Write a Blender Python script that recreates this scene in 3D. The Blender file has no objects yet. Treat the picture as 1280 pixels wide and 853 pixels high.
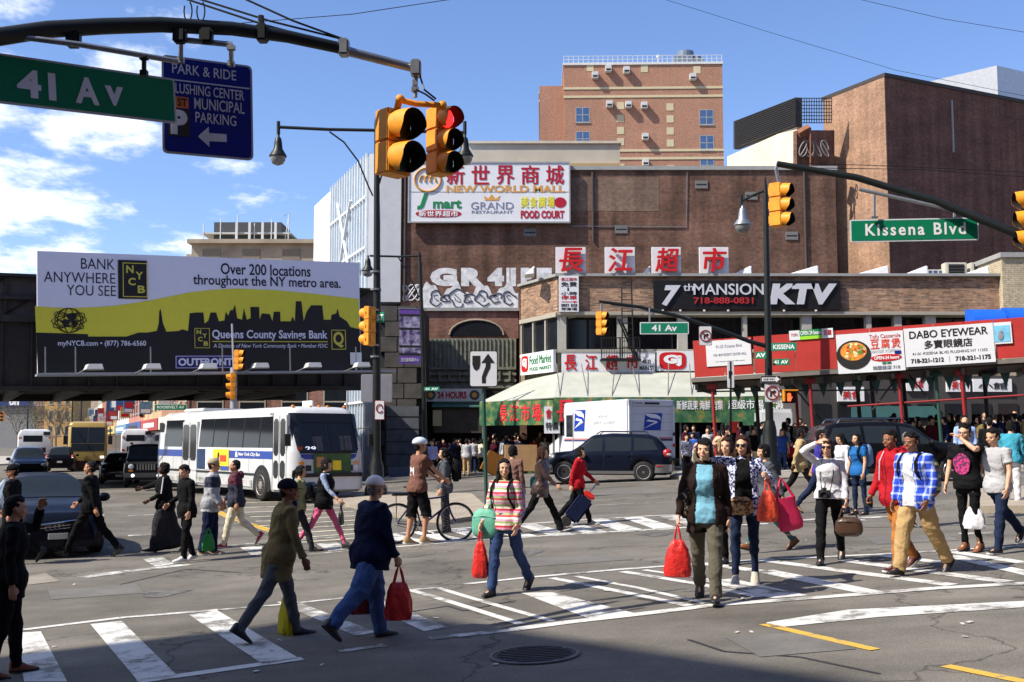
import bpy, bmesh, math, random
import numpy as np
from mathutils import Vector, Matrix, Euler
from mathutils.geometry import tessellate_polygon
random.seed(7)
R = math.radians
S = bpy.context.scene
COL = S.collection

# ------------------------------------------------------------------ camera, sky, sun, exposure
CAM_Z = 1.85
FPX = 1400.0                        # focal length in photograph pixels (1280 wide)
PITCH = math.atan(123.5 / FPX)
cd = bpy.data.cameras.new('camera'); cam = bpy.data.objects.new('camera', cd); COL.objects.link(cam)
cd.sensor_width = 36.0; cd.lens = FPX / 1280 * 36; cd.clip_end = 6000; cd.clip_start = 0.1
cam.location = (0, 0, CAM_Z); cam.rotation_euler = (R(90) + PITCH, 0, 0)
S.camera = cam
SUN_EL = R(47)
SUN_H = Vector((0.915, 0.403))      # horizontal travel of the light
w = bpy.data.worlds.new('World'); S.world = w; w.use_nodes = True
nt = w.node_tree; nt.nodes.clear(); N = nt.nodes.new; L = nt.links.new
sky = N('ShaderNodeTexSky'); sky.sky_type = 'NISHITA'; sky.sun_disc = False
sky.sun_elevation = SUN_EL; sky.sun_rotation = math.atan2(-SUN_H.x, -SUN_H.y)
sky.air_density = 1.0; sky.dust_density = 0.35; sky.ozone_density = 2.2; sky.altitude = 50
tc = N('ShaderNodeTexCoord'); sep = N('ShaderNodeSeparateXYZ'); L(tc.outputs['Generated'], sep.inputs[0])
# cloud layer projected on a flat sheet far above
dv = N('ShaderNodeMath'); dv.operation = 'ADD'; dv.inputs[1].default_value = 0.16; L(sep.outputs[2], dv.inputs[0])
dx = N('ShaderNodeMath'); dx.operation = 'DIVIDE'; L(sep.outputs[0], dx.inputs[0]); L(dv.outputs[0], dx.inputs[1])
dy = N('ShaderNodeMath'); dy.operation = 'DIVIDE'; L(sep.outputs[1], dy.inputs[0]); L(dv.outputs[0], dy.inputs[1])
cb = N('ShaderNodeCombineXYZ'); L(dx.outputs[0], cb.inputs[0]); L(dy.outputs[0], cb.inputs[1])
nz = N('ShaderNodeTexNoise'); nz.inputs['Scale'].default_value = 3.6; nz.inputs['Detail'].default_value = 10; nz.inputs['Roughness'].default_value = 0.6
mp = N('ShaderNodeMapping'); mp.inputs['Location'].default_value = (3.3, 1.45, 0); mp.inputs['Scale'].default_value = (1, 0.8, 1)
L(cb.outputs[0], mp.inputs[0]); L(mp.outputs[0], nz.inputs['Vector'])
# clouds lie over the west (photo left) side and thin out eastward
me = N('ShaderNodeMapRange'); me.inputs['From Min'].default_value = -0.42; me.inputs['From Max'].default_value = -0.05
me.inputs['To Min'].default_value = 0.095; me.inputs['To Max'].default_value = -0.22; L(sep.outputs[0], me.inputs[0])
ad = N('ShaderNodeMath'); L(nz.outputs[0], ad.inputs[0]); L(me.outputs[0], ad.inputs[1])
rp = N('ShaderNodeMapRange'); rp.interpolation_type = 'SMOOTHSTEP'; rp.inputs['From Min'].default_value = 0.5; rp.inputs['From Max'].default_value = 0.66; L(ad.outputs[0], rp.inputs[0])
rs = N('ShaderNodeMath'); rs.operation = 'MULTIPLY'; rs.inputs[1].default_value = 0.8; L(rp.outputs[0], rs.inputs[0])
hs = N('ShaderNodeHueSaturation'); hs.inputs['Saturation'].default_value = 1.06; L(sky.outputs[0], hs.inputs['Color'])
tint = N('ShaderNodeMix'); tint.data_type = 'RGBA'; tint.blend_type = 'MULTIPLY'; tint.inputs['Factor'].default_value = 1
tint.inputs['B'].default_value = (1.06, 1.08, 1.28, 1); L(hs.outputs[0], tint.inputs['A'])
mx = N('ShaderNodeMix'); mx.data_type = 'RGBA'; L(rs.outputs[0], mx.inputs['Factor']); L(tint.outputs['Result'], mx.inputs['A'])
mx.inputs['B'].default_value = (9.2, 9.4, 9.9, 1)
bg = N('ShaderNodeBackground'); bg.inputs['Strength'].default_value = 0.108; L(mx.outputs['Result'], bg.inputs['Color'])
wo = N('ShaderNodeOutputWorld'); L(bg.outputs[0], wo.inputs[0])
sl = bpy.data.lights.new('sun', 'SUN'); sl.energy = 5.0; sl.angle = R(0.53); sl.color = (1.0, 0.93, 0.81)
so = bpy.data.objects.new('sun', sl); COL.objects.link(so)
SUN_DIR = Vector((SUN_H.x * math.cos(SUN_EL), SUN_H.y * math.cos(SUN_EL), -math.sin(SUN_EL))).normalized()
so.rotation_euler = SUN_DIR.to_track_quat('-Z', 'Y').to_euler()
S.view_settings.view_transform = 'Standard'; S.view_settings.look = 'None'
S.view_settings.exposure = 0.55; S.view_settings.gamma = 1.0
S.render.resolution_x = 1024; S.render.resolution_y = 682
try:
    S.cycles.max_bounces = 5; S.cycles.diffuse_bounces = 3; S.cycles.glossy_bounces = 3; S.cycles.transparent_max_bounces = 6
    S.cycles.caustics_reflective = False; S.cycles.caustics_refractive = False
except Exception: pass

# ------------------------------------------------------------------ ground shape and measuring
def G(x, y):
    z = 0.006 * min(max(y, -20), 45)
    if x < -6: z += -0.3 + 0.01 * (max(x, -60) + 6)
    elif x > 12: z += 0.6 + 0.03 * (min(x, 60) - 12)
    else: z += 0.05 * x
    return z
CP, SP = math.cos(PITCH), math.sin(PITCH)
def ray(px, py):
    a = (px - 640) / FPX; b = -(py - 426.5) / FPX
    return Vector((a, CP - SP * b, SP + CP * b))
def P(px, py, Y):
    """world point seen at photo pixel px,py at distance Y in front of the camera"""
    d = ray(px, py); return Vector((0, 0, CAM_Z)) + d * (Y / d.y)
def GP(px, py, up=0.0):
    """point of the ground seen at photo pixel px,py"""
    d = ray(px, py); t = 3.0
    for i in range(60):
        p = Vector((0, 0, CAM_Z)) + d * t
        g = G(p.x, p.y) + up
        t2 = (g - CAM_Z) / d.z if d.z < -1e-5 else 300
        t = 0.5 * t + 0.5 * t2
    p = Vector((0, 0, CAM_Z)) + d * t; p.z = G(p.x, p.y) + up
    return p

# ------------------------------------------------------------------ materials
MATS = {}
def srgb(r, g, b):
    f = lambda c: (c / 255 / 12.92) if c / 255 <= 0.04045 else ((c / 255 + 0.055) / 1.055) ** 2.4
    return (f(r), f(g), f(b))
def mat(name, col, rough=0.7, metal=0.0, var=0.12, scale=3.0, bump=0.0, bscale=60.0, spec=0.4, coat=0.0, emit=None, trans=0.0, extra=None, sheen=0.0, rvar=0.0):
    if name in MATS: return MATS[name]
    m = bpy.data.materials.new(name); m.use_nodes = True; t = m.node_tree; n = t.nodes; l = t.links
    b = n['Principled BSDF']; b.inputs['Roughness'].default_value = rough; b.inputs['Metallic'].default_value = metal
    b.inputs['Specular IOR Level'].default_value = spec
    if coat: b.inputs['Coat Weight'].default_value = coat; b.inputs['Coat Roughness'].default_value = 0.05
    if sheen: b.inputs['Sheen Weight'].default_value = sheen
    if trans: b.inputs['Transmission Weight'].default_value = trans
    co = n.new('ShaderNodeTexCoord')
    nz = n.new('ShaderNodeTexNoise'); nz.inputs['Scale'].default_value = scale; nz.inputs['Detail'].default_value = 7; nz.inputs['Roughness'].default_value = 0.62
    l.new(co.outputs['Object'], nz.inputs['Vector'])
    mr = n.new('ShaderNodeMapRange'); mr.inputs['From Min'].default_value = 0.25; mr.inputs['From Max'].default_value = 0.75
    mr.inputs['To Min'].default_value = 1 - var; mr.inputs['To Max'].default_value = 1 + var; l.new(nz.outputs[0], mr.inputs[0])
    mu = n.new('ShaderNodeMix'); mu.data_type = 'RGBA'; mu.blend_type = 'MULTIPLY'; mu.inputs['Factor'].default_value = 1
    if extra:
        c = extra(n, l, co); l.new(c, mu.inputs['A'])
    else: mu.inputs['A'].default_value = (*col, 1)
    l.new(mr.outputs[0], mu.inputs['B']); l.new(mu.outputs['Result'], b.inputs['Base Color'])
    if rvar:
        rr = n.new('ShaderNodeMapRange'); rr.inputs['To Min'].default_value = max(0.02, rough - rvar); rr.inputs['To Max'].default_value = min(1, rough + rvar)
        l.new(nz.outputs[0], rr.inputs[0]); l.new(rr.outputs[0], b.inputs['Roughness'])
    if bump:
        n2 = n.new('ShaderNodeTexNoise'); n2.inputs['Scale'].default_value = bscale; n2.inputs['Detail'].default_value = 4
        l.new(co.outputs['Object'], n2.inputs['Vector'])
        bp = n.new('ShaderNodeBump'); bp.inputs['Strength'].default_value = bump; bp.inputs['Distance'].default_value = 0.02
        l.new(n2.outputs[0], bp.inputs['Height']); l.new(bp.outputs[0], b.inputs['Normal'])
    if emit:
        b.inputs['Emission Color'].default_value = (*emit[0], 1); b.inputs['Emission Strength'].default_value = emit[1]
    MATS[name] = m; return m
def cloth(name, r, g, b, var=0.10, extra=None, rough=0.85):
    return mat('cloth_' + name, srgb(r, g, b), rough, var=var + .06, scale=7, bump=0.6, bscale=24, spec=0.08, extra=extra)
def brick(name, c1, c2, mortar, w=0.21, h=0.075, msize=0.012, stain=0.35, bumpv=0.5):
    """running-bond masonry for walls whose local x or y runs along the wall"""
    m = bpy.data.materials.new(name); m.use_nodes = True; t = m.node_tree; n = t.nodes; l = t.links
    b = n['Principled BSDF']; b.inputs['Roughness'].default_value = 0.88; b.inputs['Specular IOR Level'].default_value = 0.2
    co = n.new('ShaderNodeTexCoord'); se = n.new('ShaderNodeSeparateXYZ'); l.new(co.outputs['Object'], se.inputs[0])
    ad = n.new('ShaderNodeMath'); l.new(se.outputs[0], ad.inputs[0]); l.new(se.outputs[1], ad.inputs[1])
    cb = n.new('ShaderNodeCombineXYZ'); l.new(ad.outputs[0], cb.inputs[0]); l.new(se.outputs[2], cb.inputs[1])
    br = n.new('ShaderNodeTexBrick'); br.inputs['Scale'].default_value = 1; br.inputs['Brick Width'].default_value = w; br.inputs['Row Height'].default_value = h
    br.inputs['Mortar Size'].default_value = msize; br.inputs['Color1'].default_value = (*c1, 1); br.inputs['Color2'].default_value = (*c2, 1); br.inputs['Mortar'].default_value = (*mortar, 1)
    br.inputs['Bias'].default_value = -0.1; l.new(cb.outputs[0], br.inputs['Vector'])
    nz = n.new('ShaderNodeTexNoise'); nz.inputs['Scale'].default_value = 0.35; nz.inputs['Detail'].default_value = 8; nz.inputs['Roughness'].default_value = 0.68
    mp = n.new('ShaderNodeMapping'); mp.inputs['Scale'].default_value = (1, 1, 1.8); l.new(co.outputs['Object'], mp.inputs[0]); l.new(mp.outputs[0], nz.inputs['Vector'])
    mr = n.new('ShaderNodeMapRange'); mr.inputs['From Min'].default_value = 0.3; mr.inputs['From Max'].default_value = 0.7
    mr.inputs['To Min'].default_value = 1 - stain; mr.inputs['To Max'].default_value = 1 + stain; l.new(nz.outputs[0], mr.inputs[0])
    n3 = n.new('ShaderNodeTexNoise'); n3.inputs['Scale'].default_value = 5; n3.inputs['Detail'].default_value = 3; l.new(cb.outputs[0], n3.inputs['Vector'])
    m3 = n.new('ShaderNodeMapRange'); m3.inputs['From Min'].default_value = 0.3; m3.inputs['From Max'].default_value = 0.7; m3.inputs['To Min'].default_value = 0.8; m3.inputs['To Max'].default_value = 1.2; l.new(n3.outputs[0], m3.inputs[0])
    n4 = n.new('ShaderNodeTexNoise'); n4.inputs['Scale'].default_value = 1.0; n4.inputs['Detail'].default_value = 5
    mq = n.new('ShaderNodeMapping'); mq.inputs['Scale'].default_value = (1.6, 1.6, .10); l.new(co.outputs['Object'], mq.inputs[0]); l.new(mq.outputs[0], n4.inputs['Vector'])
    m4 = n.new('ShaderNodeMapRange'); m4.inputs['From Min'].default_value = 0.35; m4.inputs['From Max'].default_value = 0.65; m4.inputs['To Min'].default_value = 1 - stain * .7; m4.inputs['To Max'].default_value = 1 + stain * .5; l.new(n4.outputs[0], m4.inputs[0])
    p0 = n.new('ShaderNodeMath'); p0.operation = 'MULTIPLY'; l.new(mr.outputs[0], p0.inputs[0]); l.new(m4.outputs[0], p0.inputs[1])
    pr = n.new('ShaderNodeMath'); pr.operation = 'MULTIPLY'; l.new(p0.outputs[0], pr.inputs[0]); l.new(m3.outputs[0], pr.inputs[1])
    mu = n.new('ShaderNodeMix'); mu.data_type = 'RGBA'; mu.blend_type = 'MULTIPLY'; mu.inputs['Factor'].default_value = 1
    l.new(br.outputs[0], mu.inputs['A']); l.new(pr.outputs[0], mu.inputs['B']); l.new(mu.outputs['Result'], b.inputs['Base Color'])
    bp = n.new('ShaderNodeBump'); bp.invert = True; bp.inputs['Strength'].default_value = bumpv; bp.inputs['Distance'].default_value = 0.01
    l.new(br.outputs['Fac'], bp.inputs['Height']); l.new(bp.outputs[0], b.inputs['Normal'])
    MATS[name] = m; return m

# ------------------------------------------------------------------ object plumbing
def tag(o, label=None, cat=None, group=None, kind=None):
    if label: o['label'] = label
    if cat: o['category'] = cat
    if group: o['group'] = group
    if kind: o['kind'] = kind
    return o
def empty(name, loc=(0, 0, 0), rz=0.0, label=None, cat=None, group=None):
    o = bpy.data.objects.new(name, None); COL.objects.link(o); o.location = loc; o.rotation_euler = (0, 0, rz)
    o.empty_display_size = 0.2
    return tag(o, label, cat, group)
def copy_tree(o, parent=None):
    c = o.copy(); COL.objects.link(c); c.parent = parent
    for ch in [k for k in KIDS.get(o.name, [])]:
        d = copy_tree(ch, c)
    KIDS[c.name] = [x for x in COL_CH(c)]
    return c
KIDS = {}
def COL_CH(o): return list(o.children)
def link_mesh(name, me, m, parent=None, loc=None, rot=None):
    o = bpy.data.objects.new(name, me); COL.objects.link(o)
    if m is not None and len(me.materials) == 0: me.materials.append(m)
    if parent is not None: o.parent = parent
    if loc is not None: o.location = loc
    if rot is not None: o.rotation_euler = rot
    return o
def ctree(o, parent=None):
    c = o.copy(); COL.objects.link(c); c.parent = parent
    for ch in list(o.children): ctree(ch, c)
    return c

class MB:
    def __init__(s): s.v = []; s.f = []
    def add(s, vs, fs):
        k = len(s.v); s.v += [tuple(x) for x in vs]; s.f += [tuple(i + k for i in f) for f in fs]; return s
    def box(s, x0, x1, y0, y1, z0, z1, M=None):
        vs = [Vector(c) for c in ((x0, y0, z0), (x1, y0, z0), (x1, y1, z0), (x0, y1, z0), (x0, y0, z1), (x1, y0, z1), (x1, y1, z1), (x0, y1, z1))]
        if M is not None: vs = [M @ q for q in vs]
        return s.add(vs, [(0, 3, 2, 1), (4, 5, 6, 7), (0, 1, 5, 4), (1, 2, 6, 5), (2, 3, 7, 6), (3, 0, 4, 7)])
    def cbox(s, c, d, M=None):
        return s.box(c[0] - d[0] / 2, c[0] + d[0] / 2, c[1] - d[1] / 2, c[1] + d[1] / 2, c[2] - d[2] / 2, c[2] + d[2] / 2, M)
    def tube(s, pts, r, seg=8, flat=None, close=True):
        """round tube through points; r number or list, flat = (a,b) ellipse factors"""
        pts = [Vector(p) for p in pts]; n = len(pts); rs = r if isinstance(r, (list, tuple)) else [r] * n
        k0 = len(s.v); ref = None
        for i, p in enumerate(pts):
            d = (pts[min(i + 1, n - 1)] - pts[max(i - 1, 0)])
            if d.length < 1e-9: d = Vector((0, 0, 1))
            d.normalize()
            if ref is None:
                ref = Vector((1, 0, 0)) if abs(d.x) < 0.8 else Vector((0, 1, 0))
            u = (ref - d * ref.dot(d))
            if u.length < 1e-4: u = d.orthogonal()
            u.normalize(); v2 = d.cross(u); ref = u
            fa, fb = flat if flat else (1, 1)
            for j in range(seg):
                a = 2 * math.pi * j / seg
                s.v.append(tuple(p + (u * math.cos(a) * fa + v2 * math.sin(a) * fb) * rs[i]))
        for i in range(n - 1):
            for j in range(seg):
                a = k0 + i * seg + j; b = k0 + i * seg + (j + 1) % seg
                s.f.append((a, b, b + seg, a + seg))
        if close:
            s.f.append(tuple(k0 + j for j in reversed(range(seg)))); s.f.append(tuple(k0 + (n - 1) * seg + j for j in range(seg)))
        return s
    def rings(s, rings, close=True):
        """rings: list of equal-length point loops"""
        k0 = len(s.v); m = len(rings[0])
        for rg in rings: s.v += [tuple(p) for p in rg]
        for i in range(len(rings) - 1):
            for j in range(m):
                a = k0 + i * m + j; b = k0 + i * m + (j + 1) % m
                s.f.append((a, b, b + m, a + m))
        if close:
            s.f.append(tuple(k0 + j for j in reversed(range(m)))); s.f.append(tuple(k0 + (len(rings) - 1) * m + j for j in range(m)))
        return s
    def lathe(s, prof, seg=16, o=(0, 0, 0), M=None, close=True):
        M = M or Matrix.Identity(3); o = Vector(o)
        return s.rings([[o + M @ Vector((r * math.cos(2 * math.pi * j / seg), r * math.sin(2 * math.pi * j / seg), z)) for j in range(seg)] for r, z in prof], close)
    def ell(s, c, r, M=None, seg=12, rg=8):
        c = Vector(c); M = M or Matrix.Identity(3); rr = []
        for i in range(rg + 1):
            t = math.pi * i / rg; q = max(math.sin(t), 0.02)
            rr.append([c + M @ Vector((r[0] * q * math.cos(2 * math.pi * j / seg), r[1] * q * math.sin(2 * math.pi * j / seg), -r[2] * math.cos(t))) for j in range(seg)])
        return s.rings(rr)
    def poly(s, pts, y0, y1, M=None):
        """extrude a polygon given in the x,z plane from y0 to y1"""
        n = len(pts)
        area = sum(pts[i][0] * pts[(i + 1) % n][1] - pts[(i + 1) % n][0] * pts[i][1] for i in range(n))
        if area < 0: pts = pts[::-1]
        vs = [Vector((p[0], y0, p[1])) for p in pts] + [Vector((p[0], y1, p[1])) for p in pts]
        tri = tessellate_polygon([[Vector((p[0], p[1], 0)) for p in pts]])
        fs = []
        for t in tri:
            a, b, c = t
            ar = (pts[b][0] - pts[a][0]) * (pts[c][1] - pts[a][1]) - (pts[c][0] - pts[a][0]) * (pts[b][1] - pts[a][1])
            if ar < 0: a, c = c, a
            fs.append((a, b, c)); fs.append((c + n, b + n, a + n))
        for i in range(n): fs.append((i, i + n, (i + 1) % n + n, (i + 1) % n))
        if M is not None: vs = [M @ q for q in vs]
        return s.add(vs, fs)
    def mesh(s, name, m, smooth=None):
        me = bpy.data.meshes.new(name); me.from_pydata(s.v, [], s.f)
        if m is not None: me.materials.append(m)
        if smooth is not None:
            me.polygons.foreach_set('use_smooth', [True] * len(me.polygons))
            me.set_sharp_from_angle(angle=R(smooth))
        me.update(); return me
    def build(s, name, m, parent=None, loc=None, rot=None, smooth=None, bevel=0):
        me = s.mesh(name, m, smooth)
        if bevel:
            bm = bmesh.new(); bm.from_mesh(me)
            bmesh.ops.bevel(bm, geom=[e for e in bm.edges if len(e.link_faces) == 2 and e.calc_face_angle() > 0.5], offset=bevel, segments=2, affect='EDGES', clamp_overlap=True)
            bm.to_mesh(me); bm.free()
        return link_mesh(name, me, m, parent, loc, rot)
def box(name, m, x0, x1, y0, y1, z0, z1, parent=None, bevel=0, loc=None, rot=None):
    return MB().box(x0, x1, y0, y1, z0, z1).build(name, m, parent, loc, rot, bevel=bevel)

_tc = {}
TS = bpy.data.scenes.new('work')          # scratch scene for evaluating curves and remeshes, removed at the end
def evaluate(o):
    TS.collection.objects.link(o)
    with bpy.context.temp_override(scene=TS, view_layer=TS.view_layers[0]): dg = bpy.context.evaluated_depsgraph_get(); dg.update()
    me = bpy.data.meshes.new_from_object(o.evaluated_get(dg)); bpy.data.objects.remove(o); return me
def text_mesh(s, bold=0.0, ext=0.004, shear=0.0, spacing=1.0):
    cjk = max(ord(c) for c in s) > 0x2E80; b0 = bold
    if cjk: bold = 0.0
    key = (s, b0, ext, shear, spacing)
    if key in _tc: return _tc[key]
    cu = bpy.data.curves.new('t', 'FONT'); cu.body = s; cu.size = 1; cu.offset = bold; cu.resolution_u = 3; cu.shear = shear; cu.space_character = spacing
    o = bpy.data.objects.new('t', cu); me = evaluate(o); bpy.data.curves.remove(cu)
    n = len(me.vertices); a = np.zeros(n * 3); me.vertices.foreach_get('co', a); a = a.reshape(-1, 3)
    fs = [tuple(p.vertices) for p in me.polygons]; bpy.data.meshes.remove(me)
    if cjk and b0 > 0:                  # heavy brush weight: the strokes are laid again, each a hair apart
        A, F = [], []
        for i, (ox, oy) in enumerate(((0, 0), (1, 0), (-1, 0), (0, .6), (0, -.6))):
            q = a.copy(); q[:, 0] += ox * b0 * .55; q[:, 1] += oy * b0 * .55; q[:, 2] = i * .0012; F += [tuple(k + i * n for k in f) for f in fs]; A.append(q)
        a, fs = np.concatenate(A), F
    _tc[key] = (a, fs); return _tc[key]
def text(s, m, parent, x0, x1, z0, z1, y=-0.01, bold=0.0, ext=0.004, shear=0.0, name='lettering', spacing=1.0, keep=False, back=False, loc=None, rot=None):
    """lettering fitted in the rectangle x0..x1, z0..z1 of the parent's front plane (facing -y)"""
    a, fs = text_mesh(s, bold, ext, shear, spacing)
    if len(a) == 0: return None
    lo = a.min(0); hi = a.max(0); sx = (x1 - x0) / (hi[0] - lo[0]); sz = (z1 - z0) / (hi[1] - lo[1])
    ox = x0
    if keep:
        k = min(sx, sz); ox = (x0 + x1) / 2 - k * (hi[0] - lo[0]) / 2; sx = sz = k
    v = np.zeros((len(a), 3)); v[:, 0] = ox + (a[:, 0] - lo[0]) * sx; v[:, 2] = z0 + (a[:, 1] - lo[1]) * sz; v[:, 1] = y
    v2 = v.copy(); v2[:, 1] = y - ext - a[:, 2]
    me = bpy.data.meshes.new(name)
    n = len(v)
    # front faces plus a skirt round the outline for thickness
    ec = {}
    for f in fs:
        for i in range(len(f)):
            e = (f[i], f[(i + 1) % len(f)]); ec[e] = 1
    side = [(a_, b_, b_ + n, a_ + n) for (a_, b_) in ec if (b_, a_) not in ec]
    # indices: v = back ring, v2 = front
    me.from_pydata([tuple(q) for q in v] + [tuple(q) for q in v2], [], [tuple(i + n for i in f) for f in fs] + side)
    me.materials.append(m); me.update()
    return link_mesh(name, me, m, parent, loc, rot)
def frame_px(xl, Yl, xr, Yr, pyb, pyt):
    """upright panel standing between two photo columns at their own distances -> origin, rotz, width, height"""
    a = P(xl, pyb, Yl); t = P(xl, pyt, Yl); b = P(xr, pyb, Yr)
    d = Vector((b.x - a.x, b.y - a.y)); return a, math.atan2(d.y, d.x), d.length, t.z - a.z
mat('white_print', (0.8, 0.8, 0.8), 0.5, var=0); mat('black_print', (0.015, 0.015, 0.015), .5, var=0)
DARK = mat('black_plastic', (0.014, 0.014, 0.015), 0.55, var=0.2)
mat('lamp_lit', (0.9, 0.9, 0.9), 0.2, var=0, emit=((1, 0.97, 0.9), 1.5))
# ------------------------------------------------------------------ ground, markings, kerbs
def asphalt_extra(n, l, co):
    a = n.new('ShaderNodeTexNoise'); a.inputs['Scale'].default_value = 160; a.inputs['Detail'].default_value = 3; l.new(co.outputs['Object'], a.inputs['Vector'])
    r = n.new('ShaderNodeValToRGB'); l.new(a.outputs[0], r.inputs[0]); e = r.color_ramp.elements
    e[0].position = 0.32; e[0].color = (0.078, 0.072, 0.063, 1); e[1].position = 0.72; e[1].color = (0.262, 0.240, 0.208, 1)
    b = n.new('ShaderNodeTexNoise'); b.inputs['Scale'].default_value = 0.35; b.inputs['Detail'].default_value = 9; b.inputs['Roughness'].default_value = .6; l.new(co.outputs['Object'], b.inputs['Vector'])
    mr = n.new('ShaderNodeMapRange'); mr.inputs['From Min'].default_value = .3; mr.inputs['From Max'].default_value = .7; mr.inputs['To Min'].default_value = .62; mr.inputs['To Max'].default_value = 1.26; l.new(b.outputs[0], mr.inputs[0])
    # tyre-worn streaks along the road and fine cracks
    mp = n.new('ShaderNodeMapping'); mp.inputs['Scale'].default_value = (.25, 2.2, 1); mp.inputs['Rotation'].default_value = (0, 0, .45); l.new(co.outputs['Object'], mp.inputs[0])
    c = n.new('ShaderNodeTexNoise'); c.inputs['Scale'].default_value = .8; c.inputs['Detail'].default_value = 6; l.new(mp.outputs[0], c.inputs['Vector'])
    m2 = n.new('ShaderNodeMapRange'); m2.inputs['From Min'].default_value = .3; m2.inputs['From Max'].default_value = .7; m2.inputs['To Min'].default_value = .86; m2.inputs['To Max'].default_value = 1.1; l.new(c.outputs[0], m2.inputs[0])
    v = n.new('ShaderNodeTexVoronoi'); v.feature = 'DISTANCE_TO_EDGE'; v.inputs['Scale'].default_value = .22
    wp = n.new('ShaderNodeTexNoise'); wp.inputs['Scale'].default_value = 1.3; wp.inputs['Detail'].default_value = 5; l.new(co.outputs['Object'], wp.inputs['Vector'])
    mm = n.new('ShaderNodeMix'); mm.data_type = 'RGBA'; mm.blend_type = 'LINEAR_LIGHT'; mm.inputs['Factor'].default_value = .9; l.new(co.outputs['Object'], mm.inputs['A']); l.new(wp.outputs['Color'], mm.inputs['B']); l.new(mm.outputs['Result'], v.inputs['Vector'])
    ck = n.new('ShaderNodeMapRange'); ck.inputs['From Min'].default_value = .0; ck.inputs['From Max'].default_value = .009; ck.inputs['To Min'].default_value = .5; ck.inputs['To Max'].default_value = 1; l.new(v.outputs['Distance'], ck.inputs[0])
    p1 = n.new('ShaderNodeMath'); p1.operation = 'MULTIPLY'; l.new(mr.outputs[0], p1.inputs[0]); l.new(m2.outputs[0], p1.inputs[1])
    p2 = n.new('ShaderNodeMath'); p2.operation = 'MULTIPLY'; l.new(p1.outputs[0], p2.inputs[0]); l.new(ck.outputs[0], p2.inputs[1])
    mu = n.new('ShaderNodeMix'); mu.data_type = 'RGBA'; mu.blend_type = 'MULTIPLY'; mu.inputs['Factor'].default_value = 1; l.new(r.outputs[0], mu.inputs['A']); l.new(p2.outputs[0], mu.inputs['B'])
    return mu.outputs['Result']
ASPH = mat('asphalt', (0, 0, 0), 0.9, var=.12, scale=2.5, bump=.45, bscale=90, spec=.08, extra=asphalt_extra)
CONC = mat('concrete', (.33, .31, .28), .9, var=.22, scale=1.2, bump=.2, bscale=30)
TANC = mat('median_concrete', (.30, .255, .20), .9, var=.25, scale=1.5, bump=.3, bscale=30)
def worn(name, c, lo=.40, hi=.52, sc=3.5, under=(.175, .165, .145)):
    def ex(n, l, co):
        a = n.new('ShaderNodeTexNoise'); a.inputs['Scale'].default_value = sc; a.inputs['Detail'].default_value = 12; a.inputs['Roughness'].default_value = .74; l.new(co.outputs['Object'], a.inputs['Vector'])
        r = n.new('ShaderNodeMapRange'); r.inputs['From Min'].default_value = lo; r.inputs['From Max'].default_value = hi; l.new(a.outputs[0], r.inputs[0])
        m = n.new('ShaderNodeMix'); m.data_type = 'RGBA'; l.new(r.outputs[0], m.inputs['Factor']); m.inputs['A'].default_value = (*under, 1); m.inputs['B'].default_value = (*c, 1)
        return m.outputs['Result']
    return mat(name, c, .75, var=.12, scale=20, extra=ex)
PAINT_W = worn('road_paint_white', (.56, .55, .52), .40, .50, 2.4); PAINT_WORN = worn('road_paint_worn', (.56, .55, .52), .45, .56, 2.8); PAINT_Y = worn('road_paint_yellow', (.55, .34, .05), .38, .46); PAINT_HY = worn('road_paint_cream', (.55, .50, .36), .38, .50)
gm = MB(); xs = [-2500, -60, -6, 12, 60, 2500]; ys_ = [-2500, -20, 45, 3500]
for y in ys_:
    for x in xs: gm.v.append((x, y, G(max(min(x, 2500), -2500), y)))
for j in range(3):
    for i in range(5): a = j * 6 + i; gm.f.append((a, a + 1, a + 7, a + 6))
tag(gm.build('road', ASPH), kind='structure')
def sheet(name, pts, m, up=.004, kerb=False, step=.4, kind='structure'):
    """polygon (world x,y) laid on the road, its edges following the slope; kerb=True gives it sides"""
    bm = bmesh.new(); vs = [bm.verts.new((p[0], p[1], 0)) for p in pts]; f = bm.faces.new(vs)
    if f.normal.z < 0 or f.calc_area() and f.normal.z < 0: bmesh.ops.reverse_faces(bm, faces=[f])
    bm.faces.ensure_lookup_table(); bm.normal_update()
    if bm.faces[0].normal.z < 0: bmesh.ops.reverse_faces(bm, faces=bm.faces[:])
    for ax, vals in ((0, (-6, 12, -60, 60)), (1, (45, -20))):
        for v_ in vals:
            nrm = Vector((1, 0, 0)) if ax == 0 else Vector((0, 1, 0)); co = nrm * v_
            bmesh.ops.bisect_plane(bm, geom=bm.verts[:] + bm.edges[:] + bm.faces[:], plane_co=co, plane_no=nrm)
    if kerb:
        top = bm.faces[:]; r = bmesh.ops.extrude_face_region(bm, geom=top); nv = {v for v in r['geom'] if isinstance(v, bmesh.types.BMVert)}
        for v in bm.verts: v.co.z = G(v.co.x, v.co.y) + (up if v in nv else -.05)
        bmesh.ops.recalc_face_normals(bm, faces=bm.faces[:])
    else:
        for v in bm.verts: v.co.z = G(v.co.x, v.co.y) + up
    me = bpy.data.meshes.new(name); bm.to_mesh(me); bm.free(); return tag(link_mesh(name, me, m), kind=kind)
def pxy(*pts): return [tuple(GP(*p).xy) for p in pts]
def quadpx(name, m, *pts, up=.006): return sheet(name, pxy(*pts), m, up)
def linepx(name, m, pts, wpx=None, wm=None, up=.006):
    """painted line through photo pixels with a metre width"""
    w3 = [Vector(GP(*p).xy) for p in pts]
    for a, b in zip(w3, w3[1:]):
        d = (b - a).normalized(); n = Vector((-d.y, d.x)) * wm / 2
        sheet(name, [a - n, b - n, b + n, a + n], m, up)
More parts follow.
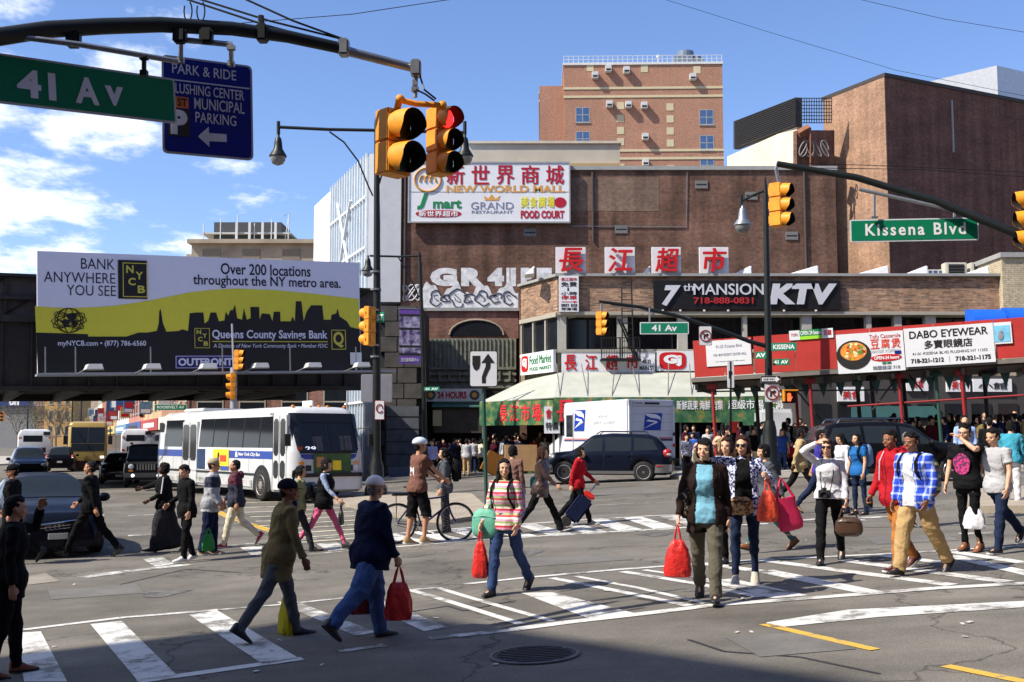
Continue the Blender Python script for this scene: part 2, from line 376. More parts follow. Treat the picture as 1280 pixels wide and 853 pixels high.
# near crosswalk
linepx('crosswalk_line', PAINT_W, [(20, 789), (150, 773), (272, 763)], wm=.13); linepx('crosswalk_line', PAINT_WORN, [(272, 763), (345, 757), (432, 748)], wm=.09)
linepx('crosswalk_line', PAINT_W, [(172, 853), (320, 832), (378, 824)], wm=.16); linepx('crosswalk_line', PAINT_WORN, [(424, 815), (482, 807)], wm=.12); linepx('crosswalk_line', PAINT_WORN, [(537, 799), (640, 788)], wm=.16)
linepx('crosswalk_line', PAINT_W, [(580, 731), (655, 723), (780, 712), (940, 701), (1110, 693), (1280, 683), (1400, 677)], wm=.13, up=.007)
linepx('crosswalk_line', PAINT_W, [(640, 788), (707, 779), (795, 769), (895, 757), (1070, 744), (1170, 736), (1280, 730), (1400, 725)], wm=.18, up=.007)
for q in (((20, 792), (51, 790), (84, 853), (30, 853)), ((113, 781), (152, 777), (221, 845), (172, 852)), ((236, 769), (272, 764), (374, 824), (328, 831))): quadpx('crosswalk_bar', PAINT_W, *q)
quadpx('crosswalk_bar', PAINT_W, (652, 742), (690, 741), (796, 768), (738, 775)); quadpx('crosswalk_bar', PAINT_WORN, (345, 753), (367, 751), (470, 791), (445, 796))
quadpx('crosswalk_bar', PAINT_WORN, (430, 744), (458, 742), (560, 785), (530, 790))
for pts, wm_ in (([(512, 738), (557, 751), (652, 781)], .10), ([(546, 735), (585, 747), (690, 777)], .09), ([(512, 738), (548, 735)], .09), ([(690, 723), (775, 740), (862, 758)], .12), ([(720, 721), (800, 736), (882, 755)], .09), ([(778, 715), (875, 731), (950, 747)], .13), ([(805, 713), (900, 727), (985, 742)], .09)):
    linepx('crosswalk_bar_edge', PAINT_W, pts, wm=wm_)
quadpx('crosswalk_bar', PAINT_W, (880, 727), (915, 724), (1010, 745), (966, 749))
for a, b, w_ in (((955, 701), (1190, 732), .2), ((955, 714), (1092, 742), .26), ((1055, 701), (1258, 728), .22), ((1188, 695), (1300, 721), .22), ((1105, 695), (1180, 704), .2), ((1190, 690), (1330, 712), .2), ((880, 705), (960, 716), .2)):
    linepx('crosswalk_bar', PAINT_W, [a, b], wm=w_)
quadpx('stop_line', PAINT_W, (958, 779), (1060, 763), (1280, 752), (1500, 742), (1500, 750), (1280, 760), (1100, 772), (965, 786))
linepx('lane_line', PAINT_Y, [(955, 781), (1094, 813)], wm=.11); linepx('lane_line', PAINT_Y, [(1182, 833), (1290, 855), (1420, 880)], wm=.11)
# far crosswalk
linepx('crosswalk_line', PAINT_W, [(496, 684), (601, 675), (735, 667), (835, 661), (960, 655)], wm=.16); linepx('crosswalk_line', PAINT_WORN, [(380, 694), (496, 684)], wm=.14)
linepx('crosswalk_line', PAINT_W, [(500, 667), (575, 661), (735, 650), (817, 645), (900, 642)], wm=.16); linepx('crosswalk_line', PAINT_WORN, [(103, 722), (157, 715), (235, 706)], wm=.3)
linepx('crosswalk_line', PAINT_WORN, [(235, 690), (300, 681), (400, 673), (500, 667)], wm=.14)
for x in range(470, 850, 44):
    t = (x - 470) / 380; yt = 669 - 26 * t; yb = 684 - 22 * t - 3
    quadpx('crosswalk_bar', PAINT_W if x % 3 else PAINT_WORN, (x, yt), (x + 24, yt - 1.5), (x + 74, yb - 2), (x + 44, yb))
for x, y in ((178, 699), (300, 685), (395, 680)): quadpx('crosswalk_bar', PAINT_WORN, (x, y), (x + 26, y - 2), (x + 40, y + 7), (x + 16, y + 10))
for q in (((285, 672), (262, 674)),): pass
for x, y in ((160, 670), (60, 695), (985, 651), (1040, 652), (1070, 648), (1200, 668), (160, 645), (205, 640)): linepx('lane_line', PAINT_WORN, [(x, y), (x + 42, y - 1.5)], wm=.28)
# painted hatching left of the median, double yellow curve
for i in range(11):
    y = 617 + i * 5.6; x0 = 282 + i * 7.5 - (i > 5) * 3; x1 = 438 + i * 1.0
    linepx('hatch_stripe', PAINT_HY, [(x0, y + 7), (x1, y)], wm=.20)
for o in (0, 5): linepx('lane_line', PAINT_Y, [(270 + o, 640), (285 + o, 648), (318 + o, 658), (345 + o, 668 - o * .3)], wm=.12, up=.009)
linepx('lane_line', PAINT_WORN, [(690, 634), (860, 627)], wm=.06)
sheet('median_island', pxy((412, 627), (470, 618), (590, 621), (606, 636), (598, 650), (560, 656), (470, 644)), TANC, .10, True)
sheet('median_island', pxy((1196, 628), (1225, 618), (1330, 612), (1400, 640), (1220, 642)), TANC, .13, True)
sheet('road_patch', pxy((25, 722), (57, 717), (74, 727), (25, 733)), mat('patch_tan', (.24, .21, .17), .9, var=.3), .006)
sheet('road_patch', pxy((610, 690), (655, 688), (660, 694), (612, 697)), mat('patch_dark', (.07, .068, .066), .9, var=.2), .006)
DKP = mat('patch_dark', 0); TAR = mat('tar_seal', (.03, .029, .028), .5, var=.3)
for q in (((640, 700), (760, 692), (790, 700), (664, 709)), ((60, 738), (170, 730), (180, 742), (64, 750)), ((905, 797), (1010, 790), (1070, 812), (950, 822)), ((700, 615), (800, 611), (812, 617), (706, 621)), ((1080, 672), (1180, 668), (1200, 676), (1096, 681))): sheet('road_patch', pxy(*q), worn('patch_blend', (.12, .113, .10), .3, .55, 1.5, (.17, .16, .14)), .005)
for L0 in ([(436, 760), (470, 772), (560, 758), (580, 764), (640, 752)], [(700, 612), (860, 606)], [(150, 731), (232, 712), (300, 716)], [(1000, 652), (1090, 660), (1280, 655)], [(640, 640), (780, 626)], [(860, 800), (905, 815), (1000, 822), (1100, 843)]): linepx('tar_seam', TAR, L0, wm=.035, up=.0045)
for px_, py_ in ((655, 692), (820, 668), (205, 742)):
    c_ = GP(px_, py_); sheet('oil_stain', [(c_.x + .28 * (1 + .3 * math.sin(3 * t)) * math.cos(t), c_.y + .4 * math.sin(t)) for t in [2 * math.pi * j / 14 for j in range(14)]], worn('oil', (.05, .048, .046), .4, .6, 4, (.16, .15, .135)), .0055)
# pavements
sheet('pavement', [(-6.0, 51.5), (-2, 52.6), (3, 53), (8.5, 53.3), (60, 53.5), (60, 150), (-6.4, 150)], CONC, .13, True)
sheet('pavement', [(5.4, 38.6), (6.0, 37.4), (16, 33.9), (60, 24), (60, 53.4), (9.8, 53.2), (8.8, 45), (6.6, 43)], CONC, .135, True)
sheet('pavement', [(-80, 12), (-24, 12), (-20, 32), (-37, 60), (-58, 160), (-90, 160)], CONC, .13, True)
lt = MB(); rl_ = random.Random(31)
for i in range(70):
    c_ = GP(rl_.uniform(20, 1270), rl_.choice((rl_.uniform(600, 640), rl_.uniform(640, 845)))); s1 = rl_.uniform(.012, .035); a_ = rl_.uniform(0, 3.1); z_ = G(c_.x, c_.y) + .012
    u_ = Vector((math.cos(a_), math.sin(a_), rl_.uniform(0, .3))) * s1; v_ = Vector((-math.sin(a_), math.cos(a_), 0)) * s1 * .7; q_ = Vector((c_.x, c_.y, z_)); lt.add([q_ - u_ - v_, q_ + u_ - v_, q_ + u_ + v_, q_ - u_ + v_], [(0, 1, 2, 3)])
tag(lt.build('litter', mat('litter_paper', (.45, .43, .40), .9, var=.5, scale=30)), 'scattered scraps of paper and gum on the road', 'litter', kind='stuff')
# iron lid
mh = GP(668, 820); ro = empty('manhole_cover', (mh.x, mh.y, G(mh.x, mh.y) + .004), 0, 'round iron manhole cover in the dark shadow at the bottom of the photo', 'manhole cover')
ro.rotation_euler = (math.atan(.006), -math.atan(.05), 0)
IRON = mat('cast_iron', (.05, .047, .045), .6, metal=.4, var=.3, scale=20)
MB().lathe([(.375, 0), (.375, .012), (.345, .014), (.345, .002)], 40, close=False).build('rim', mat('iron_worn', (.12, .115, .11), .6, metal=.3, var=.3), ro, smooth=30)
MB().lathe([(.335, .0), (.335, .010), (.01, .010)], 40).build('lid', IRON, ro)
sb_ = MB()
for i in range(-4, 5):
    h = math.sqrt(.315 ** 2 - (i * .07) ** 2); sb_.box(-h, h, i * .07 - .01, i * .07 + .01, .009, .016)
sb_.build('ridge', IRON, ro)
# ------------------------------------------------------------------ buildings
BR_MALL=brick('brick_mall',(.162,.072,.049),(.095,.044,.031),(.15,.105,.08),msize=.012,stain=.45)
BR_MAN=brick('brick_mansion',(.42,.24,.14),(.13,.075,.05),(.26,.21,.17),w=.42,h=.08,stain=.25)
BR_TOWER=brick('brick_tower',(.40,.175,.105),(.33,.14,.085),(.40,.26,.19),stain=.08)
BR_SUNLIT=brick('brick_sunlit_side',(.36,.20,.125),(.25,.13,.085),(.36,.26,.18),stain=.25)
BR_RED=brick('brick_red_old',(.26,.10,.075),(.18,.07,.05),(.22,.16,.13),stain=.4)
BR_YEL=brick('brick_yellow',(.52,.44,.30),(.44,.37,.25),(.30,.26,.2),w=.3,h=.1,stain=.12)
PLAST=mat('render_beige',(.46,.42,.34),.9,var=.12,scale=.8); STONE=mat('limestone',(.33,.28,.21),.9,var=.4,scale=.5,bump=.2,bscale=8)
DKGL=mat('window_dark',(.015,.018,.022),.08,var=.3,scale=1,spec=.6); SKYGL=mat('window_blue',(.05,.10,.22),.06,var=.4,scale=1.2,spec=.8,coat=.5)
COPE=mat('coping_grey',(.30,.30,.29),.7,var=.15); FRW=mat('frame_white',(.62,.62,.60),.6,var=.08); FRG=mat('frame_beige',(.36,.33,.27),.7,var=.1)
BLKM=mat('metal_black',(.012,.012,.013),.5,metal=.2,var=.2); STEEL=mat('steel_galv',(.32,.33,.34),.4,metal=.7,var=.2,scale=8); DSTEEL=mat('steel_dark',(.036,.032,.029),.6,metal=.2,var=.35,scale=2,bump=.2,bscale=12)
SWHITE=mat('sign_white',(.70,.71,.73),.5,var=.05,scale=1.5); RED=mat('sign_red',srgb(190,25,30),.5,var=.06); BLK=mat('black_print',0); WPR=mat('white_print',0)
CAPG=mat('membrane_grey',(.10,.10,.10),.9,var=.2)
def xw(px,Y,py=450): return P(px,py,Y).x
def zw(py,Y): return P(640,py,Y).z
def window(par,m,x0,x1,z0,z1,y,fr=FRW,nx=2,nz=2,t=.07,dep=.10,sill=True):
    """framed window let into the wall whose front is at local y"""
    f=MB(); f.box(x0,x1,y-.03,y+.0,z0,z0+t).box(x0,x1,y-.03,y,z1-t,z1).box(x0,x0+t,y-.03,y,z0+t,z1-t).box(x1-t,x1,y-.03,y,z0+t,z1-t)
    for i in range(1,nx): xx=x0+(x1-x0)*i/nx; f.box(xx-t/2,xx+t/2,y-.024,y,z0+t,z1-t)
    for i in range(1,nz): zz=z0+(z1-z0)*i/nz; f.box(x0+t,x1-t,y-.022,y,zz-t/2,zz+t/2)
    o=f.build('window',fr,par)
    box('pane',m,x0+t/2,x1-t/2,y-.012,y+.05,z0+t/2,z1-t/2,o)
    if sill: box('sill',COPE,x0-.08,x1+.08,y-.12,y+.02,z0-.12,z0-.003,o)
    return o
GB=-1.5
# --- brick mall with the roof sign
Y0=62.0; mx0,mx1=xw(500,Y0),xw(1050,Y0); mz=zw(213,Y0)
mall=empty('brick_building',(mx0,Y0,0),0,'long dark brown brick shopping building behind the mall sign and rooftop characters','building')
W_=mx1-mx0; box('wall',BR_MALL,0,W_,.0,24,GB,mz,mall); box('coping',COPE,-.1,W_+.1,-.12,.3,mz,mz+.22,mall)
box('repaired_brick',brick('brick_patch',(.205,.125,.09),(.15,.092,.068),(.18,.14,.11),stain=.3),xw(712,Y0)-mx0,xw(826,Y0)-mx0,-.012,.05,zw(264,Y0),zw(222,Y0),mall)
box('wall_panel',mat('concrete_pale',(.50,.51,.53),.8,var=.08),xw(474,Y0)-mx0,-.003,-.15,6,zw(378,Y0),zw(196,Y0),mall)
box('wall_panel',mat('panel_white',(.74,.75,.76),.7,var=.05),xw(459,Y0)-mx0,xw(473.6,Y0)-mx0,-.10,6,zw(378,Y0),zw(193,Y0),mall)
led=box('ledge',COPE,0,xw(650,Y0)-mx0,-.5,.02,zw(390,Y0),zw(386,Y0),mall)
low=box('lower_wall',BR_RED,xw(530,Y0)-mx0,xw(648,Y0)-mx0,-.35,.05,zw(424,Y0),zw(390,Y0)-.002,mall)
ar=MB(); cx=xw(596,Y0)-mx0; zb=zw(421,Y0)
pts=[(cx+1.5*math.cos(R(a)),zb+.85*math.sin(R(a))) for a in range(0,181,15)]
ar.poly(pts,-.42,-.30).build('arch_opening',DKGL,mall)
MB().tube([(p[0]*1.0,-.44,p[1]+.05) for p in pts],.05,6).build('arch_moulding',STONE,mall)
RUST=mat('corrugated_rust',(.20,.21,.16),.8,var=.5,scale=2.2,bump=.3)
cor=MB(); xa,xb=xw(530,Y0)-mx0,xw(644,Y0)-mx0
z1_,z0_=zw(424,Y0),zw(488,Y0); n_=22
cor.box(xa,xb,-.45,-.36,z0_,z1_)
fac=cor.build('shutter_front',RUST,mall)
for i in range(n_+1): xx=xa+(xb-xa)*i/n_; box('rib',RUST,xx-.045,xx+.045,-.54,-.452,zw(462,Y0)+.01,z1_-.02,fac)
for i,py in enumerate((463,470,478,486)): box('moulding',RUST,xa-.05,xb+.05,-.62+.03*i,-.45,zw(py,Y0),zw(py,Y0)+.14,fac)
for i in range(9): xx=xa+.3+i*.55; box('bracket',RUST,xx,xx+.1,-.66,-.45,zw(477,Y0),zw(465,Y0),fac)
# graffiti on the mall wall
gw=mat('graffiti_white',(.62,.62,.63),.7,var=.45,scale=2.6); gx=lambda p: xw(p,Y0)-mx0; gz=lambda p: zw(p,Y0)
for ch,a,b in (('G',537,571),('R',576,605),('4',609,630),('I',638,645),('I',633,637),('P',651,668),('F',671,690)):
    text(ch,gw,mall,gx(a),gx(b),gz(358),gz(335),-.006,.09,.003,name='graffiti_letter')
rnd=random.Random(3)
gb=MB(); pts=[]
for i in range(60):
    t=i/59; pts.append((gx(528)+(gx(648)-gx(528))*t,gz(361)+.35*math.sin(t*23)+.15*math.sin(t*57)))
pts +=[(gx(648),gz(385.5)),(gx(528),gz(385.5))]
gbo=gb.poly(pts,-.018,-.002).build('graffiti_ground',gw,mall)
gk=mat('graffiti_line',(.07,.07,.09),.7)
for cx_,w2,seed in ((545,10,1),(557,9,2),(572,12,3),(586,11,4),(603,10,5),(620,11,6),(636,9,7)):
    r2=random.Random(seed); c=gx(cx_); rr=w2*Y0/FPX*(.85 if seed %2 else .62)
    pts=[(c+rr*(1+.28*math.sin(3*a+seed*2))*math.cos(a),-.022,gz(373)+rr*.95*(1+.25*math.cos(2*a+seed*3))*math.sin(a)) for a in [2*math.pi*j/18 for j in range(17)]]
    MB().tube(pts,.045,4,close=False).build('graffiti_loop',gk,gbo)
    MB().tube([(c+rr*.4*math.cos(a*1.4+seed),-.022,gz(373)+rr*.5*math.sin(a+seed)) for a in [.6*j for j in range(9)]],.022,4).build('graffiti_squiggle',gk,gbo)
for (a,b,c,d) in ((503,524,356,376),):
    q=MB(); q.tube([(gx(a)+(gx(b)-gx(a))*(.5+.5*math.cos(t*1.1)),-.02,gz((c+d)/2)+.45*math.sin(t*1.7+.4)) for t in [.35*j for j in range(40)]],.035,4).build('graffiti_tag',gw,mall)
for px,p0_,p1_ in ((1010,216,340),(742,216,302),(505,216,378)): MB().tube([(gx(px),-.09,gz(p0_)),(gx(px),-.09,gz(p1_))],.055,6).build('drainpipe',mat('pipe_brown',(.07,.055,.05),.7),mall)
for px,py in ((872,236),(935,250),(985,300),(655,296),(770,292)): f_=box('vent',mat('vent_grey',(.16,.155,.15),.7),gx(px),gx(px)+.7,-.06,.0,gz(py),gz(py)+.45,mall); box('vent_slot',DARK,gx(px)+.06,gx(px)+.64,-.066,-.061,gz(py)+.18,gz(py)+.26,f_)
MB().tube([(gx(715),-.05,gz(283)),(gx(860),-.05,gz(284)),(gx(862),-.05,gz(216))],.025,5).build('conduit',STEEL,mall)
# roof sign of the mall
s=empty('mall_sign',(xw(510,61.6),61.6,zw(277,61.6)),0,'wide white mall sign with red and gold lettering on the dark brick wall','sign')
SW,SH=xw(712,61.6)-xw(510,61.6),zw(204,61.6)-zw(277,61.6)
box('panel',SWHITE,0,SW,0,.2,0,SH,s); fr=MB()
for a in ((0,SW,-.05,.22,-.08,-.001),(0,SW,-.05,.22,SH+.001,SH+.08),(-.08,-.001,-.05,.22,-.08,SH+.08),(SW+.001,SW+.08,-.05,.22,-.08,SH+.08)): fr.box(*a)
fr.build('frame',mat('sign_frame',(.35,.35,.36),.5),s); box('joint',COPE,0,SW,-.012,0,SH*.5,SH*.5+.03,s)
U=lambda px:(px-510)/202*SW; Vv=lambda py:(277-py)/73*SH
crim=mat('crimson',srgb(170,20,45),.5); gold=mat('gold_print',srgb(205,150,75),.5); grn=mat('green_print',srgb(10,125,70),.5); grey=mat('grey_print',srgb(120,125,150),.5); yel=mat('yellow_print',srgb(225,215,60),.5)
for i,ch in enumerate('新世界商城'): text(ch,crim,s,U(557+i*31.5),U(580+i*31.5),Vv(231),Vv(207),-.01,.035,.01)
text('NEW WORLD MALL',gold,s,U(557),U(707),Vv(241),Vv(232),-.01,.03,.01)
cxx,czz=U(533),Vv(225)
MB().tube([(cxx+.72*math.cos(t),-.02,czz+.66*math.sin(t)) for t in [2*math.pi*j/28 for j in range(29)]],.06,5,close=False).build('logo_ring',gold,s)
for k in (-.28,0,.28): MB().tube([(cxx+k+.16*math.cos(t),-.02,czz-.1+.32*math.sin(t)) for t in [math.pi*j/8 for j in range(9)]],.05,5).build('logo_wave',gold,s)
text('J',grn,s,U(520),U(534),Vv(262),Vv(242),-.01,.07,.01,.3); text('mart',grn,s,U(540),U(576),Vv(261),Vv(250),-.01,.03,.01)
pp=[]
for j in range(24): a=2*math.pi*j/24; pp.append((U(547)+(U(576)-U(518))/2*math.copysign(abs(math.cos(a))**.6,math.cos(a)),Vv(267.5)+(Vv(263)-Vv(272))/2*math.sin(a)))
MB().poly(pp,-.015,.0).build('badge',crim,s); text('新世界超市',WPR,s,U(522),U(572),Vv(271),Vv(264),-.02,.04,.005)
text('GRAND',grey,s,U(588),U(642),Vv(262),Vv(253),-.01,.0,.008); text('RESTAURANT',grey,s,U(589),U(641),Vv(267),Vv(263.5),-.01,.0,.008)
MB().poly([(U(606),Vv(251)),(U(623),Vv(251)),(U(625),Vv(245)),(U(619),Vv(248.5)),(U(614.5),Vv(243)),(U(610),Vv(248.5)),(U(604),Vv(245))],-.015,0).build('crown',gold,s)
for i,ch in enumerate('美食廣場'): text(ch,yel,s,U(651+i*11),U(661+i*11),Vv(260),Vv(246),-.01,.05,.01)
pp=[(U(701)+.3*math.cos(2*math.pi*j/16)*1.15,Vv(253.5)+.3*math.sin(2*math.pi*j/16)) for j in range(16)]
MB().poly(pp,-.015,0).build('logo_disc',crim,s); text('FOOD COURT',crim,s,U(651),U(706),Vv(273.5),Vv(263.5),-.01,.045,.01)
# --- beige penthouse behind the mall sign
Yb=70.; pb=empty('beige_building',(xw(585,Yb),Yb,0),0,'plain beige rendered block rising behind the mall sign','building'); Wp=xw(777,Yb)-xw(585,Yb)
box('wall',PLAST,0,Wp,0,9,GB,zw(180,Yb),pb); box('coping',mat('beige_coping',(.52,.47,.38),.8),-.1,Wp+.1,-.15,9.1,zw(180,Yb)+.001,zw(177,Yb),pb); box('soffit',mat('soffit_tan',(.42,.30,.14),.9),0,Wp,-.35,-.002,zw(212,Yb),zw(206,Yb),pb)
# --- glazed annex with white diagonal bracing
a=P(459,193,62.4); b=P(393,258,76); dd=Vector((a.x-b.x,a.y-b.y)); ga=empty('glass_building',(b.x,b.y,0),math.atan2(dd.y,dd.x),'white and glass annex with diagonal white bracing behind the billboard','building')
L_=dd.length; zt=P(393,258,76).z; zt2=a.z
gw_=mat('annex_white',(.80,.80,.78),.6,var=.05); gg=mat('annex_glass',(.36,.46,.58),.2,var=.25,scale=.8,spec=.8,coat=.6)
wl=L_*.36
box('wall',gw_,0,wl,0,8,GB,zt,ga); gl=box('glass_wall',gg,wl+.003,L_,.05,8,GB,zt+.2,ga)
for i in range(15): x=wl+.05+i*(L_-wl-.1)/14; box('mullion',gw_,x-.035,x+.035,-.06,.046,GB,zt+.2,gl)
for k in range(7): z=1+k*2.9; box('transom',gw_,wl,L_,-.10,-.062,z,z+.12,gl) if z<zt else None
for (x0,z0,x1,z1) in ((wl,12,wl+4,4.5),(wl,8,wl+6,16),(wl+2.5,16.5,L_,7),(wl+1,2,L_-1,12)):
    d=Vector((x1-x0,0,z1-z0)); MB().tube([(x0,-.14,z0),(x1,-.14,z1)],.09,6).build('brace',gw_,gl)
# --- hotel tower
Yt=140.; tx0,tx1=xw(706,Yt),xw(908,Yt); tw=empty('brick_tower',(tx0,Yt,0),R(-1.5),'tall orange brick tower with cream bands and protruding air conditioners','building')
TW_=tx1-tx0; tz=zw(82,Yt); tq=lambda px: xw(px,Yt)-tx0; tzz=lambda py: zw(py,Yt)
cream=mat('cream_band',(.55,.47,.30),.8,var=.06)
box('wall',BR_TOWER,0,TW_,0,22,GB,tz,tw)
sd=box('side_wing',BR_TOWER,-3.1,-.003,1.5,20,GB,tz-2.2,tw)
for py in (111,121.5,189,199): box('band',cream,-.05,TW_+.05,-.08,.0,tzz(py)-.15,tzz(py)+.15,tw)
for zz in (tzz(111),tzz(121.5)): box('band',cream,-3.2,-3.1,1.5,20,zz-.15,zz+.15,tw)
box('coping',mat('pale_coping',(.6,.6,.58),.7),-.1,TW_+.1,-.15,22.1,tz,tz+.3,tw)
for px,pys in ((730,(144,174)),(887,(148,180,208))):
    for py in pys: window(tw,SKYGL,tq(px-9),tq(px+9),tzz(py+9.5),tzz(py-9.5),0,COPE,2,2,.1)
for py,px in ((144,-1),):
    o=MB().box(-3.13,-3.09,8,10,tzz(164),tzz(150)).build('window',SKYGL,tw)
for px,py in ((746,96),(763,88),(786,90),(870,99),(764,132),(788,133),(808,134),(809,173),(809,205)):
    o=box('air_conditioner',mat('ac_white',(.55,.55,.54),.6),tq(px-4),tq(px+4),-.75,0,tzz(py+4),tzz(py-4),tw,bevel=.03); box('ac_grille',DARK,tq(px-3),tq(px+3),-.76,-.7,tzz(py+3),tzz(py+.5),o)
for px,pys in ((778,(133,149,164,178,210)),(841,(135,150,165,180,212)),(740,(85,)),(809,(87,)),(876,(89,))):
    for py in pys: box('cream_panel',cream,tq(px-4.5),tq(px+4.5),-.04,0,tzz(py+4.5),tzz(py-4.5),tw)
rl=MB();
for i in range(33): x=TW_*i/32; rl.box(x-.03,x+.03,.2,.26,tz+.3,tz+1.3)
for z in (.8,1.25): rl.box(0,TW_,.2,.25,tz+z,tz+z+.05)
rl.build('roof_railing',FRW,tw)
eq=MB().box(tq(850),tq(872),2,5,tz+.3,tz+1.9).box(tq(874),tq(888),2,5,tz+.3,tz+1.4).lathe([(1.1,0),(1.1,.9),(.7,1.0)],16,(tq(866),3.5,tz+1.9)).lathe([(.7,0),(.7,.7)],14,(tq(881),3.5,tz+1.4)); eq.build('rooftop_unit',mat('unit_grey',(.16,.20,.26),.6,metal=.3),tw)
MB().tube([(tq(830),3,tz+.3),(tq(830),3,tz+2.0)],.05,5).ell((tq(830),3,tz+2.1),(.25,.1,.25)).build('dish',FRW,tw)
# --- tall brown block at the right with a lit left side
Yr=74.; cxr=xw(1116,Yr); rt=empty('tall_brick_building',(cxr,Yr,0),R(26.5),'tall windowless brown brick block at the right edge with a sunlit left side','building')
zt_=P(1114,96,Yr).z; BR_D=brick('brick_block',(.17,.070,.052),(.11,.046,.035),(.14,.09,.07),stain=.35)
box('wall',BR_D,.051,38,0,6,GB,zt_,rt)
box('side_wall',BR_SUNLIT,-.02,.05,.0,5.98,GB,zt_-.003,rt)  # paler copy of the block's brick, sunlight put into the flank's colour
box('coping',mat('cope_dark',(.05,.04,.038),.8),-.05,38,-.1,6.1,zt_,zt_+.25,rt)
box('pipe',mat('pipe_grey',(.3,.3,.3),.6),6.2,6.3,-.1,0,zt_-4.5,zt_-.8,rt)
wb_=P(1246,82,100); ob=empty('white_rooftop',(wb_.x,100,0),R(28),'pale blue white rooftop block peeking above the brown brick block','building'); box('wall',mat('pale_blue_wall',(.62,.67,.74),.7),0,14,0,10,GB,wb_.z,ob)
lw=P(1208,100,108); MB().add([(0,0,0),(0,10,0),(0,10,wb_.z),(0,0,wb_.z),(-8.5,6,wb_.z-2.2),(-8.5,6,0)],[(0,3,4,5)]).build('side_wall',mat('pale_wall',(.66,.67,.68),.7),ob)
# --- dark louvred plant room with a stone flank
Yl=76.; lv=empty('louvred_building',(0,Yl,0),0,'cream stone wall under a slanted black louvred screen beside the brown block','building')
def lp(px,py,Y): q=P(px,py,Y); return (q.x,q.y-Yl,q.z)
B0=lp(996,122,Yl); T=lambda px,Y,pyt,pyb: None
def leaf(nm,m,pl,pr,thick=.4):
    """wall leaf between two photo columns (px,Y,py_top,py_bottom) left and right"""
    a0,a1=lp(pl[0],pl[2],pl[1]),lp(pl[0],pl[3],pl[1]); b0,b1=lp(pr[0],pr[2],pr[1]),lp(pr[0],pr[3],pr[1])
    d=Vector((b0[0]-a0[0],b0[1]-a0[1],0)).normalized(); n=Vector((-d.y,d.x,0))*thick
    V_=Vector; f=[V_(a1),V_(b1),V_(b0),V_(a0)]; return MB().add(f+[q+n for q in f],[(0,1,2,3),(4,7,6,5),(0,4,5,1),(1,5,6,2),(2,6,7,3),(3,7,4,0)]).build(nm,m,lv),V_(a0),V_(b0),V_(a1),V_(b1)
leaf('stone_wall',mat('cream_stone',(.62,.56,.44),.85,var=.18,scale=.6),(909,88,196,330),(996,Yl,157,330))
scr,a0,b0,a1,b1=leaf('louvre_screen',DSTEEL,(918,87.5,152,187),(996,75.8,122,158))
for i in range(14):
    t=(i+.5)/14; p0=a0.lerp(a1,t); p1=b0.lerp(b1,t); off=Vector((-.08,-.1,0)); MB().tube([p0+off,p1+off],.06,4).build('slat',mat('slat_black',(.025,.025,.027),.4),scr)
leaf('brick_wall',BR_MALL,(996,75.7,163,330),(1043,77,163,330))
g2=MB()
for i in range(15): px=996+i*3.1; g2.tube([lp(px,123,76.5),lp(px,154,76.5)],.03,4)
for i in range(8): py=123+i*4.4; g2.tube([lp(996,py,76.5),lp(1040,py,76.5)],.03,4)
g2.build('grid_screen',BLKM,lv)
for sd_ in range(4):
    q=MB(); q.tube([lp(1004+9*sd_+5*math.cos(t*1.3),186+10*math.sin(t*1.1+sd_),75.5) for t in [.4*j for j in range(18)]],.05,4); q.build('graffiti_tag',mat('graffiti_grey',(.17,.16,.16),.7),lv)
MB().tube([lp(998,168,75.5),lp(1012,160,75.4)],.3,4).tube([lp(1013,160,75.3),lp(1013,214,75.3)],.06,5).build('rusty_beam',mat('rust',(.22,.09,.05),.9,var=.3),lv)
# --- two storey corner block with the long black sign
Ym=54.; mx=xw(697,Ym); xe=xw(1258,Ym); MZ=zw(346,Ym)
mn=empty('corner_building',(mx,Ym,0),0,'two storey corner block with patchy tan brick, dark window band and rooftop characters','building')
W2=xe-mx; X_=lambda px: xw(px,Ym)-mx; Z_=lambda py: zw(py,Ym)
box('brick_band',BR_MAN,0,W2,0,1.5,Z_(390),MZ-.001,mn); box('coping',COPE,-.05,W2+.05,-.22,8,MZ,MZ+.13,mn)
box('lintel',FRG,0,W2,-.12,1.4,Z_(394),Z_(390)-.002,mn)
box('recess_wall',mat('recess_dark',(.03,.03,.03),.8),0,W2,1.2,1.4,Z_(441),Z_(394)-.002,mn); box('rear_block',BR_MALL,.3,W2-.3,1.6,7.9,GB,MZ-.3,mn)
for i in range(18): x0=.4+i*W2/18; box('window',DKGL,x0,x0+W2/18-.12,1.12,1.19,Z_(438),Z_(396),mn)
for px0,px1 in ((697,708),(772,785),(848,860),(930,935),(1004,1016),(1085,1091),(1120,1129),(1159,1172),(1246,1257)): box('column',mat('column_pale',(.40,.38,.34),.8,var=.12),X_(px0),X_(px1),.05,.5,Z_(441),Z_(394)-.003,mn)
box('sill_band',FRG,0,W2,-.1,1.3,Z_(441),Z_(437),mn); box('fascia',mat('fascia_tan',(.22,.19,.12),.8,var=.2),0,W2,0,1.4,Z_(474),Z_(441)-.002,mn)
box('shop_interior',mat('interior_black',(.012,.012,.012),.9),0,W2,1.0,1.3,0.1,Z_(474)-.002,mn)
# chamfered left end
cl=P(651,360,57.6); cmf=empty('chamfer',(cl.x-mx,cl.y-Ym,0),math.atan2(Ym-cl.y,mx-cl.x)); cmf.parent=mn; CL=math.hypot(mx-cl.x,Ym-cl.y)
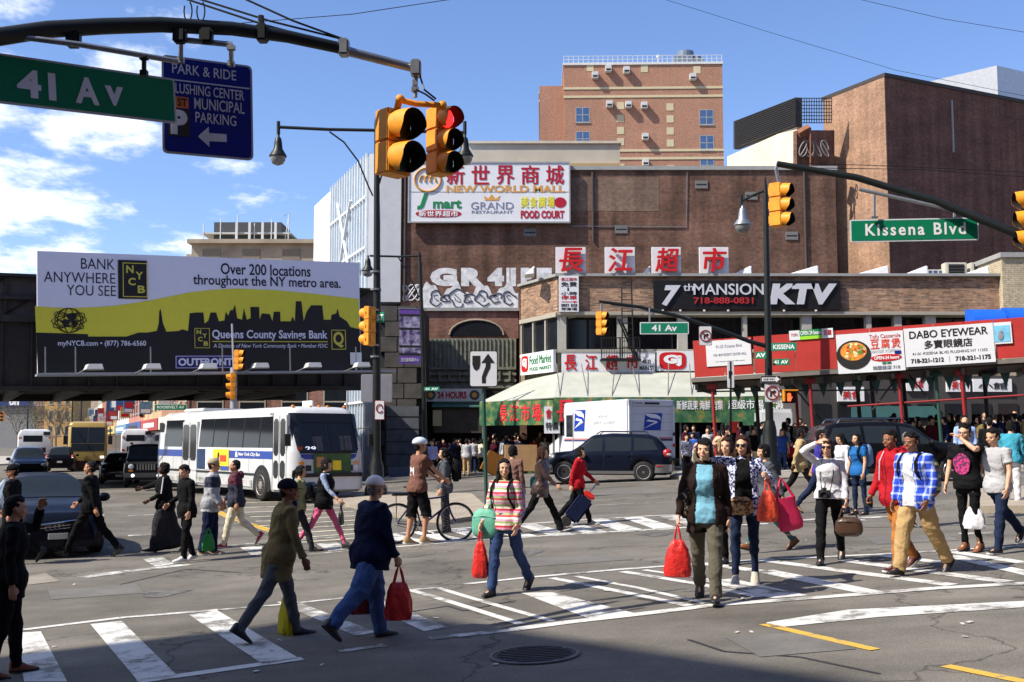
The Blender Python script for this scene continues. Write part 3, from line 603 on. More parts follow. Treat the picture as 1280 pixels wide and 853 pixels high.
# parts of the chamfer are parts of the building: place them with the chamfer's matrix instead of a nested empty
CMx=Matrix.Translation((cl.x-mx,cl.y-Ym,0))@ Matrix.Rotation(math.atan2(Ym-cl.y,mx-cl.x),4,'Z')
def cbx(nm,m,*b):
    o=box(nm,m,*b,mn); o.matrix_local=CMx; return o
bpy.data.objects.remove(cmf)
cbx('brick_band',BR_MAN,-.0,CL,.003,1.2,Z_(390)-.02,MZ-.004); cbx('coping',COPE,-.1,CL+.1,-.15,1.2,MZ-.002,MZ+.126)
cbx('lintel',FRG,0,CL,-.1,1,Z_(396),Z_(390)-.024); cbx('recess_wall',mat('recess_dark',0),0,CL,.3,.6,Z_(441),Z_(396))
for i in range(3): cbx('window',DKGL,.15+i*CL/3,CL/3*(i+1)-.03,.1,.29,Z_(437),Z_(397)); cbx('mullion',FRG,i*CL/3,i*CL/3+.13,-.02,.28,Z_(438),Z_(396)-.003)
cbx('sill_band',FRG,0,CL,-.08,.7,Z_(441)-.01,Z_(437)); cbx('fascia',mat('fascia_tan',0),0,CL,.0,.7,Z_(476),Z_(441)-.013)
box('side_wall',BR_MALL,cl.x-mx-.05,cl.x-mx+.3,cl.y-Ym,10,GB,MZ-.1,mn)
# rooftop character boards, each a thing
for i,(ch,p0,p1) in enumerate((('長',695,733),('江',757,795),('超',816,853),('市',876,913))):
    Yc=53.9; s=empty('character_board',(xw(p0,Yc),Yc,zw(342,Yc)),0,['white rooftop board with the first red character, leftmost of four','white rooftop board with the red river character, second from left','white rooftop board with the red character with many strokes, third from left','white rooftop board with the red market character, rightmost of four'][i],'sign','red character boards on the corner building roof')
    w_=xw(p1,Yc)-xw(p0,Yc); h_=zw(309,Yc)-zw(342,Yc); box('board',SWHITE,0,w_,0,.12,0,h_,s,bevel=.015)
    bk=text(ch,RED,s,w_*.10,w_*.92,h_*.04,h_*.95,-.10,.045,.10,.12,name='character')
    for k in (.2,.8): box('stay',BLKM,w_*k-.03,w_*k+.03,.12,.6,-.12,h_*.5,s)
# white rolled covers lying on the roof edge
TARP=mat('white_wrap',(.66,.66,.67),.6,var=.1,bump=.4)
for i,(p0,p1) in enumerate(((983,1021),(1068,1108),(1128,1157),(1202,1233),(915,938),(655,668),(800,812))):
    xa_,xb_=xw(p0,55),xw(p1,55); lbl=['long white wrapped roll on the roof edge left of the tan side wall','white wrapped roll on the roof edge at the foot of the tan side wall','white wrapped roll on the roof edge left of the air conditioners','rightmost white wrapped roll on the roof edge','small white wrapped roll just right of the market character board','small pale bundle on the roof edge left of the first character board','small white roll between the second and third character boards'][i]
    o=MB().add([(xa_,54.2,MZ+.14),(xb_,54.2,MZ+.14),(xb_,55.4,MZ+.14),(xa_,55.4,MZ+.14),(xa_+.1,54.4,MZ+.22),(xb_,54.3,MZ+.62),(xb_,55.3,MZ+.62),(xa_+.1,55.2,MZ+.22)],[(0,3,2,1),(4,5,6,7),(0,1,5,4),(1,2,6,5),(2,3,7,6),(3,0,4,7)]).build('wrapped_roll',TARP,bevel=.05)
    tag(o,lbl,'roll','white rolls on the roof edge')
for i,(p0,p1) in enumerate(((1186,1213),(1218,1245),(1254,1268))):
    Ya=56.5; s=empty('air_conditioner',(xw(p0,Ya),Ya,MZ+.1),0,['rooftop air conditioner with a dark fan face, left of the two in full view','rooftop air conditioner with a dark fan face, beside the yellow brick wall','grey rooftop box partly behind the yellow brick wall'][i],'air conditioner','air conditioners on the roof edge')
    w_=xw(p1,Ya)-xw(p0,Ya); h_=1.0 if i<2 else 1.15; box('casing',mat('unit_beige',(.52,.50,.42),.6),0,w_,0,.6,.0,h_,s,bevel=.03); g=box('fan_grille',BLKM,.15,w_-.15,-.03,.02,.12,h_-.1,s)
    for k in range(5): box('bar',mat('bar_grey',(.1,.1,.1),.5),.16,w_-.16,-.045,-.031,.2+k*.16,.22+k*.16,g)
Ya=57; s=empty('roof_window',(xw(1163,Ya),Ya,MZ+.1),0,'pale rooftop skylight with small panes left of the air conditioners','window'); window(s,SKYGL,0,xw(1183,Ya)-xw(1163,Ya),0,.7,0,FRW,3,2,.05,sill=False)
# black karaoke sign
Ys=53.8; s=empty('shop_sign',(xw(818,Ys),Ys,zw(387,Ys)),0,'long black sign with silver numeral and lettering and a red phone number','sign'); w_=xw(1053,Ys)-xw(818,Ys); h_=zw(351,Ys)-zw(387,Ys)
box('panel',mat('sign_black',(.012,.012,.013),.35,var=.2),0,w_,0,.18,0,h_,s); U=lambda px:(px-818)/235*w_; Vv=lambda py:(387-py)/36*h_
sil=mat('silver_letters',(.66,.67,.72),.35,metal=.2,var=.08)
text('7',sil,s,U(828),U(852),Vv(383),Vv(357),-.03,.05,.05,.25); text('th',sil,s,U(855),U(868),Vv(364),Vv(355),-.03,.01,.03); text('MANSION',sil,s,U(868),U(956),Vv(369),Vv(355),-.03,.01,.04)
text('718-888-0831',mat('neon_red',srgb(170,40,45),.5),s,U(868),U(943),Vv(380),Vv(372),-.03,.02,.03); text('KTV',sil,s,U(963),U(1048),Vv(381),Vv(355),-.03,.06,.05,.15)
for px in (828,850,880,910,980,1020): box('bulb',SWHITE,U(px),U(px)+.08,-.1,0,-.1,-.02,s)
# vertical parking sign at the corner
s=empty('shop_sign',(xw(699,53.75),53.75,zw(390,53.75)),0,'narrow upright white parking sign with a red arrow at the building corner','sign'); w_=xw(724,53.75)-xw(699,53.75); h_=zw(345,53.75)-zw(390,53.75)
box('panel',SWHITE,0,w_,0,.12,0,h_,s,bevel=.01)
for t_,z0,z1,m in (('長江超市',.86,.95,RED),('免費',.70,.83,BLK),('1',.58,.67,BLK),('小時',.46,.56,BLK),('停車',.34,.45,RED),('即日',.14,.22,BLK),('停車場',.04,.12,BLK)): text(t_,m,s,w_*(.1 if len(t_)>1 else .42),w_*(.9 if len(t_)>1 else .5),h_*z0,h_*z1,-.006,.02,.004)
MB().poly([(w_*.12,h_*.27),(w_*.12,h_*.285),(w_*.75,h_*.285),(w_*.75,h_*.31),(w_*.92,h_*.277),(w_*.75,h_*.245),(w_*.75,h_*.27)],-.012,0).build('arrow',RED,s)
# boards over the market
def gj(par,x0,x1,z0,z1,y=-.012):
    w,h=x1-x0,z1-z0; pp=[(x0+w*.5+w*.5*math.copysign(abs(math.cos(a))**.5,math.cos(a)),z0+h*.5+h*.5*math.copysign(abs(math.sin(a))**.5,math.sin(a))) for a in [2*math.pi*j/24 for j in range(24)]]
    b=MB().poly(pp,y-.01,y+.01).build('logo_block',RED,par); text('Gj',WPR,b,x0+w*.16,x0+w*.84,z0+h*.18,z0+h*.85,y-.015,.07,.01)
Ys=53.7
s=empty('shop_sign',(xw(702,Ys),Ys,zw(466,Ys)),0,'white supermarket sign with four red characters and a street address','sign'); w_=xw(819,Ys)-xw(702,Ys); h_=zw(441,Ys)-zw(466,Ys)
box('panel',SWHITE,0,w_,0,.16,0,h_,s); MB().box(-.05,w_+.05,-.02,.17,-.06,-.002).box(-.05,w_+.05,-.02,.17,h_+.002,h_+.06).build('frame',COPE,s)
for i,ch in enumerate('長江超市'): text(ch,RED,s,w_*(.03+.22*i),w_*(.16+.22*i),h_*.12,h_*.9,-.01,.045,.02)
ad_=box('address_plate',SWHITE,w_*.82,w_*.995,-.04,0,h_*.05,h_*.75,s); text('40-33',BLK,ad_,w_*.86,w_*.95,h_*.45,h_*.65,-.045,.03,.004); text('MAIN ST',BLK,ad_,w_*.83,w_*.985,h_*.12,h_*.34,-.045,.03,.004)
s=empty('shop_sign',(xw(821,Ys),Ys,zw(464,Ys)),0,'white sign with a large red letter logo left of the red scaffold panel','sign'); w_=xw(880,Ys)-xw(821,Ys); h_=zw(439,Ys)-zw(464,Ys); box('panel',SWHITE,0,w_,0,.16,0,h_,s); gj(s,w_*.05,w_*.62,h_*.08,h_*.94); text('F',grn,s,w_*.8,w_*.93,h_*.15,h_*.85,-.012,.02,.01)
o_,rz_,w_,h_=frame_px(652,57.3,693,54.0,470,444); s=empty('shop_sign',(o_.x-.06,o_.y-.2,o_.z),rz_,'slanted white food market sign with a red logo and green letters on the chamfered corner','sign'); box('panel',SWHITE,0,w_,0,.14,0,h_,s); gj(s,w_*.04,w_*.25,h_*.15,h_*.9); text('Food Market',grn,s,w_*.3,w_*.95,h_*.45,h_*.85,-.012,.0,.01); text('FOOD MARKET',grn,s,w_*.3,w_*.95,h_*.15,h_*.32,-.012,.0,.01)
# fire escape
s=empty('fire_escape',(xw(752,53.2),53.2,0),0,'black iron fire escape with a folded ladder on the corner building front','fire escape'); q=MB(); w_=xw(800,53.2)-xw(752,53.2)
zz0,zz1=Z_(450),Z_(392)
for x in (0.0,.9,w_-.3,w_): q.tube([(x,0,zz0),(x,0,zz0+1.0)],.03,5)
for z in (0,.5,1.0): q.tube([(0,-.02,zz0+z),(w_,-.02,zz0+z)],.025,5)
for i in range(16): q.tube([(i*w_/15,-.02,zz0),(i*w_/15,-.02,zz0+1)],.012,4)
q.build('railing',BLKM,s); box('platform',BLKM,-.05,w_+.05,-.1,.8,zz0-.1,zz0-.02,s)
ld=MB(); ld.tube([(w_*.55,.2,zz0),(w_*.55,.2,Z_(362))],.035,5).tube([(w_*.85,.2,zz0),(w_*.80,.2,Z_(350))],.035,5)
for i in range(12): z=zz0+i*(Z_(362)-zz0)/12; ld.tube([(w_*.55,.2,z),(w_*.84,.2,z)],.018,4)
ld.build('ladder',BLKM,s)
MB().tube([(w_*.9,.3,zz0),(w_*.45,.3,Z_(400))],.05,5).build('stair_stringer',BLKM,s); MB().tube([(w_*.99,.5,zz0),(w_*.53,.5,Z_(400))],.05,5).build('stair_stringer',BLKM,s)
# --- white canopy and green valance of the market
CANV=mat('canvas_white',(.39,.40,.345),.8,var=.18,scale=.9,bump=.25,bscale=3)
cn=empty('market_canopy',(0,0,0),0,'white sloping canvas canopy with a green printed valance over the market','awning')
a1,a2,a3=P(700,466,53.6),P(655,476,56.8),P(890,466,53.6); f1,f2,f3=P(692,497,50.2),P(600,503,53.6),P(905,496,50.2); a4=P(1000,466,53.6); f4=P(1000,494,50.2)
def slab(vs,th=.05):
    V_=[Vector(v) for v in vs]; n=(V_[1]-V_[0]).cross(V_[2]-V_[0]).normalized()*th; k=len(V_)
    return MB().add(V_+[v-n for v in V_],[tuple(range(k)),tuple(range(2*k-1,k-1,-1))]+[(i,i+k,(i+1)% k+k,(i+1)% k) for i in range(k)])
slab([f1,f3,a3,a1]).build('canopy_sheet',CANV,cn); slab([f2,f1,a1,a2]).build('canopy_sheet',CANV,cn); slab([f3,f4,a4,a3]).build('canopy_sheet',CANV,cn)
def vmat():
    def ex(n,l,co):
        a=n.new('ShaderNodeTexNoise'); a.inputs['Scale'].default_value=2.2; a.inputs['Detail'].default_value=6; l.new(co.outputs['Object'],a.inputs['Vector'])
        r=n.new('ShaderNodeValToRGB'); e=r.color_ramp.elements; l.new(a.outputs[0],r.inputs[0]); e[0].position=.40; e[0].color=(*srgb(34,84,54),1); e[1].position=.66; e[1].color=(*srgb(150,155,118),1)
        q=e.new(.52); q.color=(*srgb(70,108,72),1); q=e.new(.58); q.color=(*srgb(110,122,56),1); q=e.new(.63); q.color=(*srgb(150,92,62),1); return r.outputs[0]
    return mat('valance_print',(0,0,0),.6,extra=ex,var=.05)
VAL=vmat(); vh=1.12
def valance(a,b,drop,nm='valance'):
    d=Vector((b.x-a.x,b.y-a.y,0)); o=MB().box(0,d.length,-.03,.03,-drop,0).build(nm,VAL,cn,(a.x,a.y-.03,a.z),(0,0,math.atan2(d.y,d.x))); return o,d.length
v1,l1=valance(f2,f1,vh); v2,l2=valance(f1,f3,vh); v3,l3=valance(f3,f4,vh*1.15)
RD2=mat('red_bright',srgb(215,50,60),.5)
for i,ch in enumerate('長江市場'): text(ch,RD2,v1,l1*(.28+.15*i),l1*(.40+.15*i),-vh*.85,-vh*.15,-.04,.04,.01)
for i,ch in enumerate('長江超市'): text(ch,RD2,v2,l2*(.02+.22*i)*.8,l2*(.02+.22*i)*.8+.85,-vh*.98,-vh*.1,-.04,.05,.01)
text('新鮮蔬果 海鮮 肉類',WPR,v2,l2*.72,l2*.99,-vh*.5,-vh*.12,-.04,.02,.01); text('超級市場 大減價',WPR,v3,l3*.05,l3*.9,-vh*.5,-vh*.12,-.04,.02,.01)
mat('pink',srgb(220,60,150),.6)
p=P(623,527,53.2); box('pink_banner',mat('pink',0),p.x,p.x+1.0,53.0,53.04,p.z-.15,p.z,cn)
for px,Y in ((604,53.5),(692,50.4),(770,50.4),(850,50.4),(903,50.4),(998,50.4)): q=P(px,500,Y); MB().tube([(q.x,Y,G(q.x,Y)+.1),(q.x,Y,q.z)],.045,6).build('canopy_post',STEEL,cn)
q=MB()
for px in (700,735,765,800,835,865): b_=P(px,496,50.3); t_=P(px+random.uniform(-12,12),455,53.5); q.tube([b_,t_],.025,4)
q.build('guy_wire',STEEL,cn)
nb=empty('banner',P(690,542,50.2),0,'small white poster with red characters hanging below the green valance','sign'); box('sheet',SWHITE,-.35,.35,0,.02,0,1.2,nb); text('會員',RED,nb,-.28,.28,.65,1.1,-.01,.03,.004); text('特價',BLK,nb,-.28,.28,.15,.5,-.01,.03,.004)
bl=empty('market_hall',(0,0,0),0,'dark open market shop front under the white canopy','shop')
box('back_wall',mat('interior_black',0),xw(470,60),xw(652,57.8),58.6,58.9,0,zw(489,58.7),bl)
for i in range(12): q=P(545+i*27+(i %3)*5,545,57.9 if i<4 else 52.6); box('display_crate',[mat('crate_tan',(.36,.26,.15),.8),mat('crate_green',(.08,.18,.08),.7),mat('crate_white',(.5,.5,.48),.7)][i %3],q.x,q.x+.9,q.y,q.y+.5,.2,1.0+.2*(i %2),bl)
# --- left end: shop with 24 hour board, stone pier, banner
Yq=57.5; s=empty('shop_sign',(xw(533,Yq),Yq,zw(502,Yq)),0,'white sign reading 24 hours in red between two dark round emblems','sign'); w_=xw(603,Yq)-xw(533,Yq); h_=zw(486,Yq)-zw(502,Yq); box('panel',mat('sign_cream',(.55,.55,.50),.6),0,w_,0,.2,0,h_,s)
text('24 HOURS',mat('crimson',0),s,w_*.2,w_*.72,h_*.22,h_*.78,-.01,.04,.01)
for k in (.08,.86):
    b=MB().poly([(w_*k+.26*math.cos(2*math.pi*j/16),h_*.5+.26*math.sin(2*math.pi*j/16)) for j in range(16)],-.02,0).build('emblem',mat('emblem_dark',(.06,.06,.04),.6),s)
    MB().poly([(w_*k+.15*math.cos(2*math.pi*j/5+.3),h_*.5+.15*math.sin(2*math.pi*j/5+.3)) for j in range(5)],-.03,-.02).build('emblem_figure',gold,b)
s=empty('shop_awning',(xw(540,57),57,zw(508,57)),0,'dark green awning with a brown front beneath the 24 hours sign','awning'); wA=xw(604,57)-xw(540,57)
MB().add([(0,0,0),(wA,0,0),(wA,1.6,.35),(0,1.6,.35),(0,0,-.05),(wA,0,-.05),(wA,1.6,.3),(0,1.6,.3)],[(0,1,2,3),(7,6,5,4),(0,4,5,1),(1,5,6,2),(3,7,4,0)]).build('awning_sheet',mat('awning_teal',(.04,.12,.10),.7),s); box('awning_front',mat('awning_brown',(.06,.05,.035),.8,var=.3),.1,wA,.2,.3,-1.35,-.07,s)
box('lit_window',mat('window_warm',(.5,.4,.2),.5),.05,.5,.12,.18,-1.0,-.2,s)
Yp=56.; pr=empty('stone_pier',(0,Yp,0),0,'grey stone block pier and shutter wall at the right end of the railway bridge','wall')
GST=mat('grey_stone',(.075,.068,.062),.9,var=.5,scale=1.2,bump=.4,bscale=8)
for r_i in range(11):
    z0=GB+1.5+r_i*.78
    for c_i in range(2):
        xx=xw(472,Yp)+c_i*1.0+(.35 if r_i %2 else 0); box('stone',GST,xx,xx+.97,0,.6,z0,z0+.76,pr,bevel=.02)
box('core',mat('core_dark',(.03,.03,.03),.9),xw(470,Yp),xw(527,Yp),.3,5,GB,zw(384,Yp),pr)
sh=box('shutter',mat('shutter_grey',(.09,.10,.11),.6,var=.3),xw(484,55.8),xw(524,55.8),-.25,-.1,.2,zw(508,55.8),pr)
for i in range(5): box('shutter_joint',DARK,xw(484,55.8),xw(524,55.8),-.27,-.251,.5+i*.62,.54+i*.62,sh)
s=empty('hanging_banner',(xw(499,55.),55,zw(455,55)),R(8),'purple printed banner hanging left of the thin lamp pole','banner'); w_=1.05; h_=zw(386,55)-zw(455,55)
def bmat(n,l,co):
    a=n.new('ShaderNodeTexNoise'); a.inputs['Scale'].default_value=3; a.inputs['Detail'].default_value=5; l.new(co.outputs['Object'],a.inputs['Vector']); r=n.new('ShaderNodeValToRGB'); l.new(a.outputs[0],r.inputs[0]); e=r.color_ramp.elements; e[0].position=.4; e[0].color=(*srgb(70,50,100),1); e[1].position=.6; e[1].color=(*srgb(170,165,190),1); return r.outputs[0]
box('cloth',mat('banner_print',(0,0,0),.7,extra=bmat),0,w_,0,.02,h_*.18,h_*.86,s); box('cloth_end',mat('banner_purple',srgb(105,70,155),.7),0,w_,0,.021,0,h_*.15,s); box('cloth_end',mat('banner_purple',0),0,w_,0,.021,h_*.88,h_,s)
for z in (.155,.865,.62,.3): box('band',DARK,0,w_,-.008,.0,h_*z,h_*z+.1,s)
text('法拉盛商業中心',WPR,s,.08,w_-.08,h_*.04,h_*.11,-.006,.01,.004); MB().tube([(-.1,.01,h_),(w_+.3,.01,h_)],.03,5).build('rod',STEEL,s)
# --- yellow brick building at the right edge
Yy=53.6; s=empty('yellow_brick_building',(xw(1257,Yy),Yy,0),0,'pale yellow brick building at the right edge behind the red scaffold panels','building'); box('wall',BR_YEL,0,14,0,6,GB,zw(322,Yy),s); box('coping',COPE,-.1,14,-.12,6,zw(322,Yy),zw(316,Yy),s)
BLA=mat('awning_blue',srgb(20,90,200),.6,var=.08)
for i,(p0,p1) in enumerate(((1221,1262),(1267,1312))):
    Yb2=44.5; x0,x1=xw(p0,Yb2),xw(p1,Yb2); zb_=zw(403-i*2,Yb2); a_=empty('blue_awning',(x0,Yb2,zb_),0,['bright blue curved awning left of the yellow brick wall','bright blue curved awning cut by the right edge'][i],'awning','blue awnings above the red panels')
    rr=[[(x,1.0-1.0*math.cos(R(t)),.62*math.sin(R(t))) for t in range(0,91,15)]+[(x,1.0,0)] for x in (0,x1-x0)]; MB().rings(rr).build('awning_sheet',BLA,a_,smooth=60)
# --- limestone building behind the billboard
Yk=100.; s=empty('limestone_building',(xw(236,Yk),Yk,0),0,'old brown limestone building with roof antennas behind the bank billboard','building'); w_=xw(394,Yk)-xw(236,Yk); zt=zw(305,Yk)
box('wall',STONE,0,w_,0,12,GB,zt,s); box('cornice',STONE,-.3,w_+.1,-.5,12,zt,zt+.35,s); box('side_wall',STONE,-.9,-.003,1.5,12,GB,zt-.7,s)
for i in range(3): box('panel',mat('stone_dark',(.2,.17,.13),.9),1+i*3.6,2.6+i*3.6,-.06,0,zt-1.5,zt-.5,s)
e_=empty('rooftop_plant',(xw(250,103),103,0),0,'flat grey rooftop plant room with panel antennas and white masts','rooftop plant'); zb_=zw(306,103); w_=xw(362,103)-xw(250,103)
box('plant_room',mat('unit_dark',(.06,.065,.07),.6),1.0,w_-1.0,0,4,zb_,zw(278,103),e_); box('deck',mat('deck_pale',(.5,.5,.47),.7),0,w_,-.6,4.2,zb_+.9,zb_+1.05,e_)
for i in range(6): x=.2+i*(w_-.4)/5; MB().tube([(x,-.6,zb_),(x,-.6,zb_+1.9+.4*(i %3))],.05,5).build('mast',FRW,e_)
for i in range(4): x=3.2+i*1.2; box('antenna',FRW,x,x+.22,-.85,-.7,zb_+.35,zb_+1.95,e_)
MB().tube([(w_-.6,-.4,zb_),(w_-.2,-.4,zb_+2.8),(w_-.9,-.4,zb_+2.6)],.04,5).build('mast',FRW,e_)
# ------------------------------------------------------------------ vehicles (local frame: front towards +x, ground at z = 0)
GLASS=mat('car_glass',(0.02,0.026,0.032),0.08,var=0.1,spec=0.14)
TYRE=mat('tyre_rubber',(0.018,0.018,0.018),0.85,var=0.2,scale=20,bump=0.2)
RIM=mat('rim_alloy',(0.5,0.51,0.52),0.35,metal=0.35,var=0.1)
DARK=mat('black_plastic',(0.014,0.014,0.015),0.55,var=0.2)
CHROME=mat('chrome',(0.6,0.61,0.62),0.15,metal=1.0,var=0.05)
LAMP=mat('lamp_clear',(0.62,0.64,0.66),0.12,var=0.1,coat=0.8)
TAIL=mat('lamp_red',(0.45,0.02,0.02),0.2,var=0.1,coat=0.6); AMBER=mat('lamp_amber',(0.8,0.25,0.03),0.25,var=0.05,coat=0.4)
PLATE=mat('plate_yellow',srgb(225,185,80),0.5,var=0.05)
def paint(name,c,metal=0.3): return mat('paint_'+name,c,0.3,metal=metal*.3,var=0.08,scale=1.5,spec=.12,coat=0.12,bump=0.0,rvar=0.08)
_wm={}
def wheel(parent,x,y,r,wd=0.22,style='car',side=1):
    k=(round(r,3),wd,style)
    if k not in _wm:
        Mx=Matrix.Rotation(R(90),3,'X')
        t=MB().lathe([(r*0.62,-wd/2),(r*0.8,-wd/2-0.01),(r*0.95,-wd*0.44),(r,-wd*0.3),(r,wd*0.3),(r*0.95,wd*0.44),(r*0.8,wd/2+0.01),(r*0.62,wd/2)],28,M=Mx)
        rm=MB();
        rm.lathe([(r*0.66,wd/2+0.004),(r*0.64,wd/2+0.012),(r*0.58,wd/2-0.01),(r*0.55,wd*0.3)],28,M=Mx,close=False)
        rm.lathe([(r*0.15,wd*0.34),(r*0.15,wd/2-0.005),(r*0.10,wd/2)],14,M=Mx)
        if style =='bus':
            rm.lathe([(r*0.56,wd*0.38),(r*0.30,wd*0.36),(r*0.26,wd*0.52),(r*0.1,wd*0.56)],20,M=Mx)
            for i in range(10):
                a=2*math.pi*i/10; rm.cbox((r*0.36*math.cos(a),-wd*0.42,r*0.36*math.sin(a)),(0.035,0.06,0.035))
        else:
            for i in range(5):
                a=2*math.pi*i/5+0.3
                Mt=Matrix.Rotation(-a,3,'Y')
                rm.add([Mt @ Vector(q) for q in ((r*.1,-wd*.46,-r*.09),(r*.6,-wd*.44,-r*.13),(r*.6,-wd*.44,r*.13),(r*.1,-wd*.46,r*.09),(r*.1,-wd*.3,-r*.09),(r*.6,-wd*.32,-r*.13),(r*.6,-wd*.32,r*.13),(r*.1,-wd*.3,r*.09))],
                       [(0,1,2,3),(0,4,5,1),(1,5,6,2),(2,6,7,3),(3,7,4,0)])
        dk=MB().lathe([(r*0.6,wd*0.24),(0.01,wd*0.24)],20,M=Mx)
        _wm[k]=(t.mesh('tyre',TYRE,40),rm.mesh('rim',RIM if style !='bus' else mat('bus_rim',(0.30,0.26,0.24),0.5,metal=0.4),40),dk.mesh('brake_disc',DARK))
    t,rm,dk=_wm[k]
    o=link_mesh('wheel',t,None,parent,(x,y,r),(0,0,0 if side<0 else math.pi))
    link_mesh('rim',rm,None,o); link_mesh('brake_disc',dk,None,o)
    return o
def smooth_interp(keys):
    xs=[k[0] for k in keys]; ys=[k[1] for k in keys]
    def f(x):
        if x <= xs[0]: return ys[0]
        if x >= xs[-1]: return ys[-1]
        for i in range(len(xs)-1):
            if xs[i]<= x <= xs[i+1]:
                t=(x-xs[i])/(xs[i+1]-xs[i]); t2=t*t*(3-2*t)*0.35+t*0.65
                return ys[i]*(1-t2)+ys[i+1]*t2
    return f
def lofted_car(loc,rz,label,cat,pm,Lg,top,wb,wr,belt,sill,wheels,wr_r,glass_side,wind,rear,group=None,sillmat=None,name='car',style='car',roof_rails=False):
    """top/wb/wr/belt: (x,value) keys; wheels: x positions; glass_side: list of 4-corner (x,z) windows; wind/rear: (x base, x top)"""
    root=empty(name,loc,rz,label,cat,group)
    ft,fw,fr,fb=map(smooth_interp,(top,wb,wr,belt))
    def zs(x):
        z=sill
        for wx in wheels:
            d=abs(x-wx); ra=wr_r+0.07
            if d<ra: z=max(z,wr_r+math.sqrt(ra*ra-d*d))
        return z
    def sec(x):
        a,b,t,bl=fw(x),fr(x),ft(x),min(fb(x),ft(x)-0.03); s0=min(zs(x),bl-0.08)
        return [(a*0.955,s0),(a,s0+(bl-s0)*0.35),(a*0.995,s0+(bl-s0)*0.7),(a*0.955,bl),(b+(a*0.955-b)*0.35,bl+(t-bl)*0.6),(b,bl+(t-bl)*0.86),(b*0.86,bl+(t-bl)*0.97),(b*0.45,t),(0,t+0.004)]
    n=120; rings=[]
    for i in range(n+1):
        x=-Lg/2+Lg*i/n; s_=sec(x); rings.append([(x,y,z) for y,z in s_]+[(x,-y,z) for y,z in s_[-2::-1]])
    m=MB(); k=len(rings[0])
    for r_ in rings: m.v += r_
    for i in range(n):
        for j in range(k-1): a=i*k+j; m.f.append((a,a+k,a+k+1,a+1))
    m.f.append(tuple(range(k))); m.f.append(tuple(n*k+j for j in reversed(range(k))))
    m.build('body',pm,root,smooth=38)
    # dark underbody and wheel wells
    u=MB(); u.box(-Lg/2+0.15,Lg/2-0.15,-fw(0)*0.86,fw(0)*0.86,sill-0.02,sill+0.45); u.build('underbody',DARK,root)
    def ys(x,z):
        s_=sec(x)
        for (y0,z0),(y1,z1) in zip(s_,s_[1:]):
            if z0 <= z <= z1 and z1>z0: return y0+(y1-y0)*(z-z0)/(z1-z0)
        return s_[0][0]
    def side_patch(nm,c4,mt,off=0.006,par=None,nu=8,nv=5,both=True):
        for sg in ((1,-1) if both else (-1,)):
            q=MB(); g=[]
            for lay in (off,off-0.03):
                for i in range(nu+1):
                    for j in range(nv+1):
                        s_,t_=i/nu,j/nv
                        x=(c4[0][0]*(1-s_)+c4[1][0]*s_)*(1-t_)+(c4[3][0]*(1-s_)+c4[2][0]*s_)*t_
                        z=(c4[0][1]*(1-s_)+c4[1][1]*s_)*(1-t_)+(c4[3][1]*(1-s_)+c4[2][1]*s_)*t_
                        q.v.append((x,sg*(ys(x,z)+lay),z))
            N1=(nu+1)*(nv+1)
            for i in range(nu):
                for j in range(nv):
                    a=i*(nv+1)+j; f=(a,a+nv+1,a+nv+2,a+1); q.f.append(f if sg<0 else f[::-1])
            for i in range(nu):
                for a,b in ((i*(nv+1),(i+1)*(nv+1)),(i*(nv+1)+nv,(i+1)*(nv+1)+nv)): q.f.append((a,b,b+N1,a+N1))
            for j in range(nv):
                for a,b in ((j,j+1),(nu*(nv+1)+j,nu*(nv+1)+j+1)): q.f.append((a,b,b+N1,a+N1))
            q.build(nm,mt,par or root,smooth=40)
    for c4 in glass_side: side_patch('side_window',c4,GLASS)
    def top_patch(nm,xa,xb,wa,wb_,mt,off=0.008):
        q=MB(); nu,nv=10,10
        for i in range(nu+1):
            x=xa+(xb-xa)*i/nu; w_=wa+(wb_-wa)*i/nu
            for j in range(nv+1):
                y=w_*(2*j/nv-1); b=fr(x)*0.86; z=ft(x)-max(0,abs(y)-fr(x)*0.45)**2*0.25
                s_=sec(x); zz=s_[-1][1]
                for (y0,z0),(y1,z1) in zip(s_,s_[1:]):
                    if y1 <= abs(y)<= y0 and y0>y1: zz=z1+(z0-z1)*(abs(y)-y1)/(y0-y1)
                sl=(ft(x+0.02)-ft(x-0.02))/0.04; nl=1/math.sqrt(1+sl*sl)
                q.v.append((x-sl*nl*off,y,zz+off*nl))
        for i in range(nu):
            for j in range(nv): a=i*(nv+1)+j; f=(a,a+nv+1,a+nv+2,a+1); q.f.append(f if xb>xa else f[::-1])
        return q.build(nm,mt,root,smooth=40)
    top_patch('windscreen',wind[0],wind[1],fw(wind[0])*0.80,fr(wind[1])*0.86,GLASS)
    top_patch('rear_window',rear[0],rear[1],fw(rear[0])*0.74,fr(rear[1])*0.84,GLASS)
    side_patch('sill_trim',((-Lg/2*0.55,sill+0.02),(Lg/2*0.5,sill+0.02),(Lg/2*0.5,sill+0.12),(-Lg/2*0.55,sill+0.12)),sillmat or DARK,0.008,None,12,1)
    for wx in wheels:
        for sg in (1,-1): wheel(root,wx,sg*(fw(wx)*0.985-0.11),wr_r,0.22,style,sg)
    xm=wind[0]-0.12
    for sg in (1,-1):
        q=MB().ell((xm-0.12,sg*(fw(xm)+0.10),fb(xm)+0.08),(0.07,0.12,0.085),None,12,8); q.box(xm-0.14,xm-0.08,min(sg*fw(xm)*0.9,sg*(fw(xm)+0.08)),max(sg*fw(xm)*0.9,sg*(fw(xm)+0.08)),fb(xm)+0.0,fb(xm)+0.04)
        q.build('wing_mirror',pm,root,smooth=50)
    return dict(root=root,ys=ys,ft=ft,fw=fw,fr=fr,fb=fb,patch=side_patch,L=Lg)
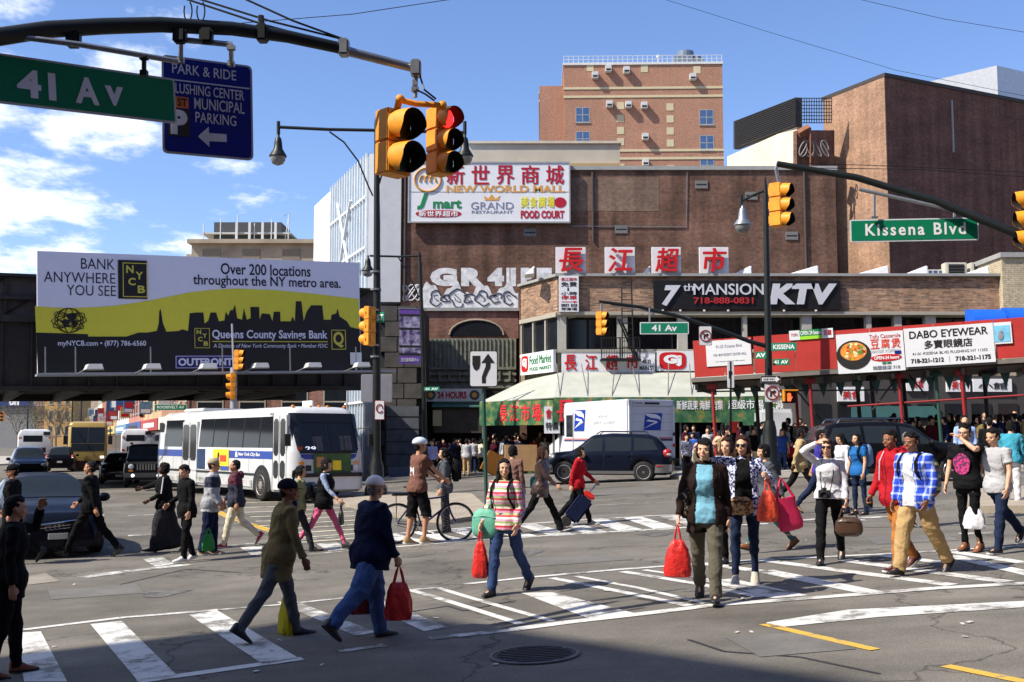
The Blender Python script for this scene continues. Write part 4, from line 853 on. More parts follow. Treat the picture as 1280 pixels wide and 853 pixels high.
def lamp(root,nm,x,y,z,sx,sy,sz,m): return MB().ell((x,y,z),(sx,sy,sz),None,12,8).build(nm,m,root,smooth=60)
def seams(c,xs,m=DARK):
    for x0,za,zb in xs: c['patch']('door_seam',((x0,za),(x0+0.012,za),(x0+0.012,zb),(x0,zb)),m,0.003,None,1,4)

# --- dark saloon with four-ring badge, bottom left
def saloon(loc,rz,label,pm,group=None,rings_badge=True):
    c=lofted_car(loc,rz,label,'car',pm,4.45,
        top=[(-2.225,0.55),(-2.15,0.98),(-1.75,1.08),(-1.0,1.36),(-0.35,1.43),(0.25,1.39),(1.05,1.0),(1.6,0.92),(2.05,0.78),(2.17,0.66),(2.225,0.42)],
        wb=[(-2.225,0.72),(-1.9,0.86),(-0.8,0.9),(1.2,0.9),(1.8,0.85),(2.1,0.74),(2.225,0.6)],
        wr=[(-2.225,0.62),(-1.6,0.66),(-0.9,0.56),(0.25,0.57),(1.0,0.72),(1.7,0.72),(2.225,0.5)],
        belt=[(-2.225,0.62),(-1.9,0.92),(0.9,0.9),(1.8,0.76),(2.225,0.45)],sill=0.2,wheels=(-1.35,1.35),wr_r=0.32,
        glass_side=[((-0.02,0.94),(0.86,0.93),(0.32,1.30),(-0.02,1.34)),((-1.0,0.95),(-0.1,0.94),(-0.1,1.34),(-0.85,1.27))],wind=(1.02,0.34),rear=(-1.72,-1.02),group=group)
    r=c['root']
    seams(c,[(-0.06,0.3,0.9),(0.98,0.4,0.88),(-1.0,0.55,0.9)])
    g=MB(); g.poly([(-0.36,0.62),(0.36,0.62),(0.42,0.5),(0.28,0.26),(-0.28,0.26),(-0.42,0.5)],0,0.03)
    gr=g.build('grille',DARK,r,(2.2,0,0),(0,R(-6),R(90)))
    o=MB()
    pts=[(-0.36,0.62),(0.36,0.62),(0.42,0.5),(0.28,0.26),(-0.28,0.26),(-0.42,0.5),(-0.36,0.62)]
    o.tube([(p[0],-0.01,p[1]) for p in pts],0.013,6).build('grille_frame',CHROME,gr)
    for i in range(6): MB().box(-0.34,0.34,-0.006,0.002,0.30+i*0.05,0.308+i*0.05).build('grille_bar',CHROME,gr)
    if rings_badge:
        b=MB()
        for i in range(4):
            cx=(i-1.5)*0.075; b.tube([(cx+0.045*math.cos(t),-0.02,0.55+0.045*math.sin(t)) for t in [2*math.pi*j/16 for j in range(17)]],0.006,5,close=False)
        b.build('badge',CHROME,gr)
    for s in (1,-1):
        h=MB(); h.add([(2.09,s*.44,.60),(2.00,s*.74,.64),(1.86,s*.82,.73),(2.02,s*.50,.71),(2.0,s*.44,.60),(1.9,s*.74,.64),(1.78,s*.8,.73),(1.95,s*.5,.71)],[(0,1,2,3),(0,1,5,4),(1,2,6,5),(2,3,7,6),(3,0,4,7)])
        h.build('headlight',LAMP,r,(0.07,0,0))
        lamp(r,'tail_light',-2.14,s*0.66,0.82,0.06,0.16,0.06,TAIL)
        MB().box(2.06,2.12,min(s*.52,s*.74),max(s*.52,s*.74),0.28,0.42).build('air_intake',DARK,r)
    p=box('number_plate',mat('plate_white',srgb(215,212,200),0.5,var=0.05),-0.16,0.16,-0.02,0,0.34,0.44,r,loc=(2.25,0,0),rot=(0,0,R(90)))
    return c
def estate(loc,rz,label,pm,top_h=1.68,Lg=4.55,silver=None,rear_plate=False,group=None,rails=True,hood=1.02):
    """five-door utility car"""
    k=top_h/1.68; hl=Lg/2
    c=lofted_car(loc,rz,label,'car',pm,Lg,
        top=[(-hl,0.62),(-hl+.06,1.0),(-hl+.12,1.12),(-hl+.5,1.56*k),(-hl+.75,1.64*k),(-0.3,1.68*k),(0.35,1.62*k),(1.0,1.14),(1.15,hood+.05),(1.7,hood),(hl-.15,0.86),(hl,0.5)],
        wb=[(-hl,0.76),(-hl+.3,0.88),(-0.8,0.91),(1.2,0.91),(hl-.4,0.88),(hl,0.66)],
        wr=[(-hl,0.7),(-hl+.5,0.64),(-0.9,0.64),(0.35,0.63),(1.0,0.74),(hl-.4,0.76),(hl,0.55)],
        belt=[(-hl,0.66),(-hl+.12,1.05),(0.9,1.0),(1.6,0.9),(hl,0.5)],sill=0.28,wheels=(-1.36,1.34),wr_r=0.36,
        glass_side=[((0.03,1.06),(0.92,1.04),(0.40,1.47*k),(0.03,1.54*k)),((-0.95,1.07),(-0.06,1.06),(-0.06,1.54*k),(-0.95,1.54*k)),((-hl+.42,1.12),(-1.04,1.08),(-1.04,1.53*k),(-hl+.62,1.48*k))],
        wind=(1.0,0.42),rear=(-hl+.15,-hl+.48),sillmat=silver,group=group)
    r=c['root']; seams(c,[(-0.02,0.4,1.02),(0.98,0.5,0.98),(-0.98,0.7,1.03)])
    for dx in (-0.12,0.84-1.66): c['patch']('door_handle',((dx-0.14,0.90),(dx,0.90),(dx,0.93),(dx-0.14,0.93)),pm,0.025,None,2,1)
    for s in (1,-1):
        lamp(r,'headlight',hl-.14,s*0.66,0.78,0.12,0.18,0.09,LAMP)
        t=lamp(r,'tail_light',-hl+.14,s*0.78,1.0,0.13,0.10,0.14,TAIL); lamp(t,'reversing_lamp',-hl+.10,s*0.79,0.96,0.12,0.09,0.06,LAMP)
        if rails:
            q=MB().tube([(-hl+.75,s*0.60,1.60*k),(-hl+.85,s*0.60,1.73*k),(0.1,s*0.58,1.74*k),(0.25,s*.58,1.64*k)],0.02,6); q.build('roof_rail',CHROME,r,smooth=50)
    if silver:
        b=MB(); b.poly([(-0.80,.36),(.80,.36),(.82,.62),(-.82,.62)],-0.1,0.06); b.build('bumper',silver,r,(-hl+0.02,0,0),(0,0,R(-90)),bevel=0.03)
        c['patch']('bumper_corner',((-hl+.04,.34),(-hl+.55,.34),(-hl+.50,.62),(-hl+.04,.62)),silver,0.02,None,4,2)
        c['patch']('bumper_corner',((hl-.55,.34),(hl-.04,.34),(hl-.06,.6),(hl-.52,.6)),silver,0.02,None,4,2)
        c['patch']('marker',((-hl+.28,.55),(-hl+.48,.55),(-hl+.48,.59),(-hl+.28,.59)),TAIL,0.03,None,2,1)
    box('number_plate',PLATE if rear_plate else mat('plate_white',srgb(215,212,200),0.5),-0.16,0.16,-0.02,0,0.62,0.74,r,loc=(-hl-0.03,0,0),rot=(0,0,R(-90)))
    MB().poly([(-.45,.62),(.45,.62),(.4,.8),(-.4,.8)],0,0.04).build('grille',DARK,r,(hl-0.02,0,0),(0,0,R(90)))
    return c
def jeep(loc,rz,label,pm):
    hl=2.25
    c=lofted_car(loc,rz,label,'car',pm,4.5,top=[(-hl,1.0),(-hl+.05,1.7),(-hl+.2,1.79),(0.55,1.80),(0.8,1.72),(1.15,1.18),(1.3,1.12),(2.1,1.06),(hl,1.0)],
        wb=[(-hl,.88),(hl-.1,.88),(hl,.84)],wr=[(-hl,.74),(0.8,.72),(1.2,.76),(hl,.74)],belt=[(-hl,1.1),(1.1,1.08),(hl,.98)],sill=0.35,wheels=(-1.4,1.42),wr_r=0.39,
        glass_side=[((0.1,1.15),(0.98,1.14),(0.75,1.62),(0.1,1.66)),((-0.85,1.15),(0.0,1.15),(0.0,1.66),(-0.85,1.66)),((-2.0,1.15),(-0.95,1.15),(-0.95,1.66),(-1.98,1.66))],wind=(1.15,0.82),rear=(-hl+.02,-hl+.1))
    r=c['root']
    for i in range(7): MB().box(-0.012,0.012,-(i-3)*.11-.03,-(i-3)*.11+.03,.74,1.0).build('grille_slot',CHROME,r,(hl+.004,0,0))
    for s in (1,-1):
        MB().lathe([(0.11,0),(0.11,.04),(.09,.05)],16,M=Matrix.Rotation(R(90),3,'Y')).build('headlight',LAMP,r,(hl-.01,s*.58,.88),smooth=40)
        box('indicator',AMBER,-0.02,0.03,-.09,.09,.68,.75,r,loc=(hl,s*.58,0))
        MB().lathe([(0.07,0),(0.07,.04)],12,M=Matrix.Rotation(R(90),3,'Y')).build('fog_lamp',mat('lamp_lit',(0.9,0.9,0.9),0.2,var=0,emit=((1,0.97,0.9),1.5)),r,(hl+.08,s*.5,.52))
        box('roof_rail',DARK,-2.0,.6,s*.66-.02,s*.66+.02,1.78,1.86,r)
    box('bumper',mat('bumper_grey',(0.08,0.08,0.085),0.6),hl-.05,hl+.12,-.86,.86,.42,.62,r,bevel=.03)
    for zz in (0.78,0.96): pass
    return c

# --- slab-sided vehicles: stacked rounded outlines
def stacked(root,pm,xr,xf,hw,levels,rc=0.18,name='body',smooth=35,rcf=None):
    """levels: list of (z, rear dx, front dx, side inset)"""
    rr=[]
    for z,dr,df,ins in levels:
        x0,x1,y=xr+dr,xf-df,hw-ins; ring=[]
        for cx,cy,a0,rc_ in ((x1,y,0,rcf or rc),(x0,y,90,rc),(x0,-y,180,rc),(x1,-y,270,rcf or rc)):
            sx=1 if cx == x1 else-1; sy=1 if cy>0 else-1
            for i in range(6):
                a=R(a0+90*i/5); ring.append((cx-sx*rc_+rc_*math.cos(a),cy-sy*rc_+rc_*math.sin(a),z))
        rr.append(ring)
    return MB().rings(rr).build(name,pm,root,smooth=smooth)
def side_box(name,m,root,x0,x1,z0,z1,y,s,th=0.012,bevel=0):
    a,b=(y-0.03,y+th) if s>0 else (-y-th,-y+0.03)
    return box(name,m,x0,x1,a,b,z0,z1,root,bevel=bevel)
WHITE_P=mat('paint_white',(0.56,0.57,0.58),0.35,var=0.16,scale=1.1,coat=0.25,rvar=.08); BLUE_P=mat('stripe_blue',srgb(20,62,150),0.35,var=0.05,coat=0.4)
def ground_z(x,y): return G(x,y)
# --- the white and blue city bus
def city_bus(loc,rz):
    r=empty('city_bus',loc,rz,'white city bus with a blue stripe turning out from under the railway bridge','bus')
    Lf=6.1; hw=1.28
    stacked(r,WHITE_P,-6.1,6.1,hw,[(0.32,.25,.12,.06),(0.40,.05,.0,.02),(0.95,0,0,0),(1.55,0,0.06,0),(1.62,0,.08,0.005),(2.2,.02,.26,.04),(2.65,.05,.42,.09),(2.85,.12,.52,.17),(2.97,.25,.7,.32),(3.0,.6,1.0,.6)],rc=0.22,rcf=0.34)
    dk=mat('bus_window',(0.012,0.014,0.018),0.08,var=0.2,spec=.3)
    for s in (-1,1):
        def sb(nm,m,x0,x1,z0,z1,th=0.012,ins=0.0): return side_box(nm,m,r,x0,x1,z0,z1,hw-ins,s,th)
        band=MB()
        for (x0,x1) in ((-5.2,-3.35),(-1.6,4.95)):
            q=MB(); yy=lambda z,e: s*(hw-(0.0 if z<1.66 else (z-1.62)*0.0875)+e)
            vs=[(x0,yy(1.7,.014),1.7),(x1,yy(1.7,.014),1.7),(x1,yy(2.68,.014),2.68),(x0,yy(2.68,.014),2.68),(x0,yy(1.7,-.05),1.7),(x1,yy(1.7,-.05),1.7),(x1,yy(2.68,-.05),2.68),(x0,yy(2.68,-.05),2.68)]
            q.add(vs,[(0,1,2,3) if s<0 else (3,2,1,0),(0,4,5,1),(1,5,6,2),(2,6,7,3),(3,7,4,0)]); q.build('window_band',dk,r)
            nn=max(1,round((x1-x0)/1.32))
            for i in range(1,nn+(0)):
                xx=x0+(x1-x0)*i/nn
                MB().add([(xx-.025,yy(1.7,.022),1.7),(xx+.025,yy(1.7,.022),1.7),(xx+.025,yy(2.68,.022),2.68),(xx-.025,yy(2.68,.022),2.68)],[(0,1,2,3) if s<0 else (3,2,1,0)]).build('window_post',DARK,r)
        sb('stripe',BLUE_P,-5.9,5.0,1.33,1.58,.006)
        sb('rub_rail',DARK,-5.9,4.2,0.80,0.86,.02)
        sb('vent',DARK,-6.0+.15,-5.4,2.25,2.6,-0.02)
        for wx,rw in ((3.9,.5),(-2.9,.5)):
            a=MB(); pts=[(wx+.66*math.cos(R(t)),.48+.66*math.sin(R(t))) for t in range(-12,193,12)]+[(wx-.66,.3),(wx+.66,.3)]
            a.poly(pts[:-2]+[(wx-.64,.31),(wx+.64,.31)],s*(hw+.012) if s<0 else hw-.05,-hw+.05 if s<0 else hw+.012).build('wheel_arch',DARK,r)
            wheel(r,wx,s*(hw-0.1),0.5,0.28,'bus',s)
    # doors on the kerb side
    def door(x0,x1,zt):
        y=-hw
        f=box('door',WHITE_P,x0,x1,y-.02,y+.1,.38,zt,r,bevel=.012)
        n=2; w_=(x1-x0)/n
        for i in range(n):
            for (a,b) in ((1.45,zt-.12),(.75,1.3)) if zt>2.6 else ((1.2,zt-.1),):
                m=MB(); xx0,xx1=x0+w_*i+.07,x0+w_*(i+1)-.07; rr=.1
                pts=[(xx0,a+rr),(xx0+rr,a),(xx1-rr,a),(xx1,a+rr),(xx1,b-rr),(xx1-rr,b),(xx0+rr,b),(xx0,b-rr)]
                m.poly(pts,y-.032,y-.005).build('door_glass',dk,f)
            box('door_edge',DARK,x0+w_*i-.012,x0+w_*i+.012,y-.026,y,.4,zt-.02,f)
        return f
    door(4.75,5.72,2.72); door(-3.2,-1.75,2.6)
    # side advertisement
    ad=box('advertisement',mat('ad_yellow',srgb(235,205,40),0.5),-0.2,1.2,-hw-.02,-hw+.02,.92,1.62,r)
    box('ad_panel',mat('ad_night',srgb(32,52,88),0.5,var=.5,scale=4),-2.0+.3,-0.9,-hw-.02,-hw+.02,.92,1.62,ad)
    box('ad_panel',mat('ad_white',srgb(225,228,232),0.5),-0.9,-0.2,-hw-.02,-hw+.02,.92,1.62,ad)
    box('ad_panel',BLUE_P,0.5,1.2,-hw-.026,-hw-.01,.92,1.05,ad)
    rnd=random.Random(4)
    for i in range(14):
        cx,cz=rnd.uniform(-.8,.4),rnd.uniform(1.05,1.5); q=rnd.uniform(.04,.09)
        MB().poly([(cx+q*math.cos(t*math.pi/4),cz+q*1.3*math.sin(t*math.pi/4)) for t in range(8)],-hw-.028,-hw-.015).build('ad_figure',[BLUE_P,TAIL,DARK,mat('ad_yellow',0)][i %4],ad)
    box('ad_text_block',mat('ad_red',srgb(200,70,40),.5),.45,1.0,-hw-.028,-hw-.015,1.2,1.42,ad)
    wt=mat('white_print',(0.8,0.8,0.8),0.5,var=0)
    text('New York City Bus',wt,r,2.0,3.75,1.385,1.53,-hw-.012,.02,.003,.2)
    MB().poly([(1.75,1.37),(1.95,1.37),(1.9,1.55),(1.78,1.55)],-hw-.014,-hw-.006).build('emblem',wt,r)
    text('3029',mat('black_print',(0.015,0.015,0.015),.5,var=0),r,4.3,4.62,2.72,2.80,-hw+.07,.03,.003)
    # windscreen: two curved panes
    def fx(z):
        ks=[(0.4,0),(1.55,.06),(1.62,.08),(2.2,.26),(2.65,.42),(2.85,.52)]
        for (a,b),(c,d) in zip(ks,ks[1:]):
            if a <= z <= c: return 6.1-(b+(d-b)*(z-a)/(c-a))
        return 6.1
    def front(y,z,e):
        x=fx(z); t=max(0,abs(y)-(hw-.34-.04)); x -=(0.34-math.sqrt(max(.34**2-min(t,.33)**2,0))) if t>0 else 0
        return (x+e,y,z)
    def fpatch(nm,y0,y1,z0,z1,m,e=.012,n=12,mz=8):
        q=MB();
        for i in range(n+1):
            for j in range(mz+1): q.v.append(front(y0+(y1-y0)*i/n,z0+(z1-z0)*j/mz,e))
        for i in range(n):
            for j in range(mz): a=i*(mz+1)+j; q.f.append((a,a+mz+1,a+mz+2,a+1))
        return q.build(nm,m,r,smooth=50)
    fpatch('windscreen',-1.16,1.16,1.52,2.78,dk,.014,20,12)
    fpatch('destination_board',-.95,.95,2.5,2.76,mat('board_black',(0.008,.008,.008),.3),.022)
    for yy,zz,hw_ in ((.62,1.62,.2),(-.35,1.6,.16)): fpatch('seat_shape',yy-hw_,yy+hw_,zz,zz+.45,mat('seat_dim',(.045,.05,.06),.6,var=.5,scale=5),.018,4,3)
    for s in (-1,1):
        for k in range(9): side_box('panel_joint',mat('joint_grey',(.25,.26,.28),.6),r,-5.4+k*1.18,-5.385+k*1.18,.9,1.32,hw,s,.004)
        side_box('skirt_grime',worn('grime',(.16,.15,.135),.45,.65,2.5,(.5,.5,.49)),r,-5.9,3.1,.42,.62,hw,s,.004)
    fpatch('windscreen_post',-.02,.02,1.55,2.5,DARK,.024,1,8)
    for y in (-.45,.55): fpatch('wiper',y,y+.03,1.55,2.2,DARK,.035,1,6)
    fpatch('stripe',-1.18,1.18,1.33,1.50,BLUE_P,.01,20,2)
    fpatch('bumper',-1.2,1.2,.40,.80,mat('bumper_white',(0.6,.61,.62),.5),.10,20,3); fpatch('bumper_strip',-1.22,1.22,.80,.92,DARK,.13,20,2)
    for y in (-.95,-.72,.72,.95): fpatch('headlight',y-.10,y+.10,.98,1.16,LAMP if abs(y)>.8 else DARK,.03,3,2)
    for y in (-.98,.98): fpatch('indicator',y-.12,y+.12,1.18,1.27,AMBER,.03,3,2)
    fpatch('front_poster',-.55,.75,.92,1.52,mat('poster_green',srgb(60,92,48),.5,var=.4,scale=5),.04,6,4)
    fpatch('poster_face',-.45,-.2,1.1,1.42,mat('poster_tan',srgb(190,130,80),.5),.05,3,3); fpatch('poster_face',.1,.4,1.0,1.3,mat('ad_yellow',0),.05,3,3)
    for ch,yy in (('29',.62),):
        text('29',mat('led_white',(0.8,.85,.9),.4,var=0,emit=((.75,.85,1),.6)),r,-.18,.18,1.60,1.74,0,.02,.003,loc=(fx(1.67)+.02,-.62,0),rot=(0,0,R(90)))
    text('M',mat('ad_red',0),r,-.07,.07,1.60,1.74,0,.02,.003,loc=(fx(1.67)+.02,-.98,0),rot=(0,0,R(90)))
    for y in (-.9,-.3,0,.3,.9): lamp(r,'marker_lamp',5.3,y,3.0,.05,.06,.04,AMBER)
    for s in (-1,1):
        q=MB().tube([(5.75,s*1.15,2.3),(6.1,s*1.4,2.35),(6.15,s*1.45,2.1)],.018,6); q.box(6.08,6.16,s*1.45-.1,s*1.45+.1,1.75,2.12); q.build('mirror',DARK,r)
    q=MB(); q.box(-4.5,-2.5,-.8,.8,2.98,3.12); q.build('roof_unit',WHITE_P,r,bevel=.04)
    sb2=box('advertisement_topper',mat('ad_white',0),3.7,4.4,.2,.25,2.98,3.22,r)
    return r
# --- tan coach, nose on
def coach(loc,rz):
    r=empty('coach',loc,rz,'tan coach driving towards the intersection under the bridge','bus'); pm=paint('gold',srgb(165,140,80),.3); hw=1.28
    stacked(r,pm,-6.3,6.3,hw,[(.3,.1,.15,.06),(.45,0,0,0),(1.2,0,0,0),(3.2,0,.35,0),(3.42,.1,.5,.1),(3.5,.4,.9,.35)],rc=.15,rcf=.25)
    g=MB(); fx=lambda z:6.3-max(0,(z-1.2)/2.0*.35)
    def pb(nm,y0,y1,z0,z1,m,e=.02):
        return MB().add([(fx(z0)+e,y0,z0),(fx(z0)+e,y1,z0),(fx(z1)+e,y1,z1),(fx(z1)+e,y0,z1),(fx(z0)-.05,y0,z0),(fx(z0)-.05,y1,z0),(fx(z1)-.05,y1,z1),(fx(z1)-.05,y0,z1)],[(0,1,2,3),(0,4,5,1),(1,5,6,2),(2,6,7,3),(3,7,4,0)]).build(nm,m,r)
    pb('windscreen',-1.1,-.02,2.0,3.1,GLASS); pb('windscreen',.02,1.1,2.0,3.1,GLASS); pb('lower_glass',-1.08,1.08,1.45,1.95,GLASS)
    pb('bumper',-1.2,1.2,.4,.78,mat('maroon',srgb(70,38,36),.5),.08)
    lit=mat('lamp_lit',0)
    for y in (-.95,.95): pb('headlight',y-.12,y+.12,.95,1.1,lit,.03)
    for s in (-1,1):
        MB().tube([(6.1,s*1.1,3.2),(6.5,s*1.42,3.1),(6.5,s*1.45,2.4)],.04,6).box(6.42,6.56,s*1.45-.14,s*1.45+.14,1.9,2.5).build('mirror',DARK,r)
        side_box('window_band',GLASS,r,-5.8,5.2,1.9,3.0,hw,s)
        for wx in (4.0,-3.2): wheel(r,wx,s*(hw-.12),.5,.28,'bus',s)
    return r
def rear_bus(loc,rz):
    r=empty('city_bus',loc,rz,'white city bus seen from behind beside the tan coach','bus'); hw=1.28
    stacked(r,WHITE_P,-6,6,hw,[(.35,.05,.1,.04),(.5,0,0,0),(2.6,.03,0,.02),(2.95,.2,.2,.2),(3.05,.5,.5,.5)],rc=.15)
    X0=-6.0
    def rb(nm,y0,y1,z0,z1,m,e=.02,par=None): return box(nm,m,X0-e,X0+.08,y0,y1,z0,z1,par or r)
    rb('rear_window',-.55,.85,2.05,2.55,GLASS); rb('route_sign',-1.1,-.6,2.6,2.85,DARK); rb('engine_grille',-.8,.8,1.2,1.6,DARK); rb('bumper',-1.2,1.2,.45,.65,DARK,.06)
    for y in (-1.08,1.08):
        for z in (1.0,1.25,2.3): rb('tail_light',y-.09,y+.09,z,z+.15,TAIL if z<2 else AMBER,.03)
    for s in (-1,1):
        side_box('window_band',GLASS,r,-5.2,5.2,1.6,2.5,hw,s)
        for wx in (3.9,-3.0): wheel(r,wx,s*(hw-.1),.48,.28,'bus',s)
    return r
def eagle(par,x0,x1,z0,z1,y,sl=.12):
    """blue slanted panel with a white bird head swoosh"""
    w_,h=x1-x0,z1-z0; Pn=lambda u,v:(x0+(u+sl*(v-.5))*w_,z0+v*h)
    b=MB().poly([Pn(0,0),Pn(1,0),Pn(1,1),Pn(0,1)],y,y+.03).build('emblem',mat('post_blue',srgb(22,60,160),.45,var=.04),par)
    wm=mat('white_print',0)
    MB().poly([Pn(.0,.98),Pn(.62,.93),Pn(.88,.80),Pn(.97,.56),Pn(.86,.64),Pn(.70,.68),Pn(.35,.72),Pn(.05,.86)],y-.006,y).build('emblem_wing',wm,b)
    MB().poly([Pn(.0,.10),Pn(.80,.46),Pn(.90,.40),Pn(.70,.52),Pn(.40,.50),Pn(.18,.62),Pn(.52,.62),Pn(.80,.56),Pn(.30,.36),Pn(0,.16)][:4]+[Pn(.25,.26)],y-.006,y).build('emblem_wing',wm,b)
    MB().poly([Pn(.1,.52),Pn(.66,.46),Pn(.74,.54),Pn(.2,.62)],y-.006,y).build('emblem_wing',wm,b)
def mail_truck(loc,rz):
    r=empty('mail_truck',loc,rz,'white mail delivery truck with blue and red stripes behind the dark estate car','truck')
    hw=1.12; wm=mat('truck_white',srgb(205,208,214),.45,var=.14,scale=2,coat=.3)
    # box, hood, cab
    box('cargo_box',wm,-3.3,2.2,-hw,hw,.62,3.0,r,bevel=.05)
    MB().poly([(2.19,.6),(3.75,.6),(3.8,1.15),(2.95,1.45),(2.55,2.62),(2.19,2.85)],-hw+.06,hw-.06).build('cab',wm,r,bevel=.03)
    MB().add([(2.97,-.95,1.5),(2.97,.95,1.5),(2.60,.95,2.5),(2.60,-.95,2.5)],[(0,1,2,3)]).build('windscreen',GLASS,r,(.03,0,.01))
    red=mat('stripe_red',srgb(190,40,45),.4,var=.04); nav=mat('stripe_navy',srgb(25,35,90),.4,var=.04)
    for s in (-1,1):
        y=hw
        for a,b,m in ((1.38,1.42,red),(1.30,1.36,nav)):
            side_box('stripe',m,r,-3.25,2.15,a,b,hw,s,.006)
        side_box('cab_window',GLASS,r,2.25,2.62,1.55,2.35,hw-.06,s,.012)
        side_box('cab_door_window',GLASS,r,1.35,1.95,1.5,2.45,hw,s,.012)
        side_box('door_frame',mat('frame_grey',(.3,.3,.31),.5),r,1.28,1.34,.8,2.55,hw,s,.016)
        for wx in (2.75,-1.9): wheel(r,wx,s*(hw-.14),.4,.24,'bus',s)
        box('mirror',DARK,2.6,2.7,min(s*hw,s*(hw+.28)),max(s*hw,s*(hw+.28)),1.6,2.1,r)
    # rotated sub-frame for left side print (side facing +y) and rear print (facing -x)
    lf=lambda nm: None
    e1=MB().box(-.01,.01,-.01,.0,0,.01).build('side_panel',wm,r,(0,hw+.005,0),(0,0,math.pi))
    eagle(e1,-1.15,-.25,1.75,2.65,-.02)
    for k,(xa,xb,zc) in enumerate(((.9,1.7,2.33),(.5,1.2,2.08),(1.35,2.3,2.08))): MB().tube([(xa+(xb-xa)*t/14,-.012,zc+.07*math.sin(t*1.9+k)*(1 if t %3 else .3)) for t in range(15)],.008,4).build('scrawl',mat('scrawl',srgb(165,170,180),.6),e1)
    rd=box('rear_door',wm,-.98,.98,-.03,.02,.78,2.72,r,loc=(-3.3,0,0),rot=(0,0,R(-90)))
    for i in range(1,6): box('door_slat_joint',mat('joint_grey',(.25,.26,.28),.6),-.97,.97,-.036,-.028,.78+i*.323,.79+i*.323,rd)
    for a,b,m in ((1.42,1.46,red),(1.33,1.40,nav)): box('stripe',m,-.99,1.06,-.042,-.02,a,b,rd)
    eagle(rd,-.35,.45,1.75,2.45,-.042)
    fr=MB(); fr.box(-1.08,-.98,-.06,.02,.64,2.95).box(.98,1.08,-.06,.02,.64,2.95).box(-1.08,1.08,-.06,.02,2.74,2.96); fr.build('door_surround',wm,rd)
    box('top_lamp',DARK,-.35,.35,-.075,-.05,2.80,2.88,rd)
    text('7150260',mat('black_print',0),rd,-.95,-.45,2.80,2.88,-.062,.01,.002)
    for x in (-1.03,1.03):
        for z in (1.15,1.6): MB().lathe([(.07,0),(.07,.03),(.04,.035)],12,(x,-.06,z),Matrix.Rotation(R(90),3,'X')).build('tail_light',TAIL if z<1.5 else DARK,rd)
    box('bumper',DARK,-1.1,1.1,-.35,0,.5,.62,rd)
    return r

# ---- placement
bx,by=-9.3,40.0
city_bus((bx,by,G(bx,by)),math.atan2(-9.9,7.3))
q=P(96,590,78); coach((q.x-1.6,84,G(q.x,84)-.1),R(-69))
q=P(141,575,92); rear_bus((q.x,98,G(q.x,92)),R(108))
q=P(12,572,88); r_=rear_bus((q.x-.5,94,G(q.x,90)),R(112)); tag(r_,'white bus or van at the left edge far down the road','bus')
SLV=mat('trim_silver',(.22,.22,.225),.4,metal=.5)
NAVY=paint('navy',(.006,.009,.02)); BLACK=paint('black',(.006,.006,.007))
c1=saloon((-9.0,21.6,G(-9.4,21.3)),R(-60),'dark saloon with four linked rings on its grille waiting at the left edge',paint('ink',(.008,.010,.018)))
q=P(757,590,39.2); c2=estate((q.x,39.2,G(q.x,39.2)),R(170),'navy estate car with silver bumper corners in front of the mail truck',NAVY,silver=SLV,rear_plate=True)
q=P(1112,590,30.6); c3=estate((q.x,30.6,G(q.x,30.6)),R(3),'black crossover car facing right behind the pedestrians',BLACK,top_h=1.66,Lg=4.75,hood=1.06)
q=P(186,600,48.5); jeep((q.x-.1,48.5,G(q.x,48)),R(-73),'dark off-roader with a slotted grille beside the city bus',paint('graphite',(.02,.021,.024)))
q=P(153,590,53); c5=saloon((q.x-.1,53,G(q.x,53)),R(-72),'dark red saloon with amber lamps left of the slotted-grille off-roader',paint('plum',(.02,.008,.01)),rings_badge=False)
q=P(35,590,60); c6=estate((q.x,60,G(q.x,60)),R(-64),'dark blue minivan driving towards the bridge left of the coach',paint('blue',(.012,.022,.06)),top_h=1.72,rails=False)
q=P(66,590,74); c7=estate((q.x-.3,76,G(q.x,76)),R(110),'dark car behind the blue minivan beside the coach',BLACK,rails=False)
q=P(1262,550,46); c8=estate((q.x,46,G(q.x,46)),R(175),'silver blue car parked behind the scaffold posts at the right edge',paint('steel',(.25,.30,.36)),rails=False)
q=P(1165,550,47); c9=saloon((q.x,47,G(q.x,47)),R(184),'pale green and white car parked under the shop signs',paint('mint',(.35,.42,.38)),rings_badge=False)
q=P(1085,550,50); van=empty('box_truck',(q.x,49.5,G(q.x,49)),R(180),'pale grey box truck parked behind the black crossover','truck')
box('cargo_box',mat('van_grey',srgb(190,195,205),.5,var=.08),-3.4,3.4,-1.15,1.15,.7,2.9,van,bevel=.04)
box('cab',WHITE_P,3.42,5.0,-1.0,1.0,.5,2.2,van,bevel=.15)
for s in (-1,1):
    for wx in (4.0,-2.2): wheel(van,wx,s*.95,.4,.24,'bus',s)
